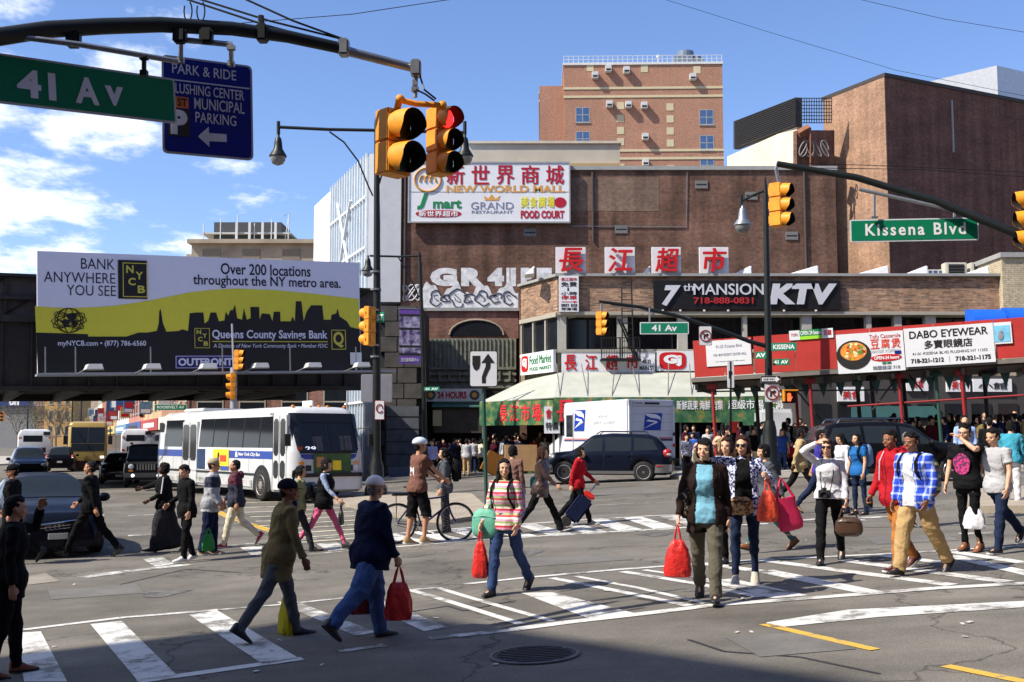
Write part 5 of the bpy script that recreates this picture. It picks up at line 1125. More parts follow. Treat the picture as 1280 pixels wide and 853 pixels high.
# ------------------------------------------------------------------ bridge, billboard, far street
class Board:
    """an upright plane through two photo columns at their own distances, tilted with its lower edge"""
    def __init__(s,xl,Yl,xr,Yr,pbl,pbr,name,label,cat,group=None):
        a,b=P(xl,pbl,Yl),P(xr,pbr,Yr); s.a,s.b=a,b; d=Vector((b.x-a.x,b.y-a.y)); s.w=d.length; s.c=d/s.w; s.tan=(b.z-a.z)/s.w
        s.rz=math.atan2(d.y,d.x); s.root=empty(name,a,s.rz,label,cat,group); s.root.rotation_euler=(0,-math.atan(s.tan),s.rz)
    def u(s,px,py=430):
        d=ray(px,py); r=d.x/d.y; return (r*s.a.y-s.a.x)/(s.c.x-r*s.c.y)
    def v(s,px,py):
        u=s.u(px,py); Y=s.a.y+s.c.y*u; return P(px,py,Y).z-(s.a.z+s.tan*u)
    def pts(s,L): return [(s.u(x,y),s.v(x,y)) for x,y in L]
    def txt(s,t,m,x0,x1,y0,y1,**k):
        xm=(x0+x1)/2; return text(t,m,k.pop('par',s.root),s.u(x0,y0),s.u(x1,y0),s.v(xm,y1),s.v(xm,y0),**k)
    def box(s,nm,m,x0,x1,y0,y1,d0,d1,par=None):
        xm=(x0+x1)/2; return box(nm,m,s.u(x0,y0),s.u(x1,y0),d0,d1,s.v(xm,y1),s.v(xm,y0),par or s.root)
B=Board(47,43,452,49,467,463,'billboard','big bank billboard with a black city skyline on a yellow-green band, on the railway bridge','billboard')
bw=B.w; bh=B.v(47,314)
YG=mat('bill_green',srgb(218,210,66),.5,var=.04); LAV=mat('bill_white',srgb(222,222,238),.5,var=.03); BKB=mat('bill_black',(.012,.012,.014),.45,var=.1)
box('board',LAV,0,bw,0,.25,0,bh,B.root)
yl=B.pts([(47.3,383),(75,385),(100,385),(125,384),(150,382),(175,378.5),(200,374),(240,366),(270,362.5),(300,361),(350,363),(400,368),(451.6,374),(451.6,463),(47.3,466.5)])
MB().poly(yl,-.012,-.0).build('color_field',YG,B.root)
sk=B.pts([(47.3,416),(112,418),(112,421),(160,421),(175,416),(186,416),(198,414),(201,404),(202,390),(204,386),(206,404),(210,415),(225,414),(230,412),(237,414),(240,392),(248,391),(257,391),(258,405),(263,401),(266,391),(273,391),(276,402),(283,401),(285,390),(288,395),(291,388),(294,388),(297,381),(299,398),(305,400),(308,386),(311,400),(316,398),(316,384),(327,384),(327,400),(330,392),(340,393),(343,402),(345,390),(353,390),(353,402),(366,402),(368,396),(371,402),(373,377),(380,377),(382,402),(386,390),(389,386),(392,382),(406,382),(407,400),(416,400),(417,394),(423,392),(425,386),(427,396),(436,402),(440,409),(451.6,412),(451.6,463),(47.3,466.5)])
MB().poly(sk,-.022,-.010).build('skyline',BKB,B.root)
yt=mat('bill_yellow',srgb(200,190,80),.5,var=.03); lv_=mat('bill_lettering',srgb(215,215,235),.5,var=.02); nb_=mat('bill_navy',(.012,.013,.03),.5)
for t,x0,x1,y0,y1 in (('BANK',107,149,324,337),('ANYWHERE',60,149,341,354),('YOU SEE',88,149,357,370)): B.txt(t,nb_,x0,x1,y0,y1,y=-.005,bold=-.004,ext=.006)
B.txt('Over 200 locations',nb_,281,393,331,345,y=-.005,bold=.014,ext=.006); B.txt('throughout the NY metro area.',nb_,246,430,346,362,y=-.005,bold=.014,ext=.006)
def nycb(x0,x1,y0,y1,d=-.025):
    b=B.box('logo_block',BKB,x0,x1,y0,y1,d-.01,d+.01); mx_=(x1-x0)*.07
    u0,u1=B.u(x0+mx_),B.u(x1-mx_); v0,v1=B.v(x0,y1-mx_),B.v(x0,y0+mx_); t=(u1-u0)*.035
    MB().box(u0,u1,d-.016,d-.01,v0,v0+t).box(u0,u1,d-.016,d-.01,v1-t,v1).box(u0,u0+t,d-.016,d-.01,v0+t,v1-t).box(u1-t,u1,d-.016,d-.01,v0+t,v1-t).build('logo_frame',yt,b)
    W,H=u1-u0,v1-v0
    for ch,a,c in (('N',.14,.70),('Y',.52,.52),('C',.22,.34),('B',.60,.12)): text(ch,yt,b,u0+W*a,u0+W*(a+.30),v0+H*c,v0+H*(c+.22),y=d-.012,bold=.03,ext=.006)
    return b
nycb(153,189,326,374); nycb(243,265,409,437,-.032)
B.txt('Queens County Savings Bank',lv_,267,411,413,426.5,y=-.024,bold=.02,ext=.006); B.box('rule',yt,267,411,426.8,427.8,-.032,-.02)
B.txt('A Division of New York Community Bank • Member FDIC',lv_,268,411,430,436.5,y=-.024,bold=.0,ext=.004,shear=.2)
q=B.box('logo_block',BKB,415,434,412,438,-.04,-.02); B.txt('Q',yt,418,431,415,435,par=q,y=-.042,bold=.03,ext=.006)
u0,u1,v0,v1=B.u(415.5),B.u(433.5),B.v(424,437.3),B.v(424,412.7); MB().box(u0,u1,-.046,-.041,v0,v0+.03).box(u0,u1,-.046,-.041,v1-.03,v1).box(u0,u0+.03,-.046,-.041,v0+.03,v1-.03).box(u1-.03,u1,-.046,-.041,v0+.03,v1-.03).build('logo_frame',yt,q)
B.txt('myNYCB.com • (877) 786-6560',lv_,74,184,426,434.5,y=-.024,bold=.01,ext=.004)
o=B.box('company_plate',mat('plate_lilac',srgb(170,165,215),.5),220,294,445,460.5,-.07,-.03); o2=B.box('plate_face',mat('plate_indigo',srgb(35,30,85),.5),221.2,292.8,446.2,459.3,-.08,-.071,o); B.txt('OUTFRONT',lv_,223,291,448,457.5,par=o,y=-.082,bold=.04,ext=.006)
cu,cv_=B.u(88),B.v(88,401); gl_=MB(); r0=.48
for k in range(5):
    a0=k*36; gl_.tube([(cu+r0*math.cos(t)*(abs(math.cos(R(a0)))+.08),-.03,cv_+r0*math.sin(t)) for t in [2*math.pi*j/20 for j in range(21)]],.014,4,close=False)
for zz in (-.25,0,.25): gl_.tube([(cu-math.sqrt(r0 **2-zz **2),-.03,cv_+zz),(cu+math.sqrt(r0 **2-zz **2),-.03,cv_+zz)],.014,4)
for tl,rx in ((.4,.62),(-.5,.60),(.05,.64)): gl_.tube([(cu+rx*math.cos(t)*math.cos(tl)-.2*math.sin(t)*math.sin(tl),-.03,cv_+rx*math.cos(t)*math.sin(tl)+.2*math.sin(t)*math.cos(tl)) for t in [2*math.pi*j/24 for j in range(25)]],.014,4,close=False)
go=gl_.build('globe_figure',BKB,B.root)
for dx,dz,rr in ((.1,.12,.18),(-.12,-.1,.15),(.2,-.12,.12)): MB().poly([(cu+dx+rr*(1+.3*math.sin(3*t))*math.cos(t),cv_+dz+rr*math.sin(t)) for t in [2*math.pi*j/12 for j in range(12)]],-.035,-.02).build('globe_land',BKB,go)
B.box('notice',SWHITE,438,452,441,456,-.1,-.06)
ct=box('catwalk',mat('catwalk_grey',(.35,.37,.40),.6,metal=.3),-.1,bw+1.2,-1.1,-.1,-.14,-.06,B.root)
for px in (55,92,184,272,355,436): x=B.u(px); MB().tube([(x,-1.05,-.1),(x,-1.05,.95)],.03,5).build('stanchion',STEEL,B.root)
for px in (112,182,250,313,377,436):
    x=B.u(px); a_=MB().tube([(x-.55,-1.1,-.1),(x-.3,-1.7,.05),(x-.1,-1.75,.1)],.03,5).build('lamp_arm',STEEL,B.root)
    MB().add([(x-.3,-2.0,.05),(x+.3,-2.0,.05),(x+.38,-1.6,.02),(x-.38,-1.6,.02),(x-.22,-1.95,.24),(x+.26,-1.95,.24),(x+.3,-1.68,.22),(x-.3,-1.68,.22)],[(0,3,2,1),(4,5,6,7),(0,1,5,4),(1,2,6,5),(2,3,7,6),(3,0,4,7)]).build('floodlight',mat('lamp_housing',(.5,.5,.5),.5),a_)
for i in range(12): x=bw*(i+.5)/12; MB().tube([(x,.3,0),(x,.3,bh),(x,1.0,bh*.4)],.05,4).build('back_brace',DSTEEL,B.root)
# bridge
br=Board(-170,42.6,476,52.0,489,488,'railway_bridge','dark steel railway bridge crossing the road behind the bank billboard','bridge')
L_=br.w; gt=br.v(10,346)
box('girder',DSTEEL,0,L_,0,.35,0,gt*.62,br.root); box('parapet',mat('parapet_dark',(.075,.065,.056),.8,var=.5,scale=1.2,bump=.3,bscale=6),0,L_,.12,.4,gt*.62+.002,gt-.002,br.root)
for z0,z1,d in ((0,.18,-.3),(gt*.60,gt*.66,-.25),(gt*.80,gt*.83,-.1),(gt,gt+.12,-.2)): box('flange',DSTEEL,0,L_,d,.5,z0+.003,z1,br.root)
for i in range(int(L_/1.1)): x=i*1.1+.3; box('stiffener',DSTEEL,x,x+.07,-.16,.0,.185,gt*.59,br.root)
for i in range(int(L_/2.2)): x=i*2.2+.4; MB().box(x,x+.1,-.02,.12,gt*.67,gt-.01).tube([(x,.05,gt*.67),(x+2.2,.05,gt*.98)],.035,4).build('truss_bay',DSTEEL,br.root)
box('deck',mat('deck_dark',(.02,.02,.02),.9),0,L_,.5,14,.35,1.2,br.root)
for i in range(int(L_/2.4)): x=i*2.4+.6; box('cross_girder',DSTEEL,x,x+.25,.5,14,-.05,.34,br.root)
box('rear_girder',DSTEEL,0,L_,14,14.35,0,gt,br.root); box('fence',DSTEEL,0,L_*.4,.2,.26,gt+.13,gt+.14,br.root)
for xx in (.72,.45):
    for yy in (1.2,12.8): MB().tube([(L_*xx,yy,-4.2),(L_*xx,yy,0)],.28,8).build('column',DSTEEL,br.root) if xx>.9 else None
# far street frontage, right-hand row
rnd=random.Random(11)
D2=Vector((-.385,.923)); p0=Vector((-19.5,68)); rz2=math.atan2(-D2.y,-D2.x)   # local +x runs back towards the camera, -y faces the road
cols=[srgb(150,110,85),srgb(185,160,125),srgb(175,120,105),srgb(205,200,190),srgb(170,140,100),srgb(140,95,75),srgb(215,205,180),srgb(160,150,140),srgb(190,150,120)]
sgc=[srgb(50,78,130),srgb(160,55,50),srgb(200,198,190),srgb(60,100,80),srgb(190,165,90),srgb(95,135,160)]
bl_lab=['narrow brown brick shop house right behind the railway bridge','sand coloured shop house beyond the bridge with a red and blue banner','pinkish shop house with dark windows along the far road','white shop house with upright signs along the far road','ochre shop house far down the road','dark brown shop house farther down the road','cream shop house near the far end of the row','grey shop house near the far end of the row','tan shop house at the far end of the row']
s_=0
for i in range(9):
    Lb=rnd.uniform(13,24); a=p0+D2*(s_+Lb); s_ += Lb+.0; hgt=rnd.uniform(9,15)+i*.8
    bo=empty('shop_house',(a.x,a.y,0),rz2,bl_lab[i],'building','shop houses along the far road'); wm=mat('shop_wall_%d'% i,cols[i],.85,var=.15,scale=.5)
    box('wall',wm,0,Lb-.02,0,12,GB,hgt,bo); box('cornice',COPE,0,Lb-.02,-.3,0,hgt-.5,hgt,bo)
    nw=int(Lb/3)
    for fl_ in range(1,4):
        for k in range(nw):
            x=(k+.5)*Lb/nw-.7; z=1+fl_*3.3
            if z+1.9<hgt: window(bo,DKGL,x,x+1.4,z,z+1.8,0,FRG,1,2,.08)
    box('shop_glazing',DKGL,.3,Lb-.3,-.05,.1,-.2,2.4,bo)
    sg=mat('shop_sign_%d'%(i %6),sgc[(i*5+2)%6],.6,var=.1); f=box('fascia_sign',sg,.3,Lb-.3,-.25,0,2.6,3.5,bo); box('sign_block',WPR if i %2 else BLK,Lb*.2,Lb*.8,-.27,-.25,2.85,3.2,f)
    for k in range(3):
        x=rnd.uniform(1,Lb-1); z=rnd.uniform(3.6,5.5); h_=rnd.uniform(1.0,2.2); mm_=mat('hang_%d'%((i+k)%6),sgc[(i+k*2)%6],.6,var=.5,scale=3)
        f2=box('projecting_sign',mm_,x,x+.15,-1.1,-.2,z,z+h_,bo); box('sign_block',WPR if (i+k)%2 else RED,x+.151,x+.16,-1.0,-.3,z+.1,z+h_*.4,f2)
# cross buildings at the far end
for i,(p0_,p1_,Y,py,c,lab) in enumerate(((-60,47,330,440,srgb(130,130,130),'grey office front at the far end of the road left of the trees'),(47,60,300,440,srgb(120,90,75),'thin brown house at the far end of the road'),(58,94,290,430,srgb(190,150,95),'ochre rendered block at the far end of the road behind the coach'))):
    x0,x1=xw(p0_,Y),xw(p1_,Y); bo=empty('far_building',(x0,Y,0),0,lab,'building','buildings closing the far end of the road'); box('wall',mat('far_wall_%d'% i,c,.9,var=.1),0,x1-x0-.02,0,15,-3,zw(py,Y),bo)
    if i ==0:
        for k in range(14): box('pier',mat('far_pier',(.22,.22,.23),.9),k*1.8,k*1.8+.5,-.3,0,zw(512,Y),zw(480,Y),bo)
        s2=box('blue_sign',mat('blue_board',srgb(25,55,110),.6),(x1-x0)*.4,(x1-x0)*.93,-.9,-.31,zw(508,Y),zw(499,Y),bo); text('on',WPR,s2,(x1-x0)*.7,(x1-x0)*.82,zw(507,Y),zw(500,Y),-.92,.06,.05)
    else:
        for k in range(3):
            for fl_ in range(4): window(bo,DKGL,(x1-x0)*(.15+.28*k),(x1-x0)*(.30+.28*k),3+fl_*4,5.4+fl_*4,0,FRG,1,1,.1)
# house close behind the bridge, facing the camera
bo=empty('shop_house',(-19.3,66.5,0),0,'brick shop house facing the camera just behind the bridge above the bus roof','building','shop houses along the far road'); box('wall',BR_RED,0,13,0,1.4,GB,9,bo)
for k in range(5): window(bo,DKGL,.6+k*2.5,2.2+k*2.5,3.2,5.0,0,FRG,1,2,.08)
for k,(x,c) in enumerate(((1.0,0),(3.6,1),(6.5,2),(9.3,4))): s2=box('fascia_sign',mat('shop_sign_%d'% k,sgc[c],.6),x,x+2.2,-.2,0,2.0,2.9,bo); box('sign_block',BLK if c in (2,4) else WPR,x+.3,x+1.9,-.21,-.2,2.3,2.6,s2)
# bare spring trees
def bare_tree(x,y,h,seed,lab,leafy=True):
    r2=random.Random(seed); root=empty('bare_tree',(x,y,G(x,y)),0,lab,'tree','bare spring trees far down the road'); bk=mat('bark_grey',(.12,.10,.08),.9,var=.3)
    t=MB(); t.tube([(0,0,0),(.05,0,h*.2),(0,.05,h*.38)],[.16,.12,.10],7).build('trunk',bk,root); c=MB()
    def br_(p,d,L,rr,dep):
        q_=p+d*L; m_=p+d*L*.5+Vector((r2.uniform(-1,1),r2.uniform(-1,1),0))*L*.06; c.tube([p,m_,q_],[rr,rr*.8,rr*.55],4)
        if dep>0:
            for k in range(3 if dep>1 else 4):
                d2=(d+Vector((r2.uniform(-.8,.8),r2.uniform(-.8,.8),r2.uniform(-.1,.5)))).normalized(); br_(p+d*L*r2.uniform(.5,1),d2,L*r2.uniform(.6,.8),rr*.6,dep-1)
    for k in range(5): br_(Vector((0,.05,h*r2.uniform(.28,.38))),Vector((r2.uniform(-.7,.7),r2.uniform(-.7,.7),1)).normalized(),h*.25,.06,4)
    co_=c.build('crown',bk,root)
    lf=MB()
    for k in range(260):
        a=r2.uniform(0,6.28); rr=r2.uniform(.1,1)**.5*h*.36; p=Vector((math.cos(a)*rr,math.sin(a)*rr,h*.65+r2.gauss(0,h*.15))); s1=.07
        u_=Vector((r2.uniform(-1,1),r2.uniform(-1,1),r2.uniform(-1,1))).normalized()*s1; v_=u_.orthogonal().normalized()*s1; lf.add([p-u_,p+v_,p+u_,p-v_],[(0,1,2,3)])
    lf.build('bud',mat('bud_green',(.14,.15,.06),.9,var=.3),co_)
for i,(px,Y,h,lab) in enumerate(((25,150,8.5,'bare tree at the left edge far down the road'),(42,190,9,'bare tree left of the coach, second from the left edge'),(73,135,8,'bare tree directly behind the coach roof'),(88,170,8,'bare tree right behind the coach'))): bare_tree(xw(px,Y),Y,h,i+2,lab)
# ------------------------------------------------------------------ signals, poles, signs
SIGY=mat('signal_yellow',srgb(228,148,34),.55,var=.22,scale=7); SIGB=mat('signal_inside',(.008,.008,.008),.8); POLEG=mat('pole_green_black',(.014,.018,.017),.45,metal=.3,var=.2); POLEG2=mat('pole_green',(.02,.07,.05),.5)
LR0=mat('lens_red_off',(.10,.01,.008),.3); LA0=mat('lens_amber_off',(.12,.05,.005),.3); LG0=mat('lens_green_off',(.01,.06,.04),.3); LR1=mat('lens_red_lit',(.8,.03,.03),.3,emit=((1,.02,.02),2.0)); LG1=mat('lens_green_lit',(.05,.8,.4),.3,emit=((.05,1,.45),2.0))
def signal_head(root,c,yaw,n=3,sp=.235,r=.10,lit=None,visor=.20,top='head'):
    """signal body with n lenses; c = centre (local to root), facing -y turned by yaw"""
    M=Matrix.Translation(c)@ Matrix.Rotation(R(yaw),4,'Z')
    def place(o): o.matrix_local=M; return o
    hh=n*sp/2; b=MB()
    for i in range(n): z=hh-sp*(i+.5); b.box(-sp*.46,sp*.46,-.03,.17,z-sp*.485,z+sp*.485).box(-sp*.3,sp*.3,.17,.20,z-sp*.3,z+sp*.3)
    bo_=place(b.build('housing',SIGY,root,bevel=.012))
    k=MB()
    for i in range(n): z=hh-sp*(i+.5); k.box(sp*.46,sp*.52,.02,.06,z-.04,z+.04)
    k.build('hinge',SIGY,bo_)
    for i in range(n):
        z=hh-sp*(i+.5); ms=[LR0,LA0,LG0] if n ==3 else [LA0,LG0]; m=ms[i]
        if lit == i: m=LR1 if i ==0 else LG1
        MB().ell((0,-.028,z),(r,.02,r),None,16,8).build('lens',m,bo_,smooth=60)
        ang=[R(-58+296*j/16) for j in range(17)]; q=MB(); n_=len(ang); out=[]
        for rr in (r*1.1,r*1.02):
            for j,a in enumerate(ang):
                ln=visor*(1 if math.sin(a)>-.2 else max(.45,1+(math.sin(a)+.2)*.9)); out +=[(rr*math.cos(a),-.03,z+rr*math.sin(a)),(rr*math.cos(a)*.98,-.03-ln,z+rr*math.sin(a)*.98-.02)]
        f=[]
        for j in range(n_-1): a0=2*j; f.append((a0,a0+1,a0+3,a0+2)); b0=a0+2*n_
        q.add(out[:2*n_],f); q.build('visor',SIGY,bo_,smooth=60)
        q2=MB(); q2.add(out[2*n_:],[t[::-1] for t in f]);
        for j in range(n_-1): pass
        q2.build('visor_lining',SIGB,bo_,smooth=60)
    return bo_
# near mast arm, upper left
arm_pts=[P(-230,84,8.2),P(-80,60,8.7),P(0,46,9.1),P(60,37,9.35),P(130,33,9.6),P(200,31,9.85),P(290,36,10.1),P(360,46,10.3),P(428,61,10.5)]
px0=P(-230,84,8.2); ma=empty('signal_mast',(px0.x,px0.y,G(px0.x,px0.y)),0,'dark curved mast arm reaching in from the upper left with a galvanised tip','mast arm')
rel=lambda q,o: Vector(q)-Vector(o.location)
MB().tube([rel(q,ma) for q in arm_pts],[.085,.08,.076,.074,.072,.070,.064,.060,.055],14).build('arm',POLEG,ma,smooth=60)
tip=P(523,87,10.8); MB().tube([rel(arm_pts[-1],ma)-Vector((.05,0,0)),rel(tip,ma)],[.048,.042],12).build('arm_tip',STEEL,ma,smooth=60)
MB().tube([(0,0,0),(0,0,.5),(0,0,.52),(0,0,px0.z-ma.location.z+.3)],[.22,.2,.13,.10],12).build('pole',POLEG,ma,smooth=40)
for q,nm in ((P(430,60,10.5),'clamp'),(P(520,86,10.75),'clamp'),(P(328,42,10.2),'clamp')): MB().cbox(rel(q,ma),(.10,.14,.16)).build(nm,STEEL if nm =='clamp' and q.x>-1.7 else POLEG,ma,bevel=.015)
MB().tube([rel(P(326,20,10.2),ma),rel(P(328,52,10.2),ma)],.03,6).build('bracket',POLEG,ma)
for k in range(2): MB().tube([rel(P(235+k*16+5*math.cos(t),14+13*math.sin(t),9.95),ma) for t in [R(-60+30*j) for j in range(10)]],.007,4).build('cable_loop',BLKM,ma)
wr_=empty('overhead_cable',(0,0,0),0,'pair of black cables sagging down to the tip clamp of the near mast arm','cable')
for a_,b_ in (((240,-4),(436,51)),((300,-4),(432,50)),((230,-2),(430,58))): MB().tube([P(a_[0],a_[1],10.4),P((a_[0]+b_[0])/2,(a_[1]+b_[1])/2+3,10.4),P(b_[0],b_[1],10.5)],.011,5).build('wire',BLKM,wr_)
wr2=empty('overhead_cable',(0,0,0),0,'thin wires crossing the open sky high above the buildings','cable')
for L__ in ([(820,-4,60),(960,40,60),(1120,88,60),(1290,122,60)],[(1060,-4,50),(1180,24,50),(1290,42,50)],[(290,30,26),(440,18,26),(566,-1,26)],[(1000,204,30),(1120,208,30),(1290,216,30)],[(1000,210,30),(1150,212,30),(1290,222,30)]):
    MB().tube([P(*q) for q in L__],.012 if L__[0][2]>30 else .010,4).build('wire',BLKM,wr2)
bpq=P(233,62,9.9)
MB().tube([rel(P(30,47,9.2),ma),rel(P(100,56,9.3),ma),rel(P(222,77,9.75),ma)],.026,8).build('sign_rail',STEEL,ma,smooth=60)
for q in ((92,50,9.45),(225,45,9.9),(258,45,9.95)): MB().cbox(rel(P(*q),ma),(.12,.10,.14)).build('bracket',POLEG,ma,bevel=.02)
for q0,q1 in (((180,68,9.6),(180,92,9.6)),((226,48,10),(226,76,10.3)),((289,56,10),(289,80,10.3))): MB().tube([rel(P(*q0),ma),rel(P(*q1),ma)],.022,6).cbox(rel(P(q1[0],q1[1],q1[2]),ma),(.06,.06,.05)).cbox(rel(P(q0[0],q0[1]+4,q0[2]),ma),(.07,.05,.04)).build('hanger',STEEL if q0[0]>200 else POLEG,ma)
MB().tube([rel(P(228,50,10),ma),rel(P(290,56,10.05),ma)],.028,8).build('hanger_bar',STEEL,ma,smooth=60)
SG=mat('street_sign_green',srgb(0,112,78),.6,var=.05,spec=.2); SB=mat('sign_blue',srgb(14,32,125),.6,var=.08,spec=.2); SGB=mat('sign_border',srgb(165,170,180),.5); SLT=mat('sign_letter',srgb(200,205,215),.5)
def roundrect(x0,x1,z0,z1,r,n=4):
    o=[]
    for cx,cz,a0 in ((x1-r,z1-r,0),(x0+r,z1-r,90),(x0+r,z0+r,180),(x1-r,z0+r,270)): o +=[(cx+r*math.cos(R(a0+90*i/n)),cz+r*math.sin(R(a0+90*i/n))) for i in range(n+1)]
    return o
def plate(root,w,h,face,border,r=.03,t=.02,bw_=.02,nm='panel'):
    b=MB().poly(roundrect(0,w,0,h,r),0,t).build(nm,border,root); MB().poly(roundrect(bw_,w-bw_,bw_,h-bw_,max(r-bw_*.5,.005)),-.004,0).build('face',face,b); return b
S1=Board(-42,9.0,222,10.3,124,155,'street_sign','large green street sign with pale letters, nearest, cut by the left edge','sign',None); h_=S1.v(222,99.5)
plate(S1.root,S1.w,h_,SG,SGB,.02);
S1.txt('41',SLT,24,73,89.5,124,y=-.005,bold=.035,ext=.003); S1.txt('A',SLT,97,127,98,131,y=-.005,bold=.035,ext=.003); S1.txt('v',SLT,134,157,109,133,y=-.005,bold=.035,ext=.003)
box('stiffener',STEEL,0,S1.w,.021,.05,h_*.85,h_*.92,S1.root)
S2=Board(203,10.42,317,10.85,191,201,'parking_sign','blue municipal parking sign with a white left arrow behind the near green sign','sign'); h_=S2.v(317,83)
plate(S2.root,S2.w,h_,SB,SGB,.05)
for t,x0,x1,y0,y1 in (('PARK & RIDE',219,299,84.5,97),('FLUSHING CENTER',217,308,109,121.5),('MUNICIPAL',245,308,126,140),('PARKING',246,297,143,156)): S2.txt(t,SLT,x0,x1,y0,y1,y=-.005,bold=.005,ext=.003)
MB().poly(S2.pts([(248,171),(262,159),(262,167),(284,168.5),(284,178),(262,177),(262,184)]),-.010,-.004).build('arrow',SLT,S2.root)
q=S2.box('logo_block',BLK,212,239,137,171,-.010,-.004); S2.txt('P',SLT,215,236,138,169,par=q,y=-.012,bold=.06,ext=.003); S2.box('orange_block',mat('orange_print',srgb(200,110,60),.5),222,238,122,136,-.012,-.004); S2.txt('ST',BLK,224,236,124,134,y=-.013,bold=.02,ext=.003)
S2.box('rule',SLT,205,315,104.5,106,-.008,-.004)
# near signal pair
hd=P(522,100,10.75); sg1=empty('traffic_signal',hd,0,'pair of big yellow signal heads hanging from the near mast arm, one lens lit red','traffic light')
rl=lambda px,py,Y: tuple(P(px,py,Y)-hd)
MB().tube([rl(520,84,10.75),rl(519,122,10.75)],.022,8).cbox(rl(519,104,10.75),(.05,.05,.06)).cbox(rl(519,112,10.75),(.07,.06,.04)).build('hanger',STEEL,sg1)
MB().tube([rl(499,125,10.7),rl(520,130,10.75),rl(556,132,10.8)],.03,8).ell(rl(500,124,10.7),(.045,.045,.045)).ell(rl(553,132,10.8),(.045,.045,.05)).tube([rl(499,125,10.7),rl(496,138,10.72)],.035,8).build('cross_arm',SIGY,sg1,smooth=50)
MB().tube([rl(524,92,10.78),rl(530,112,10.7),rl(545,124,10.75)],.010,5).tube([rl(520,112,10.7),rl(532,118,10.7),rl(543,126,10.75)],.010,5).build('cable',BLKM,sg1)
signal_head(sg1,Vector(rl(497,178,10.75)),46,2,.325,.14,None,.23)
signal_head(sg1,Vector(rl(555,176,11.0)),42,3,.228,.10,0,.16)
# kissena mast, right
am=P(1400,348,16.2); km=empty('signal_mast',(am.x,am.y,G(am.x,am.y)),0,'dark straight mast arm rising from the right edge above the Kissena sign','mast arm')
MB().tube([rel(P(971,205,17.6),km),rel(P(1070,222,17.4),km),rel(P(1170,252,17.1),km),rel(P(1280,296,16.7),km),rel(am,km)],[.05,.055,.062,.07,.08],12).build('arm',POLEG,km,smooth=60)
MB().tube([(0,0,0),(0,0,.6),(0,0,.62),(0,0,am.z-km.location.z+.3)],[.22,.2,.13,.10],12).build('pole',POLEG,km,smooth=40)
MB().tube([rel(P(1074,237,17.3),km),rel(P(1216,268,17.0),km)],.03,8).build('sign_rail',STEEL,km,smooth=60)
for a_,b_ in (((1093,243),(1093,272)),((1193,264),(1193,274)),((1143,243),(1143,252))): MB().tube([rel(P(*a_,17.2),km),rel(P(*b_,17.2),km)],.022,6).cbox(rel(P(*b_,17.2),km),(.1,.05,.03)).build('hanger',STEEL,km)
hd=P(974,205,17.6); s=empty('traffic_signal',hd,0,'yellow three-lens signal hanging from the tip of the right mast arm','traffic light'); rl=lambda px,py,Y: tuple(P(px,py,Y)-hd)
MB().tube([rl(973,203,17.6),rl(970,212,17.6),rl(974,229,17.6)],.03,6).build('hanger',STEEL,s); signal_head(s,Vector(rl(977,256,17.6)),52,3,.235,.10,None,.15)
o_,rz_,w_,h_=frame_px(1063,17.3,1224,17.1,303,275); s=empty('street_sign',o_,rz_,'green Kissena Blvd street sign hanging below the right mast arm','sign'); plate(s,w_,h_,mat('street_sign_green2',srgb(0,118,82),.45,var=.05),mat('sign_border2',srgb(205,210,215),.5),.02); text('Kissena Blvd',WPR,s,w_*.12,w_*.90,h_*.26,h_*.80,-.005,.02,.003,spacing=1.25)
hd=P(1288,262,16.6); s=empty('traffic_signal',hd,0,'yellow signal head partly cut by the right edge','traffic light'); signal_head(s,Vector((0,0,-.15)),-100,3,.3,.13,None,.2); MB().tube([(0,0,.3),(0,0,.45)],.03,6).build('hanger',STEEL,s)
# lamp posts
LGL=mat('lamp_glass',(.22,.22,.21),.2,trans=.0,var=.1); SILV=mat('lamp_silver',(.30,.32,.33),.35,metal=.7)
def bell(root,c,hh,m=None):
    x,y,z=c; b=MB().lathe([(.02,.0),(.05,-.05*hh),(.045,-.12*hh),(.10,-.18*hh),(.13,-.32*hh),(.15,-.5*hh),(.26,-.66*hh),(.29,-.72*hh),(.27,-.74*hh)],16,(x,y,z)).build('lamp',m or POLEG,root,smooth=50)
    MB().lathe([(.25,-.74*hh),(.24,-.84*hh),(.17,-.95*hh),(.02,-1.0*hh)],16,(x,y,z)).build('lamp_glass',LGL,b,smooth=60)
Yp=36.; bq=P(470,606,Yp); zt=P(466,140,Yp).z; lp_=empty('street_lamp',(bq.x,Yp,G(bq.x,Yp)),0,'tall dark lamp post with two bell lamps beside the bus front','street lamp'); hh=zt-lp_.location.z
MB().lathe([(.38,0),(.36,.3),(.26,.5),(.24,1.0),(.17,1.2),(.15,1.5)],12).build('base',POLEG,lp_,smooth=40); MB().tube([(0,0,1.4),(-.03,0,hh*.5),(-.10,0,hh-.4),(-.10,0,hh)],[.14,.12,.085,.02],10).build('pole',POLEG,lp_,smooth=50)
r2_=lambda px,py,Y=Yp: rel(P(px,py,Y),lp_)
MB().tube([r2_(582,166),r2_(500,164),r2_(466,163),r2_(410,162),r2_(347,159)],.055,8).build('arm',POLEG,lp_,smooth=50); MB().tube([r2_(412,165),r2_(430,178),r2_(448,202),r2_(460,232),r2_(466,245)],.03,6).build('arm_brace',POLEG,lp_); MB().tube([r2_(520,165),r2_(500,178),r2_(482,202),r2_(471,240)],.03,6).build('arm_brace',POLEG,lp_)
for px in (348,581): MB().tube([r2_(px,152),r2_(px,168)],.06,8).build('arm_cap',POLEG,lp_); bell(lp_,r2_(px,166),1.1)
for py in (340,362,388,432,446): MB().lathe([(.16,-.03),(.16,.03)],10,r2_(469,py)).build('strap',STEEL,lp_)
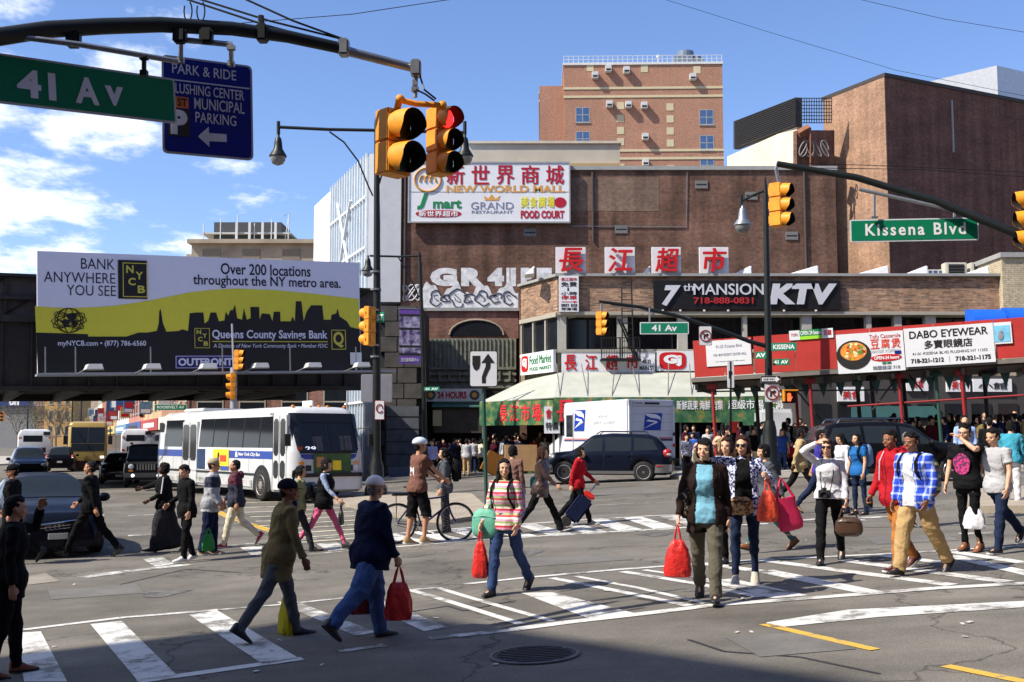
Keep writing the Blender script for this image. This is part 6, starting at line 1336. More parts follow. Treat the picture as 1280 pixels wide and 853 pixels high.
Yp2=50.; bq=P(532,600,Yp2); lp2=empty('street_lamp',(bq.x,Yp2,G(bq.x,Yp2)+.13),0,'thin dark lamp post with one bell lamp left of the white graffiti','street lamp'); r3=lambda px,py: rel(P(px,py,Yp2),lp2)
MB().tube([(0,0,0),r3(529,450),r3(525,330),r3(524,316)],[.13,.10,.08,.06],8).build('pole',POLEG,lp2,smooth=50); MB().tube([r3(527,320),r3(500,321),r3(462,320)],.05,6).build('arm',POLEG,lp2); bell(lp2,r3(460,319),1.0); MB().tube([r3(498,322),r3(512,345),r3(524,372)],.03,6).build('arm_brace',POLEG,lp2)
Yp3=35.2; bq=P(963,588,Yp3); lp3=empty('street_lamp',(bq.x,Yp3,G(bq.x,Yp3)+.13),0,'tall dark lamp post with one silver bell lamp before the shop signs','street lamp'); r4=lambda px,py,Y=Yp3: rel(P(px,py,Y),lp3)
MB().lathe([(.34,0),(.32,.35),(.24,.5),(.22,1.4),(.16,1.7)],12).build('base',POLEG,lp3,smooth=40); MB().tube([(0,0,1.5),r4(960,420),r4(957,240),r4(956,222)],[.13,.11,.08,.03],10).build('pole',POLEG,lp3,smooth=50)
MB().tube([r4(957,238),r4(942,244),r4(926,252)],.045,6).tube([r4(927,244),r4(927,258)],.05,6).build('arm',POLEG,lp3); bell(lp3,r4(928,255),.95,SILV)
MB().tube([r4(962,434),r4(940,428),r4(900,413),r4(850,396),r4(800,384),r4(749,377)],[.075,.07,.065,.06,.055,.05],8).build('mast_arm',POLEG,lp3,smooth=50); MB().tube([r4(764,382),r4(862,398)],.025,6).build('sign_rail',STEEL,lp3)
hd=P(752,380,Yp3); s=empty('traffic_signal',hd,0,'small yellow signal head in front of the fire escape','traffic light'); MB().tube([(0,0,.1),(0,0,-.25)],.04,6).build('hanger',STEEL,s); signal_head(s,Vector((.02,0,-.62)),60,3,.25,.11,None,.16)
o_,rz_,w_,h_=frame_px(800,Yp3-.1,861,Yp3-.15,418,403); s=empty('street_sign',o_,rz_,'small green 41 Av street sign in front of the dark window band','sign'); plate(s,w_,h_,mat('street_sign_green3',srgb(20,125,95),.45),SWHITE,.02,.02,.03); text('41 Av',WPR,s,w_*.24,w_*.76,h_*.24,h_*.78,-.006,.03,.003); MB().tube([(w_*.2,.02,h_),(w_*.2,.02,h_+.45)],.03,5).build('hanger',STEEL,s)
def noturn(px0,px1,py0,py1,Y,lab,yaw=0,right=True,slash=True):
    o_,rz_,w_,h_=frame_px(px0,Y,px1,Y,py1,py0); s=empty('no_turn_sign',o_,R(yaw),lab,'sign'); plate(s,w_,h_,SWHITE,mat('sign_edge',(.3,.3,.3),.5),.04,.02,.015); c_,z_=w_/2,h_/2; rr=min(w_,h_)*.42
    MB().tube([(c_+rr*math.cos(t),-.012,z_+rr*math.sin(t)) for t in [2*math.pi*j/22 for j in range(23)]]+[],rr*.11,5,close=False).build('ring',mat('sign_dark_red',srgb(130,30,35),.5),s)
    MB().poly([(c_-rr*.35,z_-rr*.6),(c_-rr*.1,z_-rr*.6),(c_-rr*.1,z_+.05*rr),(c_+rr*.25,z_+.05*rr),(c_+rr*.25,z_-.15*rr),(c_+rr*.65,z_+.2*rr),(c_+rr*.25,z_+.55*rr),(c_+rr*.25,z_+.32*rr),(c_-rr*.35,z_+.32*rr)],-.012,-.004).build('arrow',BLK,s)
    d=rr*.7; MB().tube([(c_-d,-.022,z_+d),(c_+d,-.022,z_-d)],rr*.10,5).build('slash',mat('sign_dark_red',0),s)
    return s
noturn(874,890,408,432,35.0,'no right turn sign hanging from the far mast arm left of the red panels'); noturn(956,975,480,503,34.9,'no right turn sign low on the lamp post beside the red hand signal')
sx=P(468,525,35.6); s=empty('parking_rule_sign',sx,0,'small white no-standing sign with a red symbol low on the tall lamp post','sign'); plate(s,.32,.62,SWHITE,mat('sign_dark_red',0),.03,.02,.02); MB().tube([(.16+.1*math.cos(t),-.01,.36+.13*math.sin(t)) for t in [R(30*j) for j in range(12)]],.02,4).build('symbol',mat('sign_dark_red',0),s)
s=empty('back_of_sign',P(451,503,36.4),0,'plain grey back of a large sign board beside the tall lamp post','sign'); plate(s,P(490,503,36.4).x-P(451,503,36.4).x,P(451,468,36.4).z-P(451,503,36.4).z,mat('sign_back',(.28,.28,.33),.5,metal=.3),mat('sign_edge',0),.05,.03,.02)
sgn=empty('signpost',(P(914,590,36.3).x,36.3,G(9,36)+.13),0,'narrow edge-on sign on a dark post before the green valance','sign'); q=lambda px,py: rel(P(px,py,36.3),sgn)
MB().tube([(0,0,0),q(913,452)],.035,6).build('post',POLEG,sgn); o=MB().poly(roundrect(-.09,.12,0,.85,.03),-.02,.02).build('plate',SWHITE,sgn,q(913,485)); text('P',BLK,o,-.05,.07,.3,.55,-.022,.03,.003)
for nm,t,px0,px1,py0,py1,col_,lab in (('street_sign','KISSENA',964,996,429,439,'street_sign_green3','green blade sign reading Kissena right of the tall lamp post'),('street_sign','41 AV',966,987,449,457,'street_sign_green','dark green 41 blade sign below the Kissena blade'),('street_sign','AV',944,958,440,449,'street_sign_green','green blade sign left of the tall lamp post'),('street_sign','ST',470,480,391,404,'street_sign_green3','small turquoise street blade beside the yellow signals'),('street_sign','41 AV',530,549,484,489,'street_sign_green3','small green street blade above the 24 hours sign')):
    Yz=34.9 if px0>700 else (35.8 if px0<500 else 49.7); o_,rz_,w_,h_=frame_px(px0,Yz,px1,Yz-.2,py1,py0); s=empty(nm,o_,rz_,lab,'sign'); plate(s,w_,h_,MATS[col_],MATS[col_],.01,.02,.01); text(t,WPR,s,w_*.08,w_*.92,h_*.2,h_*.8,-.006,.03,.003)
o_,rz_,w_,h_=frame_px(951,34.9,976,34.8,479,470); s=empty('one_way_sign',o_,rz_,'black and white one way arrow sign on the tall lamp post','sign'); plate(s,w_,h_,BLK,mat('sign_edge',0),.01,.02,.01); MB().poly([(w_*.06,h_*.25),(w_*.78,h_*.25),(w_*.78,h_*.08),(w_*.95,h_*.5),(w_*.78,h_*.92),(w_*.78,h_*.75),(w_*.06,h_*.75)],-.01,-.004).build('arrow',SWHITE,s); text('ONE WAY',BLK,s,w_*.12,w_*.72,h_*.35,h_*.65,-.011,.03,.003)
o_,rz_,w_,h_=frame_px(979,34.8,995,34.8,504,489); s=empty('pedestrian_signal',o_,0,'pedestrian signal showing a red hand beside the tall lamp post','traffic light'); box('housing',BLKM,0,w_,0,.2,0,h_,s,bevel=.02); MB().box(-.02,w_+.02,-.22,.0,h_,h_+.04).box(-.02,.02,-.2,0,.05,h_).build('visor',SIGY,s)
hm_=mat('hand_lit',srgb(240,60,30),.5,emit=((1,.12,.03),1.6)); hb=MB().poly(roundrect(w_*.32,w_*.62,h_*.15,h_*.5,.03),-.012,0)
for k in range(4): hb.box(w_*(.32+.08*k),w_*(.38+.08*k),-.012,0,h_*.5,h_*(.78+.06*(k in (1,2))))
hb.add([(w_*.62,-.012,h_*.3),(w_*.74,-.012,h_*.5),(w_*.70,-.012,h_*.55),(w_*.60,-.012,h_*.42)],[(0,1,2,3)]).build('hand_symbol',hm_,s)
# signals on the tall left post and on the post behind the bus
hd=P(462,408,35.6); s=empty('traffic_signal',hd,0,'yellow signal head seen from behind on the tall lamp post','traffic light'); signal_head(s,Vector((-.05,0,0)),-120,3,.42,.17,None,.2); MB().tube([(0,.1,.55),(.2,.2,.55)],.04,6).build('bracket',STEEL,s)
Yg=45.2; bq=P(292,600,Yg); gp=empty('signal_pole',(bq.x,Yg,G(bq.x,Yg)),0,'slim grey pole in front of the bank billboard carrying two yellow signals','pole'); MB().tube([(0,0,0),rel(P(292,460,Yg),gp)],.14,8).tube([rel(P(292,460,Yg),gp),rel(P(290,405,Yg),gp)],.04,6).build('pole',mat('pole_pale',(.4,.42,.46),.5,metal=.3),gp,smooth=50)
for px,py,yw,lab in ((299,450,80,'upper of two yellow signals on the slim grey pole before the billboard'),(289,483,-75,'lower of two yellow signals on the slim grey pole above the bus')): s=empty('traffic_signal',P(px,py,Yg-.2),0,lab,'traffic light'); signal_head(s,Vector((0,0,0)),yw,3,.27 if py<460 else .36,.12,None,.18)
# keep-right sign
Yk2=30.; bq=P(608,640,Yk2); s=empty('keep_right_sign',(bq.x,Yk2,G(bq.x,Yk2)),0,'white road sign with a black curved arrow passing a median on a green post','sign'); r5=lambda px,py: rel(P(px,py,Yk2),s)
MB().tube([(0,0,0),r5(604,470)],.05,8).build('post',POLEG2,s); x0,x1=r5(587,484).x,r5(622,484).x; z0,z1=r5(600,484).z,r5(600,439).z; w_,h_=x1-x0,z1-z0
o=MB().poly(roundrect(x0,x1,z0,z1,.07),-.10,-.08).build('plate',BLK,s); MB().poly(roundrect(x0+.02,x1-.02,z0+.02,z1-.02,.055),-.106,-.10).build('face',SWHITE,o)
X5=lambda u: x0+u*w_; Z5=lambda v: z0+v*h_
MB().poly([(X5(.10),Z5(.86)),(X5(.38),Z5(.86)),(X5(.38),Z5(.62)),(X5(.34),Z5(.50)),(X5(.24),Z5(.44)),(X5(.15),Z5(.50)),(X5(.10),Z5(.62))],-.112,-.106).build('median_mark',BLK,o)
MB().poly([(X5(.44),Z5(.10)),(X5(.58),Z5(.10)),(X5(.58),Z5(.26)),(X5(.66),Z5(.40)),(X5(.74),Z5(.52)),(X5(.75),Z5(.66)),(X5(.90),Z5(.66)),(X5(.66),Z5(.92)),(X5(.42),Z5(.66)),(X5(.58),Z5(.66)),(X5(.57),Z5(.56)),(X5(.50),Z5(.42)),(X5(.44),Z5(.28))],-.112,-.106).build('arrow',BLK,o)
# far signals under the bridge
for px,py,Y,yw,lab in ((57,496,120,0,'small far signal with a green lens above the coach'),(68,496,120,30,'far signal beside the green one above the coach'),(178,514,95,0,'small far signal pair right of the white bus'),(3,521,130,0,'tiny far signal at the left edge')):
    s=empty('traffic_signal',P(px,py,Y),0,lab,'traffic light','far signals under the bridge'); signal_head(s,Vector((0,0,0)),yw,3,.38,.16,2 if px ==68 else None,.2); g_=G(s.location.x,Y); MB().tube([(0,.25,-.5),(0,.25,.7),(2.8,.3,.9)],.06,5).tube([(2.8,.3,.9),(2.8,.3,g_-s.location.z)],.09,6).build('mast',POLEG,s)
s=empty('street_sign',P(193,513,66),0,'long green street sign under the bridge behind the bus rear','sign'); plate(s,1.9,.35,SG,SWHITE,.02,.02,.02); text('ROOSEVELT AV',WPR,s,.15,1.75,.1,.26,-.006,.02,.003); MB().tube([(.9,.03,.3),(.9,.03,2.2)],.03,5).build('hanger',STEEL,s)
# ------------------------------------------------------------------ scaffold shed with shop banners
SH=Board(868,37.4,1292,34.2,472,446,'sidewalk_shed','pavement scaffold with red hoarding panels and red and dark posts','scaffold'); REDP=mat('hoarding_red',srgb(176,48,42),.75,var=.2,scale=1.2)
pe=[(868,906),(906,942),(943.5,995),(995,1047),(1047,1090),(1090,1131),(1131,1170),(1170,1208),(1208,1246),(1246,1292)]; ph=SH.v(870,426)
for i,(a_,b_) in enumerate(pe): u0,u1=SH.u(a_),SH.u(b_)-.02; box('hoarding_panel',REDP,u0,u1,0,.05,.0,ph,SH.root)
box('deck',mat('plank_dark',(.05,.035,.025),.9,var=.4),-.1,SH.w+.1,.06,4.6,-.22,-.02,SH.root); box('fascia_board',mat('plank_grey',(.18,.16,.14),.9),-.1,SH.w+.1,-.02,.055,-.16,-.03,SH.root)
for i in range(11): u=SH.w*i/10; box('joist',BLKM,u,u+.1,.0,4.6,-.42,-.225,SH.root)
PR=mat('post_red',srgb(145,36,40),.55,var=.12); PK=mat('post_black',(.02,.02,.02),.6)
for px,dep,m in ((889,.25,PR),(985,3.8,PR),(1012,.3,PR),(1070,3.6,PK),(1090,.9,PK),(1125,.3,PR),(1134,3.8,PK),(1172,.4,POLEG2),(1204,.3,PR),(1216,3.8,PK),(1240,2.2,PK),(1290,.3,PR),(930,3.9,PK)):
    u=SH.u(px,520); X,Y=SH.a.x+SH.c.x*u-SH.c.y*dep,SH.a.y+SH.c.y*u+SH.c.x*dep; zb_=SH.a.z+SH.tan*u
    MB().tube([(u,dep,G(X,Y)+.13-zb_),(u,dep,-.2)],.055 if m != PK else .07,8).cbox((u,dep,-.33),(.34,.2,.16)).build('post',m,SH.root,smooth=50)
MB().tube([(SH.u(1055),.35,SH.v(1055,508)),(SH.w,.35,SH.v(1290,493))],.035,6).build('rail',PR,SH.root); MB().tube([(0,.35,SH.v(870,489)),(SH.u(1125),.35,SH.v(1125,487))],.03,6).build('rail',PK,SH.root)
MB().tube([(SH.u(1135),.5,-.3),(SH.u(1172),.5,-1.6)],.03,5).tube([(SH.u(1120),.5,-.35),(SH.u(1085),.5,-1.4)],.03,5).tube([(SH.u(985),.5,-.35),(SH.u(1020),.5,-1.6)],.03,5).build('brace',PK,SH.root)
for i in range(16): x=1.2+i*.55; MB().add([(x,.5,-.42),(x+.3,.5,-.42),(x+.15,.5,-.9)],[(0,1,2)]).build('pennant',mat('bunting_dark',(.03,.08,.07),.7),SH.root)
def onshed(nm,lab,x0,x1,y0,y1,m,d=-.03,cat='sign',py_tilt=0):
    """board fixed on the hoarding: returns its own root whose local frame lies on the panel"""
    u0,u1=SH.u(x0),SH.u(x1); v0,v1=SH.v((x0+x1)/2,y1),SH.v((x0+x1)/2,y0); r=empty(nm,(0,0,0),0,lab,cat)
    Mw=Matrix.Translation(SH.a)@ Euler((0,-math.atan(SH.tan),SH.rz)).to_matrix().to_4x4()@ Matrix.Translation((u0,d,v0)); r.matrix_world=Mw; w,h=u1-u0,v1-v0
    box('panel',m,0,w,0,.02,0,h,r); return r,w,h
r,w,h=onshed('notice_board','white printed notice on the leftmost red hoarding panel',884,940,425,457,SWHITE); gt_=mat('print_grey',(.25,.27,.32),.6)
text('41-25 Kissena Blvd',gt_,r,w*.22,w*.8,h*.70,h*.82,-.004,.0,.003); text('THE NEW REGENT CENTER MALL',gt_,r,w*.15,w*.9,h*.38,h*.48,-.004,.0,.003); text('now leasing retail and office space',gt_,r,w*.2,w*.85,h*.14,h*.2,-.004,0,.003)
r,w,h=onshed('shop_sign','small white and green OPEN 24 hours strip on the second red panel',989,1044,412,424,SWHITE); b=box('green_field',mat('green_print',0),w*.24,w*.74,-.01,0,h*.35,h,r); b2=box('lime_field',mat('lime',srgb(150,210,50),.5),w*.24,w*.74,-.011,0,0,h*.34,r); text('OPEN 24 hours',WPR,b,w*.26,w*.72,h*.45,h*.9,-.012,.02,.003); text('豆腐',RED,r,w*.78,w*.96,h*.3,h*.85,-.006,.03,.003); text('TOFU',RED,r,w*.04,w*.2,h*.4,h*.7,-.006,.0,.003)
r,w,h=onshed('shop_banner','white banner with a steaming black pot of stew and red characters',1047,1131,416,465.5,SWHITE,-.05); cxp,czp,rp_=w*.25,h*.46,h*.40
pot=MB().poly([(cxp+rp_*1.05*math.cos(t),czp+rp_*.92*math.sin(t)) for t in [2*math.pi*j/28 for j in range(28)]],-.012,0).build('pot_picture',mat('pot_black',(.02,.018,.018),.5),r)
MB().poly([(cxp+rp_*.8*math.cos(t),czp+h*.09+rp_*.58*math.sin(t)) for t in [2*math.pi*j/24 for j in range(24)]],-.018,-.012).build('stew_picture',mat('stew_orange',srgb(225,140,50),.6,var=.5,scale=9),pot)
r2=random.Random(5)
for k in range(34):
    a,q=r2.uniform(0,6.3),r2.uniform(0,1)**.5; x,z=cxp+rp_*.7*q*math.cos(a),czp+h*.09+rp_*.48*q*math.sin(a); m=[mat('bit_white',srgb(240,225,170),.6),mat('bit_red',srgb(195,60,30),.6),mat('bit_green',srgb(110,150,50),.6)][k %3]; s1=r2.uniform(.03,.07)
    MB().poly([(x+s1*math.cos(t*1.05),z+s1*.8*math.sin(t*1.05)) for t in range(6)],-.024,-.018).build('ingredient_picture',m,pot)
text('Tofu Casserole',RED,r,w*.5,w*.96,h*.84,h*.94,-.006,.0,.003);
for i,ch in enumerate('豆腐煲'): text(ch,mat('red_orange',srgb(225,75,50),.5),r,w*(.51+.155*i),w*(.64+.155*i),h*.58,h*.82,-.006,.02,.003)
text('HANSIK KOREAN',mat('print_pale',(.4,.42,.42),.6),r,w*.52,w*.94,h*.47,h*.55,-.006,.0,.003)
el=MB().poly([(w*.73+w*.23*math.cos(t),h*.34+h*.09*math.sin(t)) for t in [2*math.pi*j/20 for j in range(20)]],-.012,0).build('red_oval',RED,r); text('OPEN-24 hours',WPR,el,w*.55,w*.92,h*.30,h*.385,-.016,.03,.003); box('blue_tab',SB,w*.86,w*.95,-.02,0,h*.42,h*.50,r); text('韓國飯店 718',gt_,r,w*.52,w*.92,h*.05,h*.15,-.006,.02,.003); text('營業',mat('green_print',0),r,w*.66,w*.8,h*.18,h*.24,-.006,.01,.003)
r,w,h=onshed('shop_banner','white eyewear shop banner with black serif letters and two phone numbers',1132,1244,407.5,456,SWHITE,-.07); e0=.008
text('DABO EYEWEAR',BLK,r,w*.06,w*.94,h*.72,h*.92,-.004,.018,.004); text('多寶眼鏡店',BLK,r,w*.22,w*.76,h*.44,h*.66,-.004,.03,.004); text('41-01 KISSENA BLVD FLUSHING NY 11355',BLK,r,w*.08,w*.92,h*.29,h*.36,-.004,.0,.003); text('718-321-1212',BLK,r,w*.06,w*.43,h*.08,h*.20,-.004,.04,.004); text('718-321-1175',BLK,r,w*.56,w*.95,h*.08,h*.20,-.004,.04,.004); box('divider',gt_,w*.49,w*.495,-.006,0,h*.06,h*.22,r)
r,w,h=onshed('shop_banner','small white and pale blue banner with a figure next to the eyewear banner',1243,1267,403,430,SWHITE,-.05); box('blue_field',mat('sky_print',srgb(120,190,220),.5,var=.3,scale=5),w*.05,w*.9,-.01,0,h*.1,h*.85,r); MB().ell((w*.4,-.02,h*.35),(.09,.01,.12)).ell((w*.42,-.02,h*.55),(.06,.01,.06)).build('figure_picture',mat('print_grey',0),r)
# shop front under the shed
Yf=47.; sf=empty('shop_row',(xw(1000,Yf),Yf,0),0,'row of shop windows with white lit fascia boards under the scaffold','shop'); wS=xw(1300,Yf)-xw(1000,Yf); U=lambda px: xw(px,Yf)-xw(1000,Yf)
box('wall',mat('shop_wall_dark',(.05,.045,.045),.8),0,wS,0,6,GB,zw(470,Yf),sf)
for a_,b_,y0,y1 in ((1045,1078,484,502),(1131,1158,470,489),(1181,1210,472,490),(1214,1262,474,490)): o=box('fascia_sign',SWHITE,U(a_),U(b_),-.12,0,zw(y1,Yf),zw(y0,Yf),sf); text('美食' if a_ %2 else '小館',RED if a_ %2 else BLK,o,U(a_)+.2,U(b_)-.2,zw(y1,Yf)+.1,zw(y0,Yf)-.15,-.13,.02,.01)
for i in range(9): x=.4+i*wS/9; box('window',DKGL,x,x+wS/9-.3,-.04,.05,.6,zw(505,Yf),sf)
tn=mat('teal_cloth',(.04,.12,.12),.7); box('window_blind',tn,U(1062),U(1170),-.10,-.05,zw(522,Yf),zw(508,Yf),sf)
# ------------------------------------------------------------------ people
SKIN=dict(asian=mat('skin_light',srgb(205,160,130),0.55,var=0.06,scale=12,bump=0.05,bscale=90),asian2=mat('skin_tan',srgb(185,135,105),0.55,var=0.06,scale=12),
            dark=mat('skin_dark',srgb(78,50,38),0.5,var=0.06,scale=12),brown=mat('skin_brown',srgb(140,92,66),0.5,var=0.06,scale=12))
def hairm(name,c): return mat('hair_'+name,srgb(*c),0.6,var=0.35,scale=30,bump=0.8,bscale=120,spec=0.15)
HAIR=dict(black=hairm('black',(24,20,20)),brown=hairm('brown',(58,36,26)),grey=hairm('grey',(110,108,106)))
M_EYE=mat('eye_dark',(0.01,0.008,0.006),0.2,var=0); M_LIP=mat('lip',srgb(160,90,82),0.5,var=0.05)
M_EYEW=mat('eye_white',srgb(215,210,205),0.4,var=0)
def remesh(mb,vox,smooth=2,wr=0.0,wfreq=18.0,seed=0.0,cut=None,name='m',m=None):
    me=bpy.data.meshes.new(name); me.from_pydata(mb.v,[],mb.f)
    o=bpy.data.objects.new('tmp',me)
    md=o.modifiers.new('r','REMESH'); md.mode='VOXEL'; md.voxel_size=vox; md.use_smooth_shade=True
    if smooth:
        ms=o.modifiers.new('s','SMOOTH'); ms.factor=0.6; ms.iterations=smooth
    out=evaluate(o); out.name=name; bpy.data.meshes.remove(me)
    n=len(out.vertices)
    if wr and n:
        a=np.zeros(n*3); out.vertices.foreach_get('co',a); a=a.reshape(-1,3)
        nn=np.zeros(n*3); out.vertices.foreach_get('normal',nn); nn=nn.reshape(-1,3)
        x,y,z=a[:,0]*wfreq+seed,a[:,1]*wfreq+seed*1.7,a[:,2]*wfreq
        wx=np.sin(y*0.9+1.3*np.sin(z*0.7+seed))*1.6; wy=np.sin(x*1.1+z*0.6+seed)*1.5
        rg=lambda t:1-2*np.abs(np.sin(t))
        d=rg(z*1.0+wx*.55+wy*.5)*.75+rg(x*.8-z*.7+wy*.6)*.5*(.5+.5*np.sin(z*.31+seed))+np.sin((x+y)*2.7+z*2.1+wx*1.6)*.25
        a += nn*(d*wr)[:,None]; out.vertices.foreach_set('co',a.ravel())
    if cut:
        bm=bmesh.new(); bm.from_mesh(out)
        bmesh.ops.delete(bm,geom=[f for f in bm.faces if cut(f.calc_center_median())],context='FACES')
        bm.to_mesh(out); bm.free()
    out.polygons.foreach_set('use_smooth',[True]*len(out.polygons)); out.update()
    if m is not None: out.materials.clear(); out.materials.append(m)
    return out
def ik(a,b,l1,l2,pole):
    d=b-a; L_=min(d.length,(l1+l2)*0.995); u=d.normalized()
    c=(l1*l1+L_*L_-l2*l2)/(2*L_); h=math.sqrt(max(l1*l1-c*c,1e-6))
    p=(pole-u*pole.dot(u)).normalized()
    return a+u*c+p*h,a+u*L_
WALK=dict(legs=((22,8,8),(-18,28,-42)),arms=((-22,6,18),(24,6,28)))
STAND=dict(legs=((3,4,0),(-3,4,0)),arms=((4,7,12),(2,7,14)))
def person(px,py,hpx,yaw,label,pose=WALK,flip=False,H=None,sex='m',skin='asian',hair=('short','black'),fat=1.0,lean=3,head=(0,0),
           top=None,jacket=None,pants=None,shoes=None,sleeve='long',legkind='trousers',hat=None,extra=None,vox=0.0105,depth=None,group=None,
           opened=0.0,toplen=0.0,jlen=0.06,aim=None,glasses=None,flare=1.0,topm=None,name='person',twist=0,hood=False,at=None):
    """pose: legs = (left,right) of (thigh pitch fwd, knee bend, foot pitch); arms = (left,right) of (pitch fwd, out, elbow) or ('to', x,y,z[,pole]) in body heights"""
    if at is not None: loc=at
    elif depth: q=P(px,py,depth); loc=Vector((q.x,q.y,G(q.x,q.y)))
    else: loc=GP(px,py)
    if H is None: H=hpx*loc.y/FPX*1.005
    root=empty(name,loc,R(yaw),label,'person',group)
    legs,arms=pose['legs'],pose['arms']
    if flip: legs=legs[::-1]; arms=arms[::-1]
    fem=sex =='f'
    V=Vector
    rotx=lambda deg: Matrix.Rotation(R(-deg),3,'X')     # forward = -Y : positive pitch swings forward
    J={}
    sig=(1,-1)                                           # person's left is +X
    zmin=1e9
    for i in (0,1):
        s=sig[i]; a,k,f=legs[i][:3]; ab=legs[i][3] if len(legs[i])>3 else 1.5
        hip=V((s*0.05,0,0))
        da=rotx(a)@ Matrix.Rotation(R(-s*ab),3,'Y')@ V((0,0,-1)); knee=hip+da*0.245
        db=rotx(a-k)@ Matrix.Rotation(R(-s*ab*0.3),3,'Y')@ V((0,0,-1)); ank=knee+db*0.24
        FR=rotx(f); J['hip%d'% i]=hip; J['knee%d'% i]=knee; J['ank%d'% i]=ank; J['FR%d'% i]=FR
        for q in (V((0,0.03,-0.042)),V((0,-0.11,-0.042))): zmin=min(zmin,(ank+FR @ q).z)
    lift=-zmin
    for kx in list(J):
        if kx[0] in 'hka': J[kx]=J[kx]+V((0,0,lift))
    pel=V((0,0,lift)); LM=rotx(-lean); TW=Matrix.Rotation(R(twist),3,'Z')
    T=lambda x,y,z: pel+LM @(TW @ V((x,y,z)) if z>0.12 else V((x,y,z)))
    sw=0.094 if fem else 0.108
    for i in (0,1):
        s=sig[i]; sh=T(s*sw,0.004,0.262); J['sh%d'% i]=sh; A=arms[i]; la,lb=0.158,0.142
        if A[0]=='to':
            tgt=pel+V(A[1:4]); pole=V(A[4]) if len(A)>4 and not isinstance(A[4],str) else V((s*0.5,0.4,-0.8))
            el,wr_=ik(sh,tgt,la,lb,pole)
        else:
            p_,out,e=A[:3]
            d1=rotx(p_)@ Matrix.Rotation(R(-s*out),3,'Y')@ V((0,0,-1)); el=sh+d1*la
            inn=A[3] if len(A)>3 and not isinstance(A[3],str) else 0
            d2=rotx(p_+e)@ Matrix.Rotation(R(s*inn-s*out*0.5),3,'Y')@ V((0,0,-1)); wr_=el+d2*lb
        J['el%d'% i]=el; J['wr%d'% i]=wr_
    neck=T(0,0.004,0.290); hy,hp=head
    HM=Matrix.Rotation(R(hy),3,'Z')@ rotx(hp)@ Matrix.Scale(1.0,3)
    hc=neck+(LM @ V((0,-0.008,0.046)))+HM @ V((0,-0.004,0.035)); J['hc']=hc; J['neck']=neck; J['HM']=HM; J['pel']=pel
    X=lambda v: v*H
    fy=fat
    def torso(mb,inf,z0,z1,k=1.0):
        prof=[(-0.085,0.070,0.052),(-0.06,0.085,0.064),(-0.02,0.095,0.068),(0.02,0.092,0.062),(0.06,0.081 if fem else 0.086,0.056),(0.10,0.074 if fem else 0.086,0.053),
                (0.15,0.080 if fem else 0.093,0.058),(0.20,0.087 if fem else 0.100,0.061),(0.235,0.088 if fem else 0.103,0.055),(0.262,0.080 if fem else 0.090,0.044),(0.285,0.048,0.034),(0.30,0.036,0.032)]
        rr=[]
        for z,a,b in prof:
            if z<z0 or z>z1: continue
            ff=fy if z<0.2 else 1+(fy-1)*0.5
            a2,b2=a*ff+inf,b*ff*(1+0.25*(fy-1))+inf; ring=[]
            if k>1 and z<0.05: a2 +=.010; b2 +=.010
            for j in range(20):
                t=2*math.pi*j/20; cx,sy=math.cos(t),math.sin(t)
                bust=0.016 if (fem and 0.13<z<0.22 and sy<-0.3) else 0
                ring.append(X(T(a2*math.copysign(abs(cx)**0.85,cx),(b2+bust)*math.copysign(abs(sy)**0.85,sy)-(0.004 if z>0.1 else 0),z)))
            rr.append(ring)
        mb.rings(rr)
    def leg(mb,i,r0,r1,r2,r3,to='ankle',inf=0.0):
        h,k,a=J['hip%d'% i],J['knee%d'% i],J['ank%d'% i]
        pts=[h+(0,0,0.02) if False else h+V((0,0,0.015)),h.lerp(k,0.35),h.lerp(k,0.75),k]; rs=[r0*.86,r0*0.95,r1*1.12,r1]
        if to !='knee': pts +=[k.lerp(a,0.3),k.lerp(a,0.7),a+V((0,0,-0.022 if to =='hem' else-.008))]; rs +=[r2,(r2+r3)/2 if to =='hem' else r3*1.1,r3]
        else: pts +=[k.lerp(a,0.18)]; rs +=[r1*1.12]
        mb.tube([X(p) for p in pts],[X((q)*(fy if j<4 else 1)+inf) for j,q in enumerate(rs)],12)
    def arm(mb,i,rs,to=1.0):
        s_,e,w_=J['sh%d'% i],J['el%d'% i],J['wr%d'% i]
        pts=[s_+(T(0,0,0.262)-s_)*0.25,s_,s_.lerp(e,0.4),s_.lerp(e,0.85),e]; r=[rs[0],rs[0],rs[1],rs[2],rs[2]]
        if to>0.6: pts +=[e.lerp(w_,0.3),e.lerp(w_,0.75),e.lerp(w_,to)]; r +=[rs[3],rs[4],rs[4]]
        elif to>0.45: pass
        else: pts=pts[:3]+[s_.lerp(e,0.62)]; r=r[:3]+[rs[1]*1.12]
        mb.tube([X(p) for p in pts],[X(q) for q in r],12)
    # body
    b=MB(); torso(b,-0.016 if (top or jacket) else-.006,-0.09,0.3); lk=.80 if legkind in ('trousers','skinny','baggy','skirt') else 1; ak=.8 if (jacket or sleeve =='long') and sleeve !='vest' else 1
    thin=0.9 if fem else 1.0
    for i in (0,1):
        leg(b,i,0.044*lk,0.029*lk,0.031*lk,0.019); arm(b,i,(0.027*ak*thin,0.025*ak*thin,0.020*ak,0.0205*ak*thin,0.0145))
        a=J['ank%d'% i]; FR=J['FR%d'% i]
        b.tube([X(a),X(a+FR @ V((0,-0.03,-0.02))),X(a+FR @ V((0,-0.08,-0.032)))],[X(0.02),X(0.02),X(0.014)],8)
        # hand: palm, four fingers, thumb
        w_=J['wr%d'% i]; e=J['el%d'% i]; s=sig[i]; d=(w_-e).normalized()
        side=V((-s,0,0)); side=(side-d*side.dot(d)); side=side.normalized() if side.length>1e-3 else V((0,-1,0))   # palm faces this way
        acr=d.cross(side).normalized()
        if acr.y>0: acr=-acr                            # thumb side looks forward
        pc=w_+d*0.026
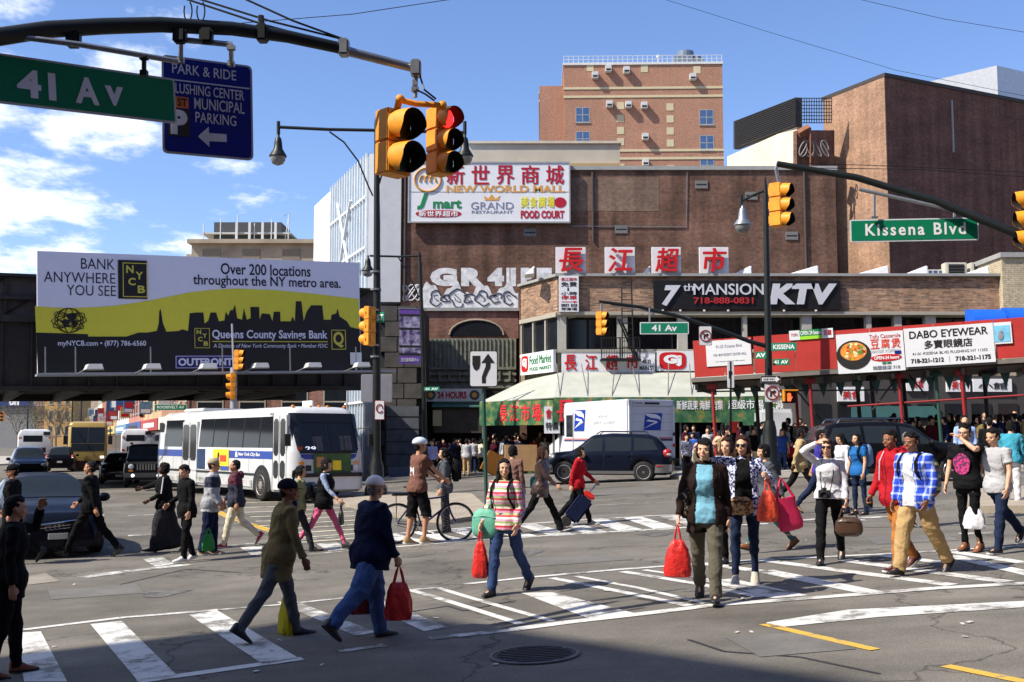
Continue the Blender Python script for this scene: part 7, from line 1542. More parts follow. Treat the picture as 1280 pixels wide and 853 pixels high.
        Mp=Matrix((acr,side,d)).transposed()
        b.ell(X(pc),(X(0.022),X(0.0105),X(0.032)),Mp,10,6)
        curl=arms[i][-1] if isinstance(arms[i][-1],str) else 'relax'
        cr=26 if curl !='grip' else 62
        for fi,(o_,l_) in enumerate(((0.0165,0.040),(0.0055,0.045),(-0.0055,0.042),(-0.016,0.033))):
            p0=w_+d*0.05+acr*o_; ang=0; pts=[X(p0-d*0.012),X(p0)]; cur=p0
            for sg in (0.42,0.33,0.25):
                ang += R(cr*(0.8+0.12*fi)); dr=d*math.cos(ang)+side*math.sin(ang); cur=cur+dr*l_*sg; pts.append(X(cur))
            b.tube(pts,[X(0.0062),X(0.006),X(0.0057),X(0.0053),X(0.0046)],6)
        t0=w_+d*0.016+acr*0.016; td=(d*0.75+acr*0.6+side*0.35).normalized()
        b.tube([X(t0),X(t0+td*0.02),X(t0+td*0.02+(d*0.9+side*0.4).normalized()*0.02)],[X(0.0078),X(0.0068),X(0.0055)],6)
    b.tube([X(T(0,0.006,0.265)),X(neck),X(neck.lerp(hc,0.7))],[X(0.034),X(0.029*thin),X(0.029*thin)],12)
    hp_=lambda x,y,z: X(hc+HM @ V((x,y,z)))
    E_=lambda x,y,z,rx,ry,rz,sg=12,rg=8: b.ell(hp_(x,y,z),(X(rx),X(ry),X(rz)),HM,sg,rg)
    E_(0,0.007,0.014,0.0435,0.054,0.050,16,10); E_(0,-0.010,-0.014,0.0365,0.041,0.046,16,10)
    E_(0,-0.026,-0.046,0.021,0.020,0.016); E_(0,-0.0525,-0.013,0.0065,0.010,0.014,8,6); E_(0,-0.050,-0.034,0.014,0.0065,0.0065,8,5)
    E_(0,-0.043,0.010,0.028,0.008,0.006,10,6); E_(0.024,-0.036,-0.017,0.012,0.011,0.011,8,6); E_(-0.024,-0.036,-0.017,0.012,0.011,0.011,8,6)
    for sx in (1,-1): E_(sx*0.043,0.006,-0.006,0.0055,0.011,0.0165,8,6)
    link_mesh('body',remesh(b,vox*0.8 if vox<0.014 else vox,1,name='body',m=SKIN[skin]),None,root)
    if vox<0.02:
        for sx in (1,-1):
            if glasses !='sun':
                MB().ell(hp_(sx*0.0165,-0.0455,0.0015),(X(0.0075),X(0.003),X(0.0036)),HM,8,5).build('eye',M_EYEW,root,smooth=60)
                MB().ell(hp_(sx*0.0165,-0.0475,0.0015),(X(0.0042),X(0.003),X(0.0038)),HM,8,5).build('iris',M_EYE,root,smooth=60)
            MB().ell(hp_(sx*0.017,-0.0485,0.0105),(X(0.011),X(0.003),X(0.0018)),HM,8,5).build('eyebrow',HAIR['black'],root,smooth=60)
        MB().ell(hp_(0,-0.0545,-0.0345),(X(0.0125),X(0.004),X(0.0036)),HM,8,5).build('mouth',M_LIP,root,smooth=60)
    if glasses:
        g=MB(); dark=glasses =='sun'
        for sx in (1,-1):
            if dark: g.ell(hp_(sx*0.0185,-0.051,0.001),(X(0.0165),X(0.0045),X(0.0115)),HM,10,6)
            else:
                g.rings([[hp_(sx*0.0185+0.0145*q*math.cos(t),-0.0535,0.001+0.009*q*math.sin(t)) for t in [2*math.pi*j/12 for j in range(12)]] for q in (0.86,1.1)],close=False)
            g.tube([hp_(sx*0.034,-0.045,0.004),hp_(sx*0.0455,0.005,0.001)],X(0.0018),5)
        g.tube([hp_(-0.006,-0.056,0.003),hp_(0.006,-0.056,0.003)],X(0.0018),5)
        g.build('sunglasses' if dark else 'glasses',mat('glasses_black',(0.012,0.012,0.014),0.12,var=0,coat=0.5),root,smooth=50)
    # hair
    hs,hcol=hair
    if hs !='bald':
        h=MB(); hk=.88 if hat else 1; e2=lambda x,y,z,rx,ry,rz: h.ell(hp_(x,y,z*hk-(0 if not hat else .004)),(X(rx*hk),X(ry*hk),X(rz*hk)),HM,16,10)
        e2(0,0.014,0.022,0.0465,0.053,0.049)
        for sx in (1,-1): e2(sx*.0405,.0,.006,.006,.014,.022)
        e2(0,0.034,0.0,0.041,0.032,0.046)
        if hs !='crop': e2(0,0.0,0.046,0.037,0.041,0.027); e2(0.010,-0.023,0.044,0.026,0.018,0.015); e2(-0.016,-0.020,0.042,0.022,0.02,0.013)
        if hs in ('bob','long','pony'):
            for sx in (1,-1): e2(sx*0.0385,0.004,-0.004,0.0115,0.033,0.046)
        if hs =='bob':
            for sx in (1,-1): e2(sx*0.040,0.0,-0.022,0.0115,0.028,0.030)
            e2(0,0.036,-0.024,0.040,0.026,0.032); e2(0.006,-0.033,0.033,0.031,0.014,0.014)
        if hs =='long':
            for sx in (1,-1):
                h.tube([hp_(sx*0.037,0.0,0.0),hp_(sx*0.043,-0.002,-0.05),hp_(sx*0.045,-0.008,-0.10),hp_(sx*0.040,-0.014,-0.135)],[X(0.017),X(0.018),X(0.016),X(0.008)],8)
            h.tube([hp_(0,0.035,0),hp_(0,0.045,-0.06),hp_(0,0.052,-0.13),hp_(0,0.05,-0.165)],[X(0.036),X(0.040),X(0.034),X(0.018)],10,flat=(1.1,0.7))
        if hs =='pony': h.tube([hp_(0,0.06,0.02),hp_(0,0.085,0.0),hp_(0,0.085,-0.06),hp_(0,0.075,-0.10)],[X(0.012),X(0.02),X(0.018),X(0.006)],8)
        if hs =='spiky':
            for q in range(9): e2(random.uniform(-0.03,0.03),random.uniform(-0.03,0.03),0.062,0.012,0.012,0.018)
        link_mesh('hair',remesh(h,max(vox*0.75,0.0065),1,wr=0.0045,wfreq=46,seed=random.random()*9,name='hair',m=HAIR[hcol]),None,root)
    if hat:
        kind,hm=hat; q=MB()
        if kind =='helmet':
            q.ell(hp_(0,0.008,0.030),(X(0.056),X(0.075),X(0.052)),HM,20,12)
            me=q.mesh('helmet',hm,60)
            bm=bmesh.new(); bm.from_mesh(me); inv=HM.transposed()
            cc=X(hc)
            bmesh.ops.delete(bm,geom=[f for f in bm.faces if (inv @(f.calc_center_median()-cc)).z<X(0.018)],context='FACES'); bm.to_mesh(me); bm.free()
            ho=link_mesh('helmet',me,None,root); sm=ho.modifiers.new('s','SOLIDIFY'); sm.thickness=0.02
            for k in range(-2,3):
                MB().tube([hp_(k*0.017,-0.045+0.05*t,0.083-0.02*abs(k)*0.5-0.018*(2*t-1)**2-0.003*k*k*0.6) for t in (0,0.33,0.66,1,1.5)],X(0.0048),6).build('vent',mat('vent_dark',(0.03,0.03,0.04),0.5),root)
        else:
            q.ell(hp_(0,0.010,0.030),(X(0.0535),X(0.062),X(0.049)),HM,20,12)
            me=q.mesh('cap',hm,60); bm=bmesh.new(); bm.from_mesh(me); inv=HM.transposed(); cc=X(hc)
            bmesh.ops.delete(bm,geom=[f for f in bm.faces if (inv @(f.calc_center_median()-cc)).z<X(0.012)],context='FACES'); bm.to_mesh(me); bm.free()
            ho=link_mesh('cap',me,None,root); sm=ho.modifiers.new('s','SOLIDIFY'); sm.thickness=0.006
            if kind =='cap':
                br=MB(); pts=[]
                for t in range(9):
                    an=math.pi*t/8; pts.append((0.040*math.cos(an),-0.036-0.050*math.sin(an),0.021-0.010*math.sin(an)))
                br.add([hp_(*p) for p in pts]+[hp_(p[0],p[1],p[2]-0.004) for p in pts],[tuple(range(9)),tuple(range(17,8,-1))]+[(i_+1,i_,i_+9,i_+10) for i_ in range(8)]+[(0,8,17,9)])
                br.build('brim',hm,root)
            if kind =='backcap':
                q2=MB(); q2.ell(hp_(0,-0.042,0.022),(X(0.02),X(0.012),X(0.010)),HM,10,6)
    # clothes
    wv=max(vox,0.0105)
    if pants and legkind !='none':
        t=MB(); torso(t,0.006,-0.09,0.065)
        for i in (0,1):
            if legkind =='trousers': leg(t,i,0.053,0.040,0.040 if flare <=1.05 else 0.042,0.031*flare,'hem')
            elif legkind =='skinny': leg(t,i,0.050,0.033,0.034,0.023,'ankle')
            elif legkind =='shorts': leg(t,i,0.058,0.050,0.050,0.05,'knee')
            elif legkind =='baggy': leg(t,i,0.060,0.050,0.050,0.042,'hem')
            elif legkind =='skirt': leg(t,i,0.062,0.060,0.058,0.052,'hem')
        if legkind =='skirt':
            for u in (0.25,0.5,0.75,1.0):
                for kx,ky in (('hip','knee'),('knee','ank')):
                    a_=J[kx+'0'].lerp(J[ky+'0'],u); c_=J[kx+'1'].lerp(J[ky+'1'],u); t.tube([X(a_),X(c_)],X(0.052),10)
                    t.ell(X((a_+c_)/2),(X(0.06),X(0.06),X(0.05)),None,10,6)
        link_mesh('skirt' if legkind =='skirt' else 'shorts' if legkind =='shorts' else 'trousers',remesh(t,wv,2,wr=0.0068,wfreq=17,seed=random.random()*9,name='trousers',m=pants),None,root)
    if shoes:
        for i in (0,1):
            a=J['ank%d'% i]; FR=J['FR%d'% i]; q=MB(); F=lambda x,y,z: X(a+FR @ V((x,y,z)))
            q.rings([[F(x*wd,yy,z0+(z1-z0)*zz) for x,zz in ((-0.8,0),(-1,0.25),(-0.92,0.6),(-0.5,1),(0.5,1),(0.92,0.6),(1,0.25),(0.8,0))]
                     for yy,wd,z0,z1 in ((0.036,0.013,-0.040,0.004),(0.028,0.023,-0.043,0.016),(0.0,0.026,-0.043,0.018),(-0.03,0.025,-0.043,0.004),(-0.06,0.027,-0.043,-0.014),(-0.09,0.026,-0.043,-0.022),(-0.108,0.018,-0.041,-0.027),(-0.116,0.008,-0.038,-0.030))])
            link_mesh('shoe',q.mesh('shoe',shoes[0],55),None,root)
            sl_=MB(); sl_.rings([[F(x*wd,yy,z0+zz) for x,zz in ((-1,0),(-1,0.011),(1,0.011),(1,0))] for yy,wd,z0 in ((0.037,0.014,-0.047),(0.026,0.024,-0.047),(0,0.026,-0.047),(-0.06,0.029,-0.047),(-0.09,0.028,-0.047),(-0.112,0.016,-0.045),(-0.119,0.008,-0.044))])
            sl_.build('sole',shoes[1] if len(shoes)>1 else mat('sole_black',(0.015,0.015,0.015),0.8),root)
    def armto(k): return 0.96 if k =='long' else 0.3 if k =='short' else 0.8
    if top:
        t=MB(); torso(t,0.010,-0.062-toplen,0.288,2)
        if toplen>0: pass
        for i in (0,1):
            if sleeve =='none': continue
            arm(t,i,(0.034,0.032,0.028,0.027,0.022) if not jacket else (0.03,0.028,0.024,0.023,0.018),armto(sleeve))
        link_mesh('shirt',remesh(t,wv,2,wr=0.0055,wfreq=19,seed=random.random()*9,name='shirt',m=top),None,root)
    if jacket:
        t=MB(); torso(t,0.017,-0.09,0.288,2)
        if jlen>0.03:                                   # coat skirt below the hip line
            rr=[]
            for z,k_ in ((-0.01,1.0),(-0.05,1.02),(-0.085-jlen*0.2,1.03),(-0.06-jlen,1.05)):
                rr.append([X(T(0.106*fy*k_*math.cos(2*math.pi*j/20),0.084*fy*k_*math.sin(2*math.pi*j/20),z)) for j in range(20)])
            t.rings(rr)
        for i in (0,1): arm(t,i,(0.038,0.035,0.031,0.029,0.0255),0.97 if sleeve !='rolled' else 0.8) if sleeve !='vest' else None
        t.tube([X(T(0,0.008,0.275)),X(T(0,0.012,0.302))],[X(0.046),X(0.041)],12)
        cut=None
        if opened:
            iv=(LM).transposed(); pz=X(pel); tw=TW.transposed()
            def cut(c,iv=iv,pz=pz):
                q=iv @(c-pz); q=q/H
                if q.z>0.1: q=tw @ q
                if q.y>-0.035: return False
                return abs(q.x)<opened*(0.75+0.25*(1-max(q.z,0)/0.3)) and q.z<0.32
        me=remesh(t,wv,2,wr=0.0075,wfreq=15,seed=random.random()*9,cut=cut,name='jacket',m=jacket)
        jo=link_mesh('jacket',me,None,root)
        if hood: MB().ell(X(T(0,.058,.268)),(X(.062),X(.038),X(.048)),LM,14,8).tube([X(T(.04,-.02,.292)),X(T(.052,.03,.29)),X(T(0,.06,.29)),X(T(-.052,.03,.29)),X(T(-.04,-.02,.292))],X(.02),8).build('hood',jacket,root,smooth=60)
        if opened: sm=jo.modifiers.new('s','SOLIDIFY'); sm.thickness=0.008; sm.offset=-1
    root['_']=0; del root['_']
    if vox<.01 and (jacket or top) and sleeve !='vest':
        from mathutils.bvhtree import BVHTree
        o_=[c for c in root.children if c.name.startswith('jacket' if jacket else 'shirt')][0]; me_=o_.data
        bv=BVHTree.FromPolygons([v.co.copy() for v in me_.vertices],[tuple(q.vertices) for q in me_.polygons])
        def trim(nm,pts,s_,m_,r_=.0035):
            out=[]
            for x_,z_ in pts:
                a_=X(T(x_,s_*.4,z_)); h_=bv.ray_cast(a_,(X(T(x_,0,z_))-a_).normalized())
                if h_[0] is not None: out.append(h_[0]+(a_-h_[0]).normalized()*.002)
            if len(out)>1: MB().tube(out,r_,5).build(nm,m_,root)
        sm_=mat('seam_dark',(.01,.01,.012),.8); lin=lambda x0,z0,x1,z1,n=14:[(x0+(x1-x0)*k/n,z0+(z1-z0)*k/n) for k in range(n+1)]
        if opened:
            for s_ in (-1,1): MB().tube([X(T(s_*.05,.03,.292)),X(T(s_*.052,-.02,.282)),X(T(s_*opened*.8,-.058,.235)),X(T(s_*opened*.95,-.076,.19))],[X(.013),X(.014),X(.016),X(.006)],8,flat=(1,.55)).build('collar',jacket,root,smooth=60)
        if not opened and jacket: trim('zip',lin(0,.255,0,-.08),-1,sm_,.005)
        for s_ in (-1,1): trim('shoulder_seam',lin(s_*.088,.24,s_*.094,.13,8),-1,sm_,.0025); trim('shoulder_seam',lin(s_*.088,.24,s_*.094,.13,8),1,sm_,.0025)
        if jacket:
            for s_ in (-1,1): trim('pocket_edge',lin(s_*.045,.0,s_*.075,-.045,6),-1,sm_,.004)
            trim('back_seam',lin(-.075,.215,.075,.215,16),1,sm_,.0025)
    W=Matrix.Translation(loc)@ Matrix.Rotation(R(yaw),4,'Z')
    return dict(root=root,J=J,H=H,W=W,X=X,T=lambda x,y,z: W @ X(T(x,y,z)),hand=lambda i,o=0.05: W @ X(J['wr%d'% i]+(J['wr%d'% i]-J['el%d'% i]).normalized()*o),
                hp=lambda x,y,z: W @ hp_(x,y,z),yaw=yaw,loc=loc)
mt = Vector((5.65, 45.5)) + Vector((-.423, .906)) * 3.3
mail_truck((mt.x, mt.y, G(mt.x, mt.y)), R(115))
# ------------------------------------------------------------------ the people in the picture
DEN=cloth('denim',52,70,108); DEND=cloth('denim_dark',32,42,66); DENF=cloth('denim_faded',70,95,140); BLKC=cloth('black',22,22,24); NAVYC=cloth('navy',24,30,56); GREYD=cloth('charcoal',48,48,52); OLIVE=cloth('olive',124,108,72); KHAKI=cloth('khaki',178,148,104); WHC=cloth('white',205,205,210); GREYL=cloth('grey_light',175,175,178)
REDC=cloth('red',168,30,40); PINK=cloth('pink',215,100,138); BRN=cloth('brown',112,78,68); BRD=cloth('brown_dark',42,30,28); BLUEC=cloth('blue',44,80,155); TEAL=cloth('teal',80,175,200); LBLUE=cloth('pale_blue',118,172,195); TAN=cloth('tan',170,150,110); MAR=cloth('maroon',80,28,44); GREYT=cloth('taupe',92,88,76); CUFF=0; LEATH=mat('leather_brown',srgb(62,46,42),.4,var=.2,scale=8,bump=.3,bscale=30,coat=.2); ORNG=cloth('rust',168,108,58); PURP=cloth('violet',62,58,150); GRNP=cloth('green_pale',150,150,110); CREAM=cloth('cream',205,196,172)
SBLK=mat('shoe_black',(.018,.018,.02),.45,var=.2); SWHT=mat('shoe_white',(.6,.6,.6),.6); SRED=mat('shoe_red',srgb(170,30,40),.5); SBRN=mat('shoe_brown',srgb(120,72,46),.6); SGRY=mat('shoe_grey',srgb(168,165,155),.7); SOLW=mat('sole_white',(.6,.6,.58),.7); STAN=mat('shoe_tan',srgb(160,130,90),.7); PRED=mat('bag_red',srgb(205,44,40),.38,var=.28,scale=9,bump=1,bscale=16)
def bands(cols,freq,axis=2,soft=False,off=0):
    def ex(n,l,co):
        s_=n.new('ShaderNodeSeparateXYZ'); l.new(co.outputs['Object'],s_.inputs[0]); m=n.new('ShaderNodeMath'); m.operation='MULTIPLY_ADD'; m.inputs[1].default_value=freq; m.inputs[2].default_value=off; l.new(s_.outputs[axis],m.inputs[0]); f=n.new('ShaderNodeMath'); f.operation='FRACT'; l.new(m.outputs[0],f.inputs[0])
        r=n.new('ShaderNodeValToRGB'); r.color_ramp.interpolation='CONSTANT'; e=r.color_ramp.elements; k=len(cols)
        while len(e)<k: e.new(.5)
        for i,c in enumerate(cols): e[i].position=i/k; e[i].color=(*srgb(*c),1)
        l.new(f.outputs[0],r.inputs[0]); return r.outputs[0]
    return ex
def plaid_ex(n,l,co):
    s_=n.new('ShaderNodeSeparateXYZ'); l.new(co.outputs['Object'],s_.inputs[0]); outs=[]
    for ax,fr in ((0,12.0),(2,11.0),(1,12.0)):
        m=n.new('ShaderNodeMath'); m.operation='MULTIPLY'; m.inputs[1].default_value=fr; l.new(s_.outputs[ax],m.inputs[0]); f=n.new('ShaderNodeMath'); f.operation='FRACT'; l.new(m.outputs[0],f.inputs[0]); g=n.new('ShaderNodeMath'); g.operation='LESS_THAN'; g.inputs[1].default_value=.26; l.new(f.outputs[0],g.inputs[0]); outs.append(g.outputs[0])
    a=n.new('ShaderNodeMath'); a.operation='MULTIPLY'; a.inputs[1].default_value=.45; l.new(outs[0],a.inputs[0]); b=n.new('ShaderNodeMath'); b.operation='MULTIPLY_ADD'; b.inputs[1].default_value=.45; l.new(outs[1],b.inputs[0]); l.new(a.outputs[0],b.inputs[2])
    mx=n.new('ShaderNodeMix'); mx.data_type='RGBA'; l.new(b.outputs[0],mx.inputs['Factor']); mx.inputs['A'].default_value=(*srgb(34,70,190),1); mx.inputs['B'].default_value=(*srgb(200,215,240),1); return mx.outputs['Result']
PLAID=mat('cloth_plaid',(0,0,0),.85,extra=plaid_ex,bump=.3,bscale=28,var=.06)
STRIPE=mat('cloth_stripe',(0,0,0),.85,extra=bands(((200,60,75),(225,215,200),(150,175,110),(225,160,190),(230,225,215),(205,70,80),(165,185,130),(225,150,185)),5.2),bump=.3,bscale=28,var=.08)
def spots(c0,c1,sc,thr):
    def ex(n,l,co):
        a=n.new('ShaderNodeTexNoise'); a.inputs['Scale'].default_value=sc; a.inputs['Detail'].default_value=1; l.new(co.outputs['Object'],a.inputs['Vector']); r=n.new('ShaderNodeMapRange'); r.inputs['From Min'].default_value=thr-.02; r.inputs['From Max'].default_value=thr+.02; l.new(a.outputs[0],r.inputs[0]); m=n.new('ShaderNodeMix'); m.data_type='RGBA'; l.new(r.outputs[0],m.inputs['Factor']); m.inputs['A'].default_value=(*srgb(*c0),1); m.inputs['B'].default_value=(*srgb(*c1),1); return m.outputs['Result']
    return ex
LEO=mat('cloth_speckle',(0,0,0),.85,extra=spots((200,205,225),(34,40,90),38,.5)); CAMO=mat('cloth_patterned',(0,0,0),.8,extra=spots((30,26,24),(180,160,130),26,.55)); PACKP=mat('pack_print',(0,0,0),.7,extra=spots((70,110,170),(190,120,140),16,.5)); PACKC=mat('pack_checks',(0,0,0),.7,extra=bands(((170,160,90),(70,110,100),(150,90,60),(40,50,60)),7,2))
def GR(): pass
PE={}
def wmat(p): return p['W']
def bag_mesh(name,lab,top,w,h,d,m,yaw=0,cat='bag',handles=.16,parts=True,group=None,taper=.35,seed=1,tilt=0):
    """carrier bag hanging below the point 'top'"""
    r=empty(name,top,R(yaw),lab,cat,group); r.rotation_euler=(0,R(tilt),R(yaw)); rr=[]; rd=random.Random(seed)
    for z,k in ((-handles-h,.70),(-handles-h*.97,.92),(-handles-h*.8,1.0),(-handles-h*.5,.93),(-handles-h*.25,.78),(-handles-h*.05,.62-taper*.4),(-handles,.50-taper*.6)):
        ring=[]
        for j in range(36):
            a=2*math.pi*j/36; c_,s_=math.cos(a),math.sin(a); wob=1+(.11*(1-2*abs(math.sin(3.5*a+z*9+seed)))+.05*math.sin(11*a+z*30))*(1 if taper>-.3 else .3)+rd.uniform(-.02,.02)
            ring.append((w/2*k*math.copysign(abs(c_)**.7,c_)*wob,d/2*k*math.copysign(abs(s_)**.7,s_)*wob,z))
        rr.append(ring)
    MB().rings(rr).build('bag_body',m,r,smooth=45)
    k=(.50-taper*.6)
    for s_ in (-1,1): MB().tube([(-w*.42*k,s_*d*.2*k,-handles-.01),(-w*.2*k,s_*.012,-handles*.4),(0,0,.0),(w*.2*k,s_*.012,-handles*.4),(w*.42*k,s_*d*.2*k,-handles-.01)],.011,6,flat=(1,.6)).build('handle',m,r)
    return r
def soft_bag(name,lab,c,size,m,yaw=0,strap=None,cat='bag',strapm=None,flap=True,tilt=0):
    """soft structured bag or pack centred at c"""
    r=empty(name,c,R(yaw),lab,cat); r.rotation_euler=(R(tilt),0,R(yaw)); w,d,h=size; q=MB(); rr=[]
    for t in range(9):
        z=-h/2+h*t/8; k=(1-abs(2*t/8-1)**4*.45); kk=k*(1-.12*t/8)
        rr.append([(w/2*kk*math.copysign(abs(math.cos(a))**.55,math.cos(a)),d/2*k*math.copysign(abs(math.sin(a))**.7,math.sin(a)),z) for a in [2*math.pi*j/20 for j in range(20)]])
    q.rings(rr).build('bag_body',m,r,smooth=50); sm_=strapm or BLKC
    MB().rings([[(w*.36*k2*math.copysign(abs(math.cos(a))**.6,math.cos(a)),-d*.38-dd,-h*.18+h*.24*k2*math.copysign(abs(math.sin(a))**.6,math.sin(a))) for a in [2*math.pi*j/16 for j in range(16)]] for k2,dd in ((1.0,0),(1.0,d*.16),(.8,d*.22))]).build('pocket',m,r,smooth=40) if flap else None
    MB().tube([(-w*.38,-d*.42,h*.22),(0,-d*.52,h*.28),(w*.38,-d*.42,h*.22)],.006,5).build('zip',sm_,r)
    if strap:
        W=r.matrix_basis.inverted() if False else (Matrix.Translation(c)@ Euler(r.rotation_euler).to_matrix().to_4x4()).inverted()
        for s_ in strap: MB().tube([W @ Vector(p) for p in s_],.014,6,flat=(1,.5)).build('strap',sm_,r)
    return r
def strap_pts(p,side,endc):
    """shoulder strap from the hip bag over one shoulder, in world coordinates"""
    return [endc+Vector((0,0,.12)),p['T'](side*.075,-.085,.12),p['T'](side*.075,-.07,.22),p['T'](side*.07,-.01,.298),p['T'](side*.07,.065,.22),p['T'](side*.07,.07,.1),endc+Vector((0,0,.12))]
def backpack(p,lab,m,size=(.30,.17,.42),z=.17,sm=None,off=.13):
    c=p['T'](0,off,z); r=soft_bag('backpack',lab,c,size,m,p['yaw']+180,None,'backpack',sm); W=(Matrix.Translation(c)@ Matrix.Rotation(R(p['yaw']+180),4,'Z')).inverted()
    for s in (1,-1): MB().tube([W @ q for q in (p['T'](s*.06,off*.75,z+.10),p['T'](s*.062,.03,.285),p['T'](s*.064,-.02,.296),p['T'](s*.066,-.078,.24),p['T'](s*.072,-.086,.17),p['T'](s*.088,-.03,.09),p['T'](s*.06,off*.7,z-.06))],.016,6,flat=(1,.5)).build('strap',sm or BLKC,r)
    return r
W1=dict(legs=((24,6,6),(-20,26,-45)),arms=((-20,6,14),(22,6,26)))
W2=dict(legs=((16,4,2),(-14,40,-52)),arms=((-12,6,14),(14,6,22)))
W3=dict(legs=((28,4,14),(-24,18,-38)),arms=((-26,6,10),(26,6,22)))
# --- bottom left, in the shadow
p=person(6,846,224,118,'man in dark quilted jacket cut by the left edge, hand raised to his face',dict(legs=((10,6,0),(-6,8,-10)),arms=(('to',.12,-.16,.36,Vector((.6,-.2,-.8))),(-6,8,12))),skin='asian2',pants=BLKC,jacket=BLKC,shoes=(SBRN,),jlen=.05,fat=1.08)
p=person(14,706,128,-88,'man in black with a dark cap in profile at the left edge beside the saloon',W2,skin='asian2',pants=BLKC,jacket=BLKC,shoes=(SBLK,),hat=('cap',BLKC),jlen=.03,glasses='clear')
p=person(112,697,125,-92,'man in black jacket striding left in front of the dark saloon',W3,pants=BLKC,jacket=BLKC,shoes=(SBLK,),jlen=.03,hair=('crop','black'),skin='asian2')
p=person(205,690,113,-80,'woman in black track top and long grey skirt with one arm stretched left',dict(legs=((14,4,4),(-16,22,-40)),arms=((6,10,55,10),('to',-.22,-.33,.13))),sex='f',skin='dark',pants=GREYD,jacket=BLKC,shoes=(SBLK,),legkind='skirt',hair=('bob','black'),jlen=0,fat=1.15)
stripe_pts=lambda p,i:[p['X'](p['J']['sh%d'% i]+Vector(((1,-1)[i]*.038,0,.02))),p['X'](p['J']['sh%d'% i].lerp(p['J']['el%d'% i],.5)+Vector(((1,-1)[i]*.041,0,0))),p['X'](p['J']['el%d'% i]+Vector(((1,-1)[i]*.037,0,0)))]
for i in (0,1): MB().tube(stripe_pts(p,i),.012,5).build('sleeve_stripe',WHC,p['root'])
p=person(232,703,122,-48,'young man in black jacket and trousers looking down, white shoes',dict(legs=((8,4,0),(-6,14,-18)),arms=((0,6,12),(8,6,50,12))),pants=BLKC,jacket=BLKC,shoes=(SWHT,SOLW),head=(8,-24),jlen=.04)
bag_mesh('shopping_bag','bright green bag behind the young man in black',p['T'](.06,.20,-.22),.22,.28,.12,mat('bag_green',srgb(30,130,58),.4,var=.1),40,handles=.10,taper=.0)
p=person(262,694,121,100,'man in grey and navy windbreaker with a beige baseball cap',dict(legs=((5,3,0),(-5,8,-8)),arms=((4,8,28),(2,7,30))),pants=NAVYC,jacket=mat('cloth_blocks',(0,0,0),.8,extra=bands(((150,152,158),(150,152,158),(30,34,58),(165,168,172)),1.35,2,off=-.08),bump=.3,bscale=28),shoes=(STAN,SOLW),hat=('cap',mat('cap_beige',srgb(165,150,125),.8)),legkind='baggy',jlen=.04,fat=1.1,skin='asian2')
p=person(294,684,112,-80,'man in maroon and navy hooded jacket with khaki trousers and red shoes',W2,pants=CREAM,jacket=mat('cloth_blocks2',(0,0,0),.8,extra=bands(((80,28,44),(30,32,52)),.95,2,off=-.1),bump=.3,bscale=28),shoes=(SRED,SOLW),legkind='trousers',jlen=0.0,hood=True,fat=1.1,skin='asian2',hair=('crop','black'))
# --- the two older men seen from behind
p=person(347,799,204,118,'older man in olive coat and dark cap walking away, seen from behind',dict(legs=((18,4,4),(-24,14,-34)),arms=((4,7,14,'grip'),(8,8,14))),pants=cloth('greyblue',88,92,96),jacket=OLIVE,shoes=(SBLK,),hat=('cap',cloth('cap_navy',28,28,40)),jlen=.10,fat=1.05,lean=8,head=(-10,0),vox=.0095,skin='brown')
bag_mesh('shopping_bag','yellow and black shopping bag carried by the man in olive coat',p['hand'](0,.06),.36,.36,.16,cloth('bag_yellow',172,160,40),118,handles=.32,taper=.0,seed=2)
p=person(462,801,208,128,'man in navy jacket and white cap walking away with red carrier bags',dict(legs=((16,6,4),(-26,22,-42)),arms=((-2,12,12,'grip'),(6,10,16,'grip'))),pants=DENF,jacket=NAVYC,shoes=(SBLK,),hat=('cap',mat('cap_white',srgb(222,218,210),.8)),jlen=.04,fat=1.25,lean=4,head=(18,-3),legkind='baggy',vox=.0095,hair=('crop','grey'),skin='asian2')
bag_mesh('carrier_bag','red carrier bag in the right hand of the man in the white cap',p['hand'](1,.05),.26,.34,.16,PRED,20,taper=.1)
bag_mesh('carrier_bag','half hidden carrier bag in the left hand of the man in the white cap',p['hand'](0,.05),.28,.32,.16,mat('bag_maroon',srgb(150,40,45),.4,var=.5,scale=4,bump=.4,bscale=14),20,seed=4,taper=.1)
p=person(372,690,112,88,'woman with black hair and moss green top half hidden behind the olive coat',W1,flip=True,sex='f',pants=GREYD,top=GRNP,shoes=(SBLK,),hair=('pony','black'))
soft_bag('shoulder_bag','dark blue shoulder bag of the woman in the moss green top',p['T'](-.12,.05,.02),(.34,.16,.26),NAVYC,88)
p=person(404,688,119,82,'woman in pink trousers, black vest and denim shirt striding right',W3,sex='f',pants=PINK,top=cloth('chambray',150,165,195),jacket=BLKC,sleeve='vest',shoes=(SBLK,),hair=('bob','black'),jlen=0,legkind='skinny')
c=p['T'](.05,.17,.09); soft_bag('shoulder_bag','big black leather bag slung behind the woman in pink trousers',c,(.42,.2,.32),mat('leather_black',(.02,.02,.022),.35,coat=.3,bump=.4,bscale=20),75,[strap_pts(p,1,c)])
bag_mesh('carrier_bag','small black carrier bag in the hand of the woman in pink trousers',p['hand'](1,.05),.18,.26,.08,mat('bag_black',(.03,.03,.032),.3,bump=.4),80,handles=.12)
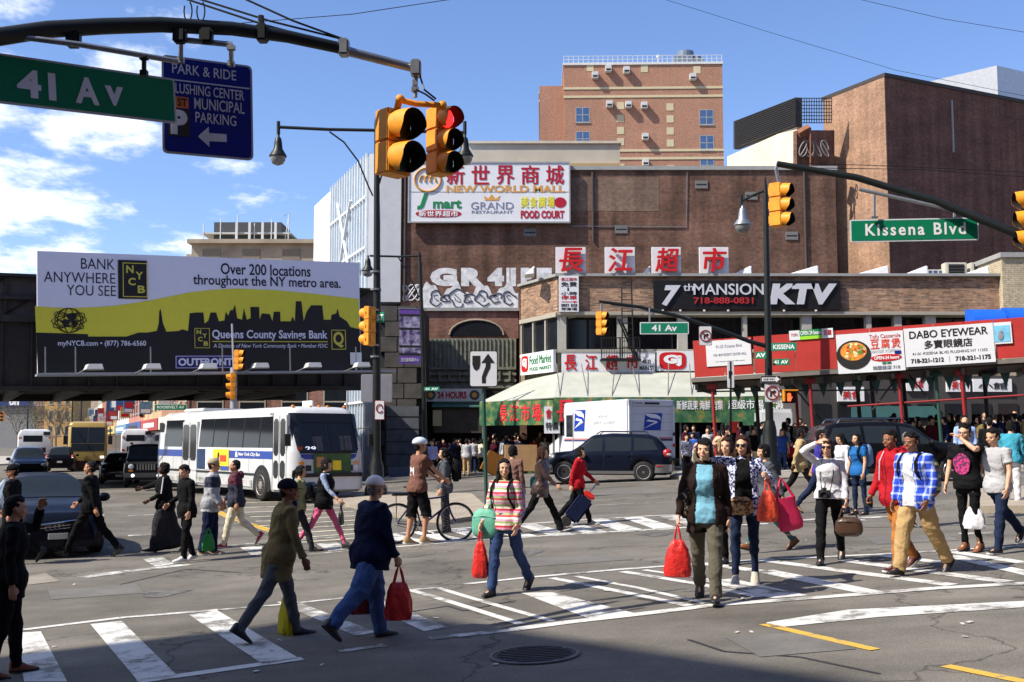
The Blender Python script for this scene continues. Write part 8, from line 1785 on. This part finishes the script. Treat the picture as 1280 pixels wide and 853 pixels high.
# --- cyclist and bicycle
p=person(521,681,134,122,'cyclist in brown shirt, black shorts and white helmet pushing a bicycle',dict(legs=((-6,4,-6),(16,22,-4)),arms=(('to',.10,-.26,.06),('to',-.10,-.25,.05))),pants=BLKC,top=BRN,sleeve='short',shoes=(STAN,SOLW),legkind='shorts',hat=('helmet',mat('helmet_white',srgb(205,215,225),.3,coat=.6)),lean=4,fat=1.02,skin='asian2',vox=.0095)
text('M',WHC,p['root'],-.07,.07,1.16,1.34,0,.08,.004,loc=tuple(p['X'](Vector((.0,.052,0)))),rot=(0,0,math.pi),name='shirt_print')
def bicycle(x,y,rz,lab):
    r=empty('bicycle',(x,y,G(x,y)),rz,lab,'bicycle'); fm=paint('bike_indigo',(.03,.03,.09),.3); V=Vector; rw=.345; A=V((-.52,0,rw)); Bf=V((.53,0,rw)); BBk=V((-.09,0,.29)); ST=V((-.24,0,.83)); HT=V((.36,0,.80)); HB=V((.40,0,.66))
    q=MB()
    for a,b,rr in ((BBk,ST,.017),(ST+V((.02,0,-.09)),HT,.017),(BBk,HB,.019),(HT+V((-.01,0,.05)),HB,.019)): q.tube([a,b],rr,8)
    for s in (1,-1):
        q.tube([A+V((0,s*.06,0)),BBk+V((0,s*.03,0))],.009,6).tube([A+V((0,s*.06,0)),ST+V((.02,s*.015,-.1))],.008,6)
    q.build('frame',fm,r,smooth=50); f=MB()
    for s in (1,-1): f.tube([HB+V((0,s*.05,-.02)),HB+V((.04,s*.055,-.15)),Bf+V((0,s*.05,0))],.012,6)
    f.build('fork',fm,r,smooth=50)
    for c in (A,Bf):
        w_=MB().tube([c+V((rw*.965*math.cos(t),0,rw*.965*math.sin(t))) for t in [2*math.pi*j/36 for j in range(37)]],.02,8,close=False).build('wheel',TYRE,r,smooth=60)
        MB().tube([c+V((rw*.90*math.cos(t),0,rw*.90*math.sin(t))) for t in [2*math.pi*j/36 for j in range(37)]],.010,6,close=False).build('rim',RIM,w_,smooth=60)
        sp=MB()
        for k in range(24): t=2*math.pi*k/24; sp.tube([c+V((.02*math.cos(t+1),(.03 if k %2 else-.03),.02*math.sin(t+1))),c+V((rw*.9*math.cos(t),0,rw*.9*math.sin(t)))],.0022,3)
        sp.tube([c+V((0,-.05,0)),c+V((0,.05,0))],.02,8); sp.build('spokes',RIM,w_)
    MB().tube([ST,ST+V((-.03,0,.12))],.013,6).build('seat_post',STEEL,r); MB().ell(ST+V((-.05,0,.15)),(.13,.075,.035)).ell(ST+V((.06,0,.15)),(.08,.03,.025)).build('saddle',DARK,r,smooth=60)
    MB().tube([HT,HT+V((-.02,0,.14)),HT+V((.05,0,.17))],.012,6).tube([HT+V((.02,-.29,.19)),HT+V((.06,-.15,.17)),HT+V((.06,.15,.17)),HT+V((.02,.29,.19))],.011,6).build('handlebar',DARK,r,smooth=50)
    cr=MB(); cr.tube([BBk+V((.09*math.cos(t),-.055,.09*math.sin(t))) for t in [2*math.pi*j/20 for j in range(21)]],.006,4,close=False).tube([BBk+V((0,-.06,0)),BBk+V((.12,-.075,-.12))],.010,6).tube([BBk+V((0,.06,0)),BBk+V((-.12,.075,.12))],.010,6)
    cr.cbox(BBk+V((.12,-.12,-.12)),(.09,.08,.02)).cbox(BBk+V((-.12,.12,.12)),(.09,.08,.02)).build('crank',DARK,r); ch=MB()
    for s in (1,-1): ch.tube([A+V((0,-.055,s*.035)),BBk+V((0,-.055,s*.09))],.005,4)
    ch.build('chain',DARK,r); MB().cbox(ST+V((-.22,0,.02)),(.30,.14,.05)).tube([ST+V((-.3,0,0)),A+V((0,.06,0))],.008,5).build('rack',DARK,r)
    return r
pb_=p['loc']; g_=GP(531,676); bicycle(g_.x+.05,pb_.y+.32,R(14),'dark bicycle with a rear rack pushed by the cyclist in the white helmet')
p=person(556,666,108,-82,'woman in grey zip jacket and white shirt behind the bicycle wheel',STAND,sex='f',pants=GREYD,top=CREAM,jacket=cloth('grey_mid',80,84,90),shoes=(SBLK,),hair=('pony','black'),opened=.03,jlen=0,lean=2)
backpack(p,'black and green backpack of the woman in the grey zip jacket',BLKC)
# --- woman in the striped jumper
p=person(632,743,173,-28,'woman in pink, green and white striped jumper facing the camera, green shoulder bag',dict(legs=((-20,22,-42),(14,4,2)),arms=((2,8,22),(4,10,30))),sex='f',pants=DEN,top=STRIPE,shoes=(SBLK,),hair=('long','black'),head=(32,0),legkind='trousers',flare=1.1,vox=.0092,toplen=.02)
c=p['T'](-.13,-.05,-.02); soft_bag('shoulder_bag','sea green gathered shoulder bag of the woman in the striped jumper',c,(.36,.18,.34),mat('bag_sea_green',srgb(95,170,145),.6,var=.25,scale=10,bump=.5,bscale=16),-20,[strap_pts(p,-1,c)],strapm=cloth('strap_green',140,190,170),flap=False)
backpack(p,'blue and pink printed backpack of the woman in the striped jumper',PACKP,(.30,.16,.42),.12)
bag_mesh('carrier_bag','orange red carrier bag hanging behind the green shoulder bag',p['hand'](1,.04),.18,.42,.10,PRED,-10,seed=6)
p=person(640,668,113,150,'woman in brown top with black hair behind the striped jumper',STAND,sex='f',pants=GREYD,top=cloth('brown_mid',125,95,85),shoes=(SBLK,),hair=('bob','black'))
p=person(676,667,113,80,'woman in brown leather jacket and flared black trousers walking right',W3,sex='f',pants=BLKC,jacket=LEATH,shoes=(SBLK,SOLW),hair=('long','brown'),flare=1.35,jlen=.05)
c=p['T'](.13,.10,.03); soft_bag('shoulder_bag','teal green handbag of the woman in the leather jacket',c,(.28,.12,.24),mat('bag_teal',srgb(30,135,125),.5,bump=.3),80,flap=False)
p=person(722,656,101,72,'woman in red jacket and cropped black trousers pulling a shopping trolley',W1,flip=True,sex='f',pants=BLKC,jacket=REDC,shoes=(SGRY,SOLW),hair=('bob','black'),jlen=.0,lean=6)
hd_=p['hand'](0,.04); x0,y0=hd_.x-.62,hd_.y-.25; tr=empty('shopping_trolley',(x0,y0,G(x0,y0)),0,'navy wheeled shopping trolley with a red flap pulled by the woman in red','trolley'); rel2=lambda v: Vector(v)-tr.location
MB().tube([(0,.12,.10),rel2(hd_)+Vector((0,.06,0)),rel2(hd_)+Vector((0,-.06,0)),(0,-.12,.10)],.012,6).build('handle_frame',STEEL,tr)
Mt=Matrix.Rotation(R(38),4,'Y'); bb=MB(); bb.box(-.17,.13,-.17,.17,.14,.68,Mt); bb.build('trolley_bag',NAVYC,tr,bevel=.04); q=MB(); q.box(-.12,.10,-.12,.12,.685,.80,Mt); q.build('flap',PRED,tr,bevel=.03)
for s in (1,-1): MB().lathe([(.05,-.012),(.085,-.012),(.09,0),(.085,.012),(.05,.012)],18,(0,s*.19,.09),Matrix.Rotation(R(90),3,'X')).build('wheel',TYRE,tr)
# --- the two women on the right crossing, and those behind them
p=person(884,753,206,-14,'older woman in dark brown jacket over a pale blue top carrying a red carrier bag',dict(legs=((17,4,4),(-14,24,-42)),arms=((-6,10,14),(8,15,12,'grip'))),sex='f',pants=GREYT,top=LBLUE,jacket=BRD,shoes=(SBLK,),hair=('bob','black'),head=(-8,0),opened=.062,jlen=.06,flare=1.25,vox=.009,skin='asian',fat=1.06)
bag_mesh('carrier_bag','bright red carrier bag in the hand of the woman in pale blue',p['hand'](1,.05),.27,.38,.15,PRED,-10,seed=9)
c=p['T'](-.11,-.0,.06); soft_bag('handbag','black and cream patterned handbag under the arm of the woman in pale blue',c,(.26,.13,.34),CAMO,60,flap=False)
p=person(932,734,187,-14,'woman in sunglasses and speckled blue cardigan over a black top',dict(legs=((-10,16,-32),(15,5,4)),arms=(('to',.16,-.16,.17),('to',-.19,-.10,.38,Vector((-.8,.3,-.3))))),sex='f',pants=DEND,top=BLKC,jacket=LEO,shoes=(SGRY,SOLW),hair=('long','brown'),head=(-16,3),opened=.06,jlen=.0,legkind='skinny',vox=.009,glasses='sun')
bag_mesh('carrier_bag','orange red carrier bag held in front of the speckled cardigan',p['hand'](0,.04),.22,.34,.13,mat('bag_orange',srgb(215,75,50),.38,var=.28,bump=1,bscale=16),-12,seed=3)
bag_mesh('tote_bag','hot pink tote bag on the arm of the woman in the speckled cardigan',p['hand'](0,.02)+Vector((.15,.03,-.02)),.28,.36,.09,mat('bag_pink',srgb(205,35,85),.6,var=.12),8,seed=2,taper=-.6,handles=.22,tilt=-12)
c=p['T'](-.02,-.085,-.015); soft_bag('waist_bag','tan patterned bag across the waist of the woman in the speckled cardigan',c,(.30,.10,.20),mat('bag_tan_print',(0,0,0),.6,extra=spots((170,135,90),(90,62,42),30,.5)),-14,flap=False)
p=person(912,706,160,-30,'woman behind the two shoppers with one hand raised to her face',dict(legs=((4,4,0),(-4,6,-6)),arms=((2,8,14),('to',-.20,-.18,.34,Vector((-.8,.1,-.5))))),sex='f',pants=BLKC,top=CREAM,shoes=(SBLK,),hair=('long','brown'),skin='asian')
p=person(960,690,140,-80,'woman in teal trousers and brown shoes hidden behind the pink tote bag',W3,sex='f',pants=cloth('teal_trouser',60,105,105),top=cloth('grey_mid',0,0,0),shoes=(SBRN,),hair=('bob','black'),legkind='skinny')
p=person(1001,618,100,84,'tall man in tan jacket and dark trousers walking right along the far lane',W3,flip=True,skin='dark',pants=BLKC,jacket=TAN,shoes=(SBRN,),hair=('crop','black'),jlen=.05,depth=24.5)
p=person(1026,641,108,70,'man in violet shirt behind the woman shading her eyes',W3,skin='asian2',pants=DEND,top=PURP,shoes=(STAN,),hair=('short','black'),sleeve='short')
p=person(1038,704,160,-22,'woman in white shirt shading her eyes with a camera round her waist',dict(legs=((-22,20,-44),(16,4,4)),arms=((2,10,12,'grip'),('to',-.055,-.155,.405,Vector((-.9,.1,-.35))))),sex='f',pants=BLKC,top=WHC,shoes=(SBLK,),hair=('bob','brown'),head=(-4,0),vox=.0092,glasses='sun',flare=1.05,toplen=-.03)
cm_=empty('camera',p['T'](-.02,-.10,.02),R(-22),'black camera hanging in front of the woman in the white shirt','camera'); MB().box(-.075,.075,-.03,.03,-.05,.05).box(-.03,.03,-.03,.025,.05,.08).build('camera_body',DARK,cm_,bevel=.008); MB().lathe([(.045,0),(.045,.08),(.04,.085),(.035,.06)],16,(0,-.03,-.005),Matrix.Rotation(R(90),3,'X')).build('lens',DARK,cm_,smooth=40)
Wc=(Matrix.Translation(cm_.location)@ Matrix.Rotation(R(-22),4,'Z')).inverted(); MB().tube([Wc @ v for v in (p['T'](-.04,-.09,.03),p['T'](-.05,-.09,.17),p['T'](-.035,-.03,.298),p['T'](.035,-.03,.298),p['T'](.05,-.09,.17),p['T'](.02,-.09,.03))],.006,5).build('strap',BLKC,cm_)
h_=p['hand'](0,.05); soft_bag('handbag','dark brown leather handbag held by the woman in the white shirt',h_+Vector((.02,0,-.25)),(.36,.17,.24),mat('leather_tobacco',srgb(72,50,36),.35,var=.25,coat=.3,bump=.3),-15,[[h_+Vector((-.10,0,-.14)),h_+Vector((-.06,0,-.03)),h_,h_+Vector((.07,0,-.03)),h_+Vector((.13,0,-.14))]],flap=False,strapm=LEATH)
p=person(1056,642,103,-70,'girl in white top with long black hair looking down beside the black car',STAND,sex='f',pants=DEND,top=WHC,shoes=(SBLK,),hair=('long','black'),head=(0,-25),legkind='skinny')
soft_bag('shoulder_bag','white cloth bag of the girl with long black hair',p['T'](-.11,0,.03),(.26,.12,.28),WHC,-70,flap=False)
p=person(1075,644,104,-60,'girl in bright blue shirt with black hair behind the girl in white',STAND,flip=True,sex='f',pants=DEND,top=cloth('azure',38,98,160),shoes=(SBLK,),hair=('long','black'),sleeve='short',legkind='skinny')
backpack(p,'pale blue and navy backpack of the girl in the bright blue shirt',cloth('pack_pale',120,150,190))
p=person(1122,714,180,-66,'young man in red hooded top and rust trousers holding a phone',dict(legs=((10,6,4),(-14,24,-30)),arms=((-4,8,14),(6,8,20,'grip'))),pants=ORNG,jacket=REDC,top=REDC,shoes=(mat('shoe_black_red',srgb(60,20,24),.6),SOLW),head=(4,-8),jlen=.0,hood=True,skin='brown',vox=.0095,hair=('short','black'))
b=empty('phone',p['hand'](1,.05),R(-40),'black phone in the hand of the young man in the red top','phone'); MB().box(-.05,.05,-.02,.02,-.06,.05).build('case',DARK,b,bevel=.006); MB().box(-.042,.042,-.024,-.0205,-.05,.04).build('screen',GLASS,b)
MB().tube([p['X'](v) for v in (p['J']['neck']+Vector((-.025,-.055,.0)),p['J']['neck']+Vector((-.028,-.095,-.07)),p['J']['neck']+Vector((-.03,-.10,-.2)))],.006,5).build('drawstring',WHC,p['root'])
p=person(1148,719,183,-56,'young man in blue and white plaid shirt over a white tee, hand in his pocket',dict(legs=((-22,16,-42),(17,5,4)),arms=(('to',.13,-.06,-.02,Vector((.6,.6,0))),(2,9,12))),pants=KHAKI,top=WHC,jacket=PLAID,shoes=(SBLK,),head=(0,-10),opened=.05,jlen=-.01,skin='brown',vox=.009,legkind='baggy',fat=1.05)
backpack(p,'multicoloured checked backpack of the young man in the plaid shirt',PACKC,(.33,.2,.46),.12)
p=person(1136,660,122,40,'grey haired man in a red jacket behind the two young men',STAND,pants=BLKC,top=REDC,jacket=REDC,shoes=(SBLK,),hair=('short','grey'),jlen=.0)
p=person(1213,690,160,-45,'young man in black tee with a pink print and glasses, hand over his mouth',dict(legs=((6,22,-14),(-4,4,-4)),arms=(('to',.02,-.15,.325,Vector((.8,-.1,-.6))),(4,9,14))),pants=BLKC,top=BLKC,sleeve='short',shoes=(SBRN,),hair=('spiky','black'),glasses='clear',head=(0,-4),legkind='skinny',vox=.0095)
pr_=MB(); rd=random.Random(8); MB().poly([(.11*math.cos(t)*(1+.1*math.sin(5*t)),.14*math.sin(t)) for t in [2*math.pi*j/18 for j in range(18)]],-.004,0).build('shirt_print',mat('print_magenta',(0,0,0),.7,extra=spots((200,50,120),(90,40,80),30,.5)),p['root'],tuple(p['X'](p['J']['pel']+Vector((-.01,-.079,.13)))),(R(4),0,0))
p=person(1250,691,160,-62,'young man in pale grey tee and jeans carrying a white carrier bag',dict(legs=((12,2,2),(-34,16,-46)),arms=((4,8,16),(6,9,14,'grip'))),pants=DEND,top=GREYL,sleeve='short',shoes=(SBLK,SOLW),head=(0,-14),vox=.0095,skin='asian')
bag_mesh('carrier_bag','white carrier bag in the hand of the young man in the grey tee',p['hand'](1,.05),.26,.30,.14,mat('bag_white',srgb(225,225,230),.4,var=.1,bump=.6,bscale=14),-20,seed=12)
p=person(1266,634,112,150,'woman in turquoise top and white trousers turned away at the right edge',STAND,sex='f',pants=WHC,top=cloth('turquoise',62,145,168),shoes=(SWHT,),hair=('bob','black'),lean=14)
soft_bag('shoulder_bag','olive shoulder bag of the woman in turquoise',p['T'](.12,.04,.03),(.26,.12,.24),cloth('bag_olive',110,100,60),120,flap=False)
# --- people on the pavements: a few lower detail figures, each placed and coloured alone
bg_lab=[]
def bgp(px,py,hpx,yaw,lab,top,pants=BLKC,pose=STAND,flip=False,sex='m',hair=('short','black'),depth=None,skin='asian',**k):
    k.setdefault('jacket',None); return person(px,py,hpx,yaw,lab,pose,flip,None,sex,skin,hair,top=top,pants=pants,shoes=(SBLK,),vox=.021,depth=depth,group='people on the far pavement',**k)
far=[(540,598,48,0,'man in lavender shirt at the mouth of the market, left of the backpack',cloth('lavender',150,155,200),BLKC,53),(583,596,48,180,'person in pale top and green backpack seen from behind at the market',GREYL,KHAKI,52.4),(571,597,44,30,'person in black beside the green backpack at the market',BLKC,BLKC,53.6),(557,597,42,200,'person in dark grey left in the market crowd',GREYD,BLKC,54.5),(602,597,46,160,'person in white behind the keep right post',CREAM,BLKC,53.4),(618,597,45,20,'person in maroon among the market crowd',MAR,BLKC,54),(633,596,44,170,'person in navy right of the green post',NAVYC,BLKC,54),(650,597,47,180,'person in navy coat behind the woman in brown',NAVYC,DEND,52.6),(657,596,44,0,'person in pale blue shirt behind the crates',LBLUE,DEND,53.6),(668,596,46,190,'person in red with a pale hat by the crates',REDC,BLKC,53),(681,597,45,10,'person in cream shirt left of the dark estate bonnet',CREAM,BLKC,53.2),(692,596,44,180,'person with a pale blue backpack near the dark estate bonnet',cloth('grey_mid',0,0,0),DEND,52.8),(548,597,45,190,'person in black at the left of the market mouth',BLKC,BLKC,55),(596,597,42,0,'person in brown deep in the market mouth',BRN,BLKC,55.2),(706,596,43,0,'person in black in front of the market, right side',BLKC,BLKC,54.6)]
for i,(px,py,hh_,yw,lab,m,pm,dp) in enumerate(far): p=bgp(px,py,hh_,yw,lab,m,pm,depth=dp,pose=STAND if i %3 else W2,sex='mf'[i %2],hair=(('short','bob','long')[i %3],'black'))
for px,py,hh_,yw,lab,m,pm,dp in ((858,588,54,20,'person in patterned top leaning by the back of the mail truck',LEO,BLKC,40),(868,587,55,-60,'person with a royal blue bag behind the mail truck',BLUEC,BLKC,40.5),(896,588,56,100,'person in brown under the green valance',BRN,GREYD,41),(905,588,57,170,'person in tan under the edge-on signpost',TAN,BLKC,40),(942,588,58,40,'person in black and white jacket left of the tall lamp post',BLKC,CREAM,40),(955,588,57,100,'person in grey top beside the tall lamp post',GREYL,GREYD,40.5),(978,586,57,5,'man in royal blue tee and jeans standing under the red hand signal',BLUEC,DEN,38.6),(990,586,40,0,'child in red beside the man in the royal blue tee',REDC,BLKC,38.9),(1190,585,62,10,'person in white shirt behind the scaffold post',WHC,BLKC,38.5),(1221,584,58,-20,'person in black behind the man in pale blue',BLKC,BLKC,39),(1278,583,62,-90,'person in grey cut by the right edge under the scaffold',GREYL,BLKC,36.5),(1050,588,54,180,'person in black beyond the roof of the black crossover',BLKC,BLKC,39),(928,588,55,200,'person in dark red in the shade under the hoarding',MAR,BLKC,42),(884,588,53,20,'person in grey jacket under the green valance',GREYD,BLKC,42.5),(1150,588,50,20,'person in olive jacket beyond the black crossover windscreen',OLIVE,BLKC,40)):
    bgp(px,py,hh_,yw,lab,m,pm,depth=dp,sex='mf'[px %2],hair=(('short','bob','crop')[px %3],'black'),sleeve='short' if 'tee' in lab else 'long')
p=bgp(1208,600,92,-10,'man in pale blue shirt standing behind the bonnet of the black crossover',cloth('sky_shirt',150,175,220),BLKC,depth=27.2); p=bgp(1240,620,92,160,'person with black hair in dark clothes left of the turquoise top',BLKC,BLKC,depth=26)
tmpl=[o for o in bpy.data.objects if o.get('group')=='people on the far pavement' and o.parent is None]
rc=random.Random(21)
def crowd(n,x0,x1,Y0,Y1,lab,grp):
    for i in range(n):
        src=tmpl[rc.randrange(15)]; c=ctree(src); Y=rc.uniform(Y0,Y1); q=P(rc.uniform(x0,x1),560,Y); c.location=(q.x,Y,G(q.x,Y)+.1); c.rotation_euler=(0,0,rc.uniform(0,6.28)); k=rc.uniform(.95,1.06); c.scale=(k,k,k); c['label']=lab; c['group']=grp
        for ch in c.children:
            if ch.name.startswith(('shirt','jacket')):
                ch.material_slots[0].link='OBJECT'; ch.material_slots[0].material=rc.choice((BLKC,BLKC,GREYD,NAVYC,BRN,GREYL,MAR,OLIVE,DEND,CREAM))
crowd(46,536,705,52.9,57.2,'one of many people packed in the dark market mouth under the canopy','shoppers in the market mouth')
crowd(24,856,1010,40.5,45,'one of many people in the shade under the left part of the scaffold','people under the left of the scaffold')
crowd(36,1110,1290,35.6,42,'one of many people on the pavement under the eyewear banner','people under the eyewear banner')
# umbrella-like red cup held up, crates and boxes in the crowd
o=MB().lathe([(.10,0),(.17,.36),(.18,.38),(.02,.36)],14).build('red_bucket',mat('bucket_red',srgb(205,50,45),.5)); o.location=P(917,541,38.5); tag(o,'red bucket shape fixed beside the edge-on signpost','bucket')
for px,py,Y,w_,h_,c,lab in ((612,592,51.6,.95,.95,srgb(200,130,50),'orange brown cardboard sheet held up in the market crowd'),(650,592,51.8,1.5,1.2,srgb(190,150,105),'large tan cardboard box on the kerb before the market'),(500,596,52.6,1.0,.45,srgb(60,70,90),'dark crate stacked at the foot of the stone pier')):
    b=empty('cardboard_box',P(px,py,Y)-Vector((0,0,0)),R(12),lab,'box'); m_=mat('box_%d'% px,c,.8,var=.15); z_=0 if px ==612 else G(b.location.x,Y)+.13-b.location.z
    box('carton',m_,-w_/2,w_/2,-.25,.25,z_,z_+h_,b,bevel=.01); box('tape',mat('tape',(.4,.3,.18),.4),-w_/2-.003,w_/2+.003,-.04,.04,z_+h_-.1,z_+h_+.003,b)
    if px ==612: b.rotation_euler=(0,R(28),R(12))
# --- the corner block behind the camera that throws the shade at the bottom left
e1=Vector((-.75,-.66)).normalized(); C_=Vector((-22.8,2.8)); ob=empty('corner_building',(C_.x,C_.y,0),math.atan2(-.73,.68),'brick corner block behind the viewpoint, outside the photo','building')
box('wall',BR_RED,0,44,-24,0,-.6,25.2,ob); box('cornice',COPE,-.2,44.2,-24,.2,24.2,24.9,ob)
for k in range(12):
    for fl_ in range(7):
        o=MB().box(1.5+k*3.5,3.1+k*3.5,-.05,.04,1+fl_*3.4,3+fl_*3.4).build('window',DKGL,ob)
for x0,x1,y0,y1,h_,lab in ((-62,-36,8,34,11,'added brick block left of the viewpoint, out of view, dimming sky light'),(10,52,-34,-15,30,'added brick block behind the viewpoint on the right, out of view, dimming sky light'),(42,62,-8,21,24,'added brick block to the right of the viewpoint, out of view, dimming sky light'),(-8,9,-60,-40,35,'added brick block straight behind the viewpoint, out of view, dimming sky light')):  # unseen blocks added to cut sky fill and darken reflections
    ob=empty('corner_building',(x0,y0,0),0,lab,'building'); box('wall',BR_RED,0,x1-x0,0,y1-y0,-.6,h_,ob)
    for k in range(int((x1-x0)/4)):
        for fl_ in range(int(h_/3.6)): box('window',DKGL,1+k*4,3+k*4,y1-y0-.05,y1-y0+.03,1+fl_*3.4,3.2+fl_*3.4,ob)
    for k in range(int((y1-y0)/4)):
        for fl_ in range(3): box('window',DKGL,x1-x0-.05,x1-x0+.03,1+k*4,3+k*4,1+fl_*3.4,3.2+fl_*3.4,ob)
bpy.data.scenes.remove(TS)
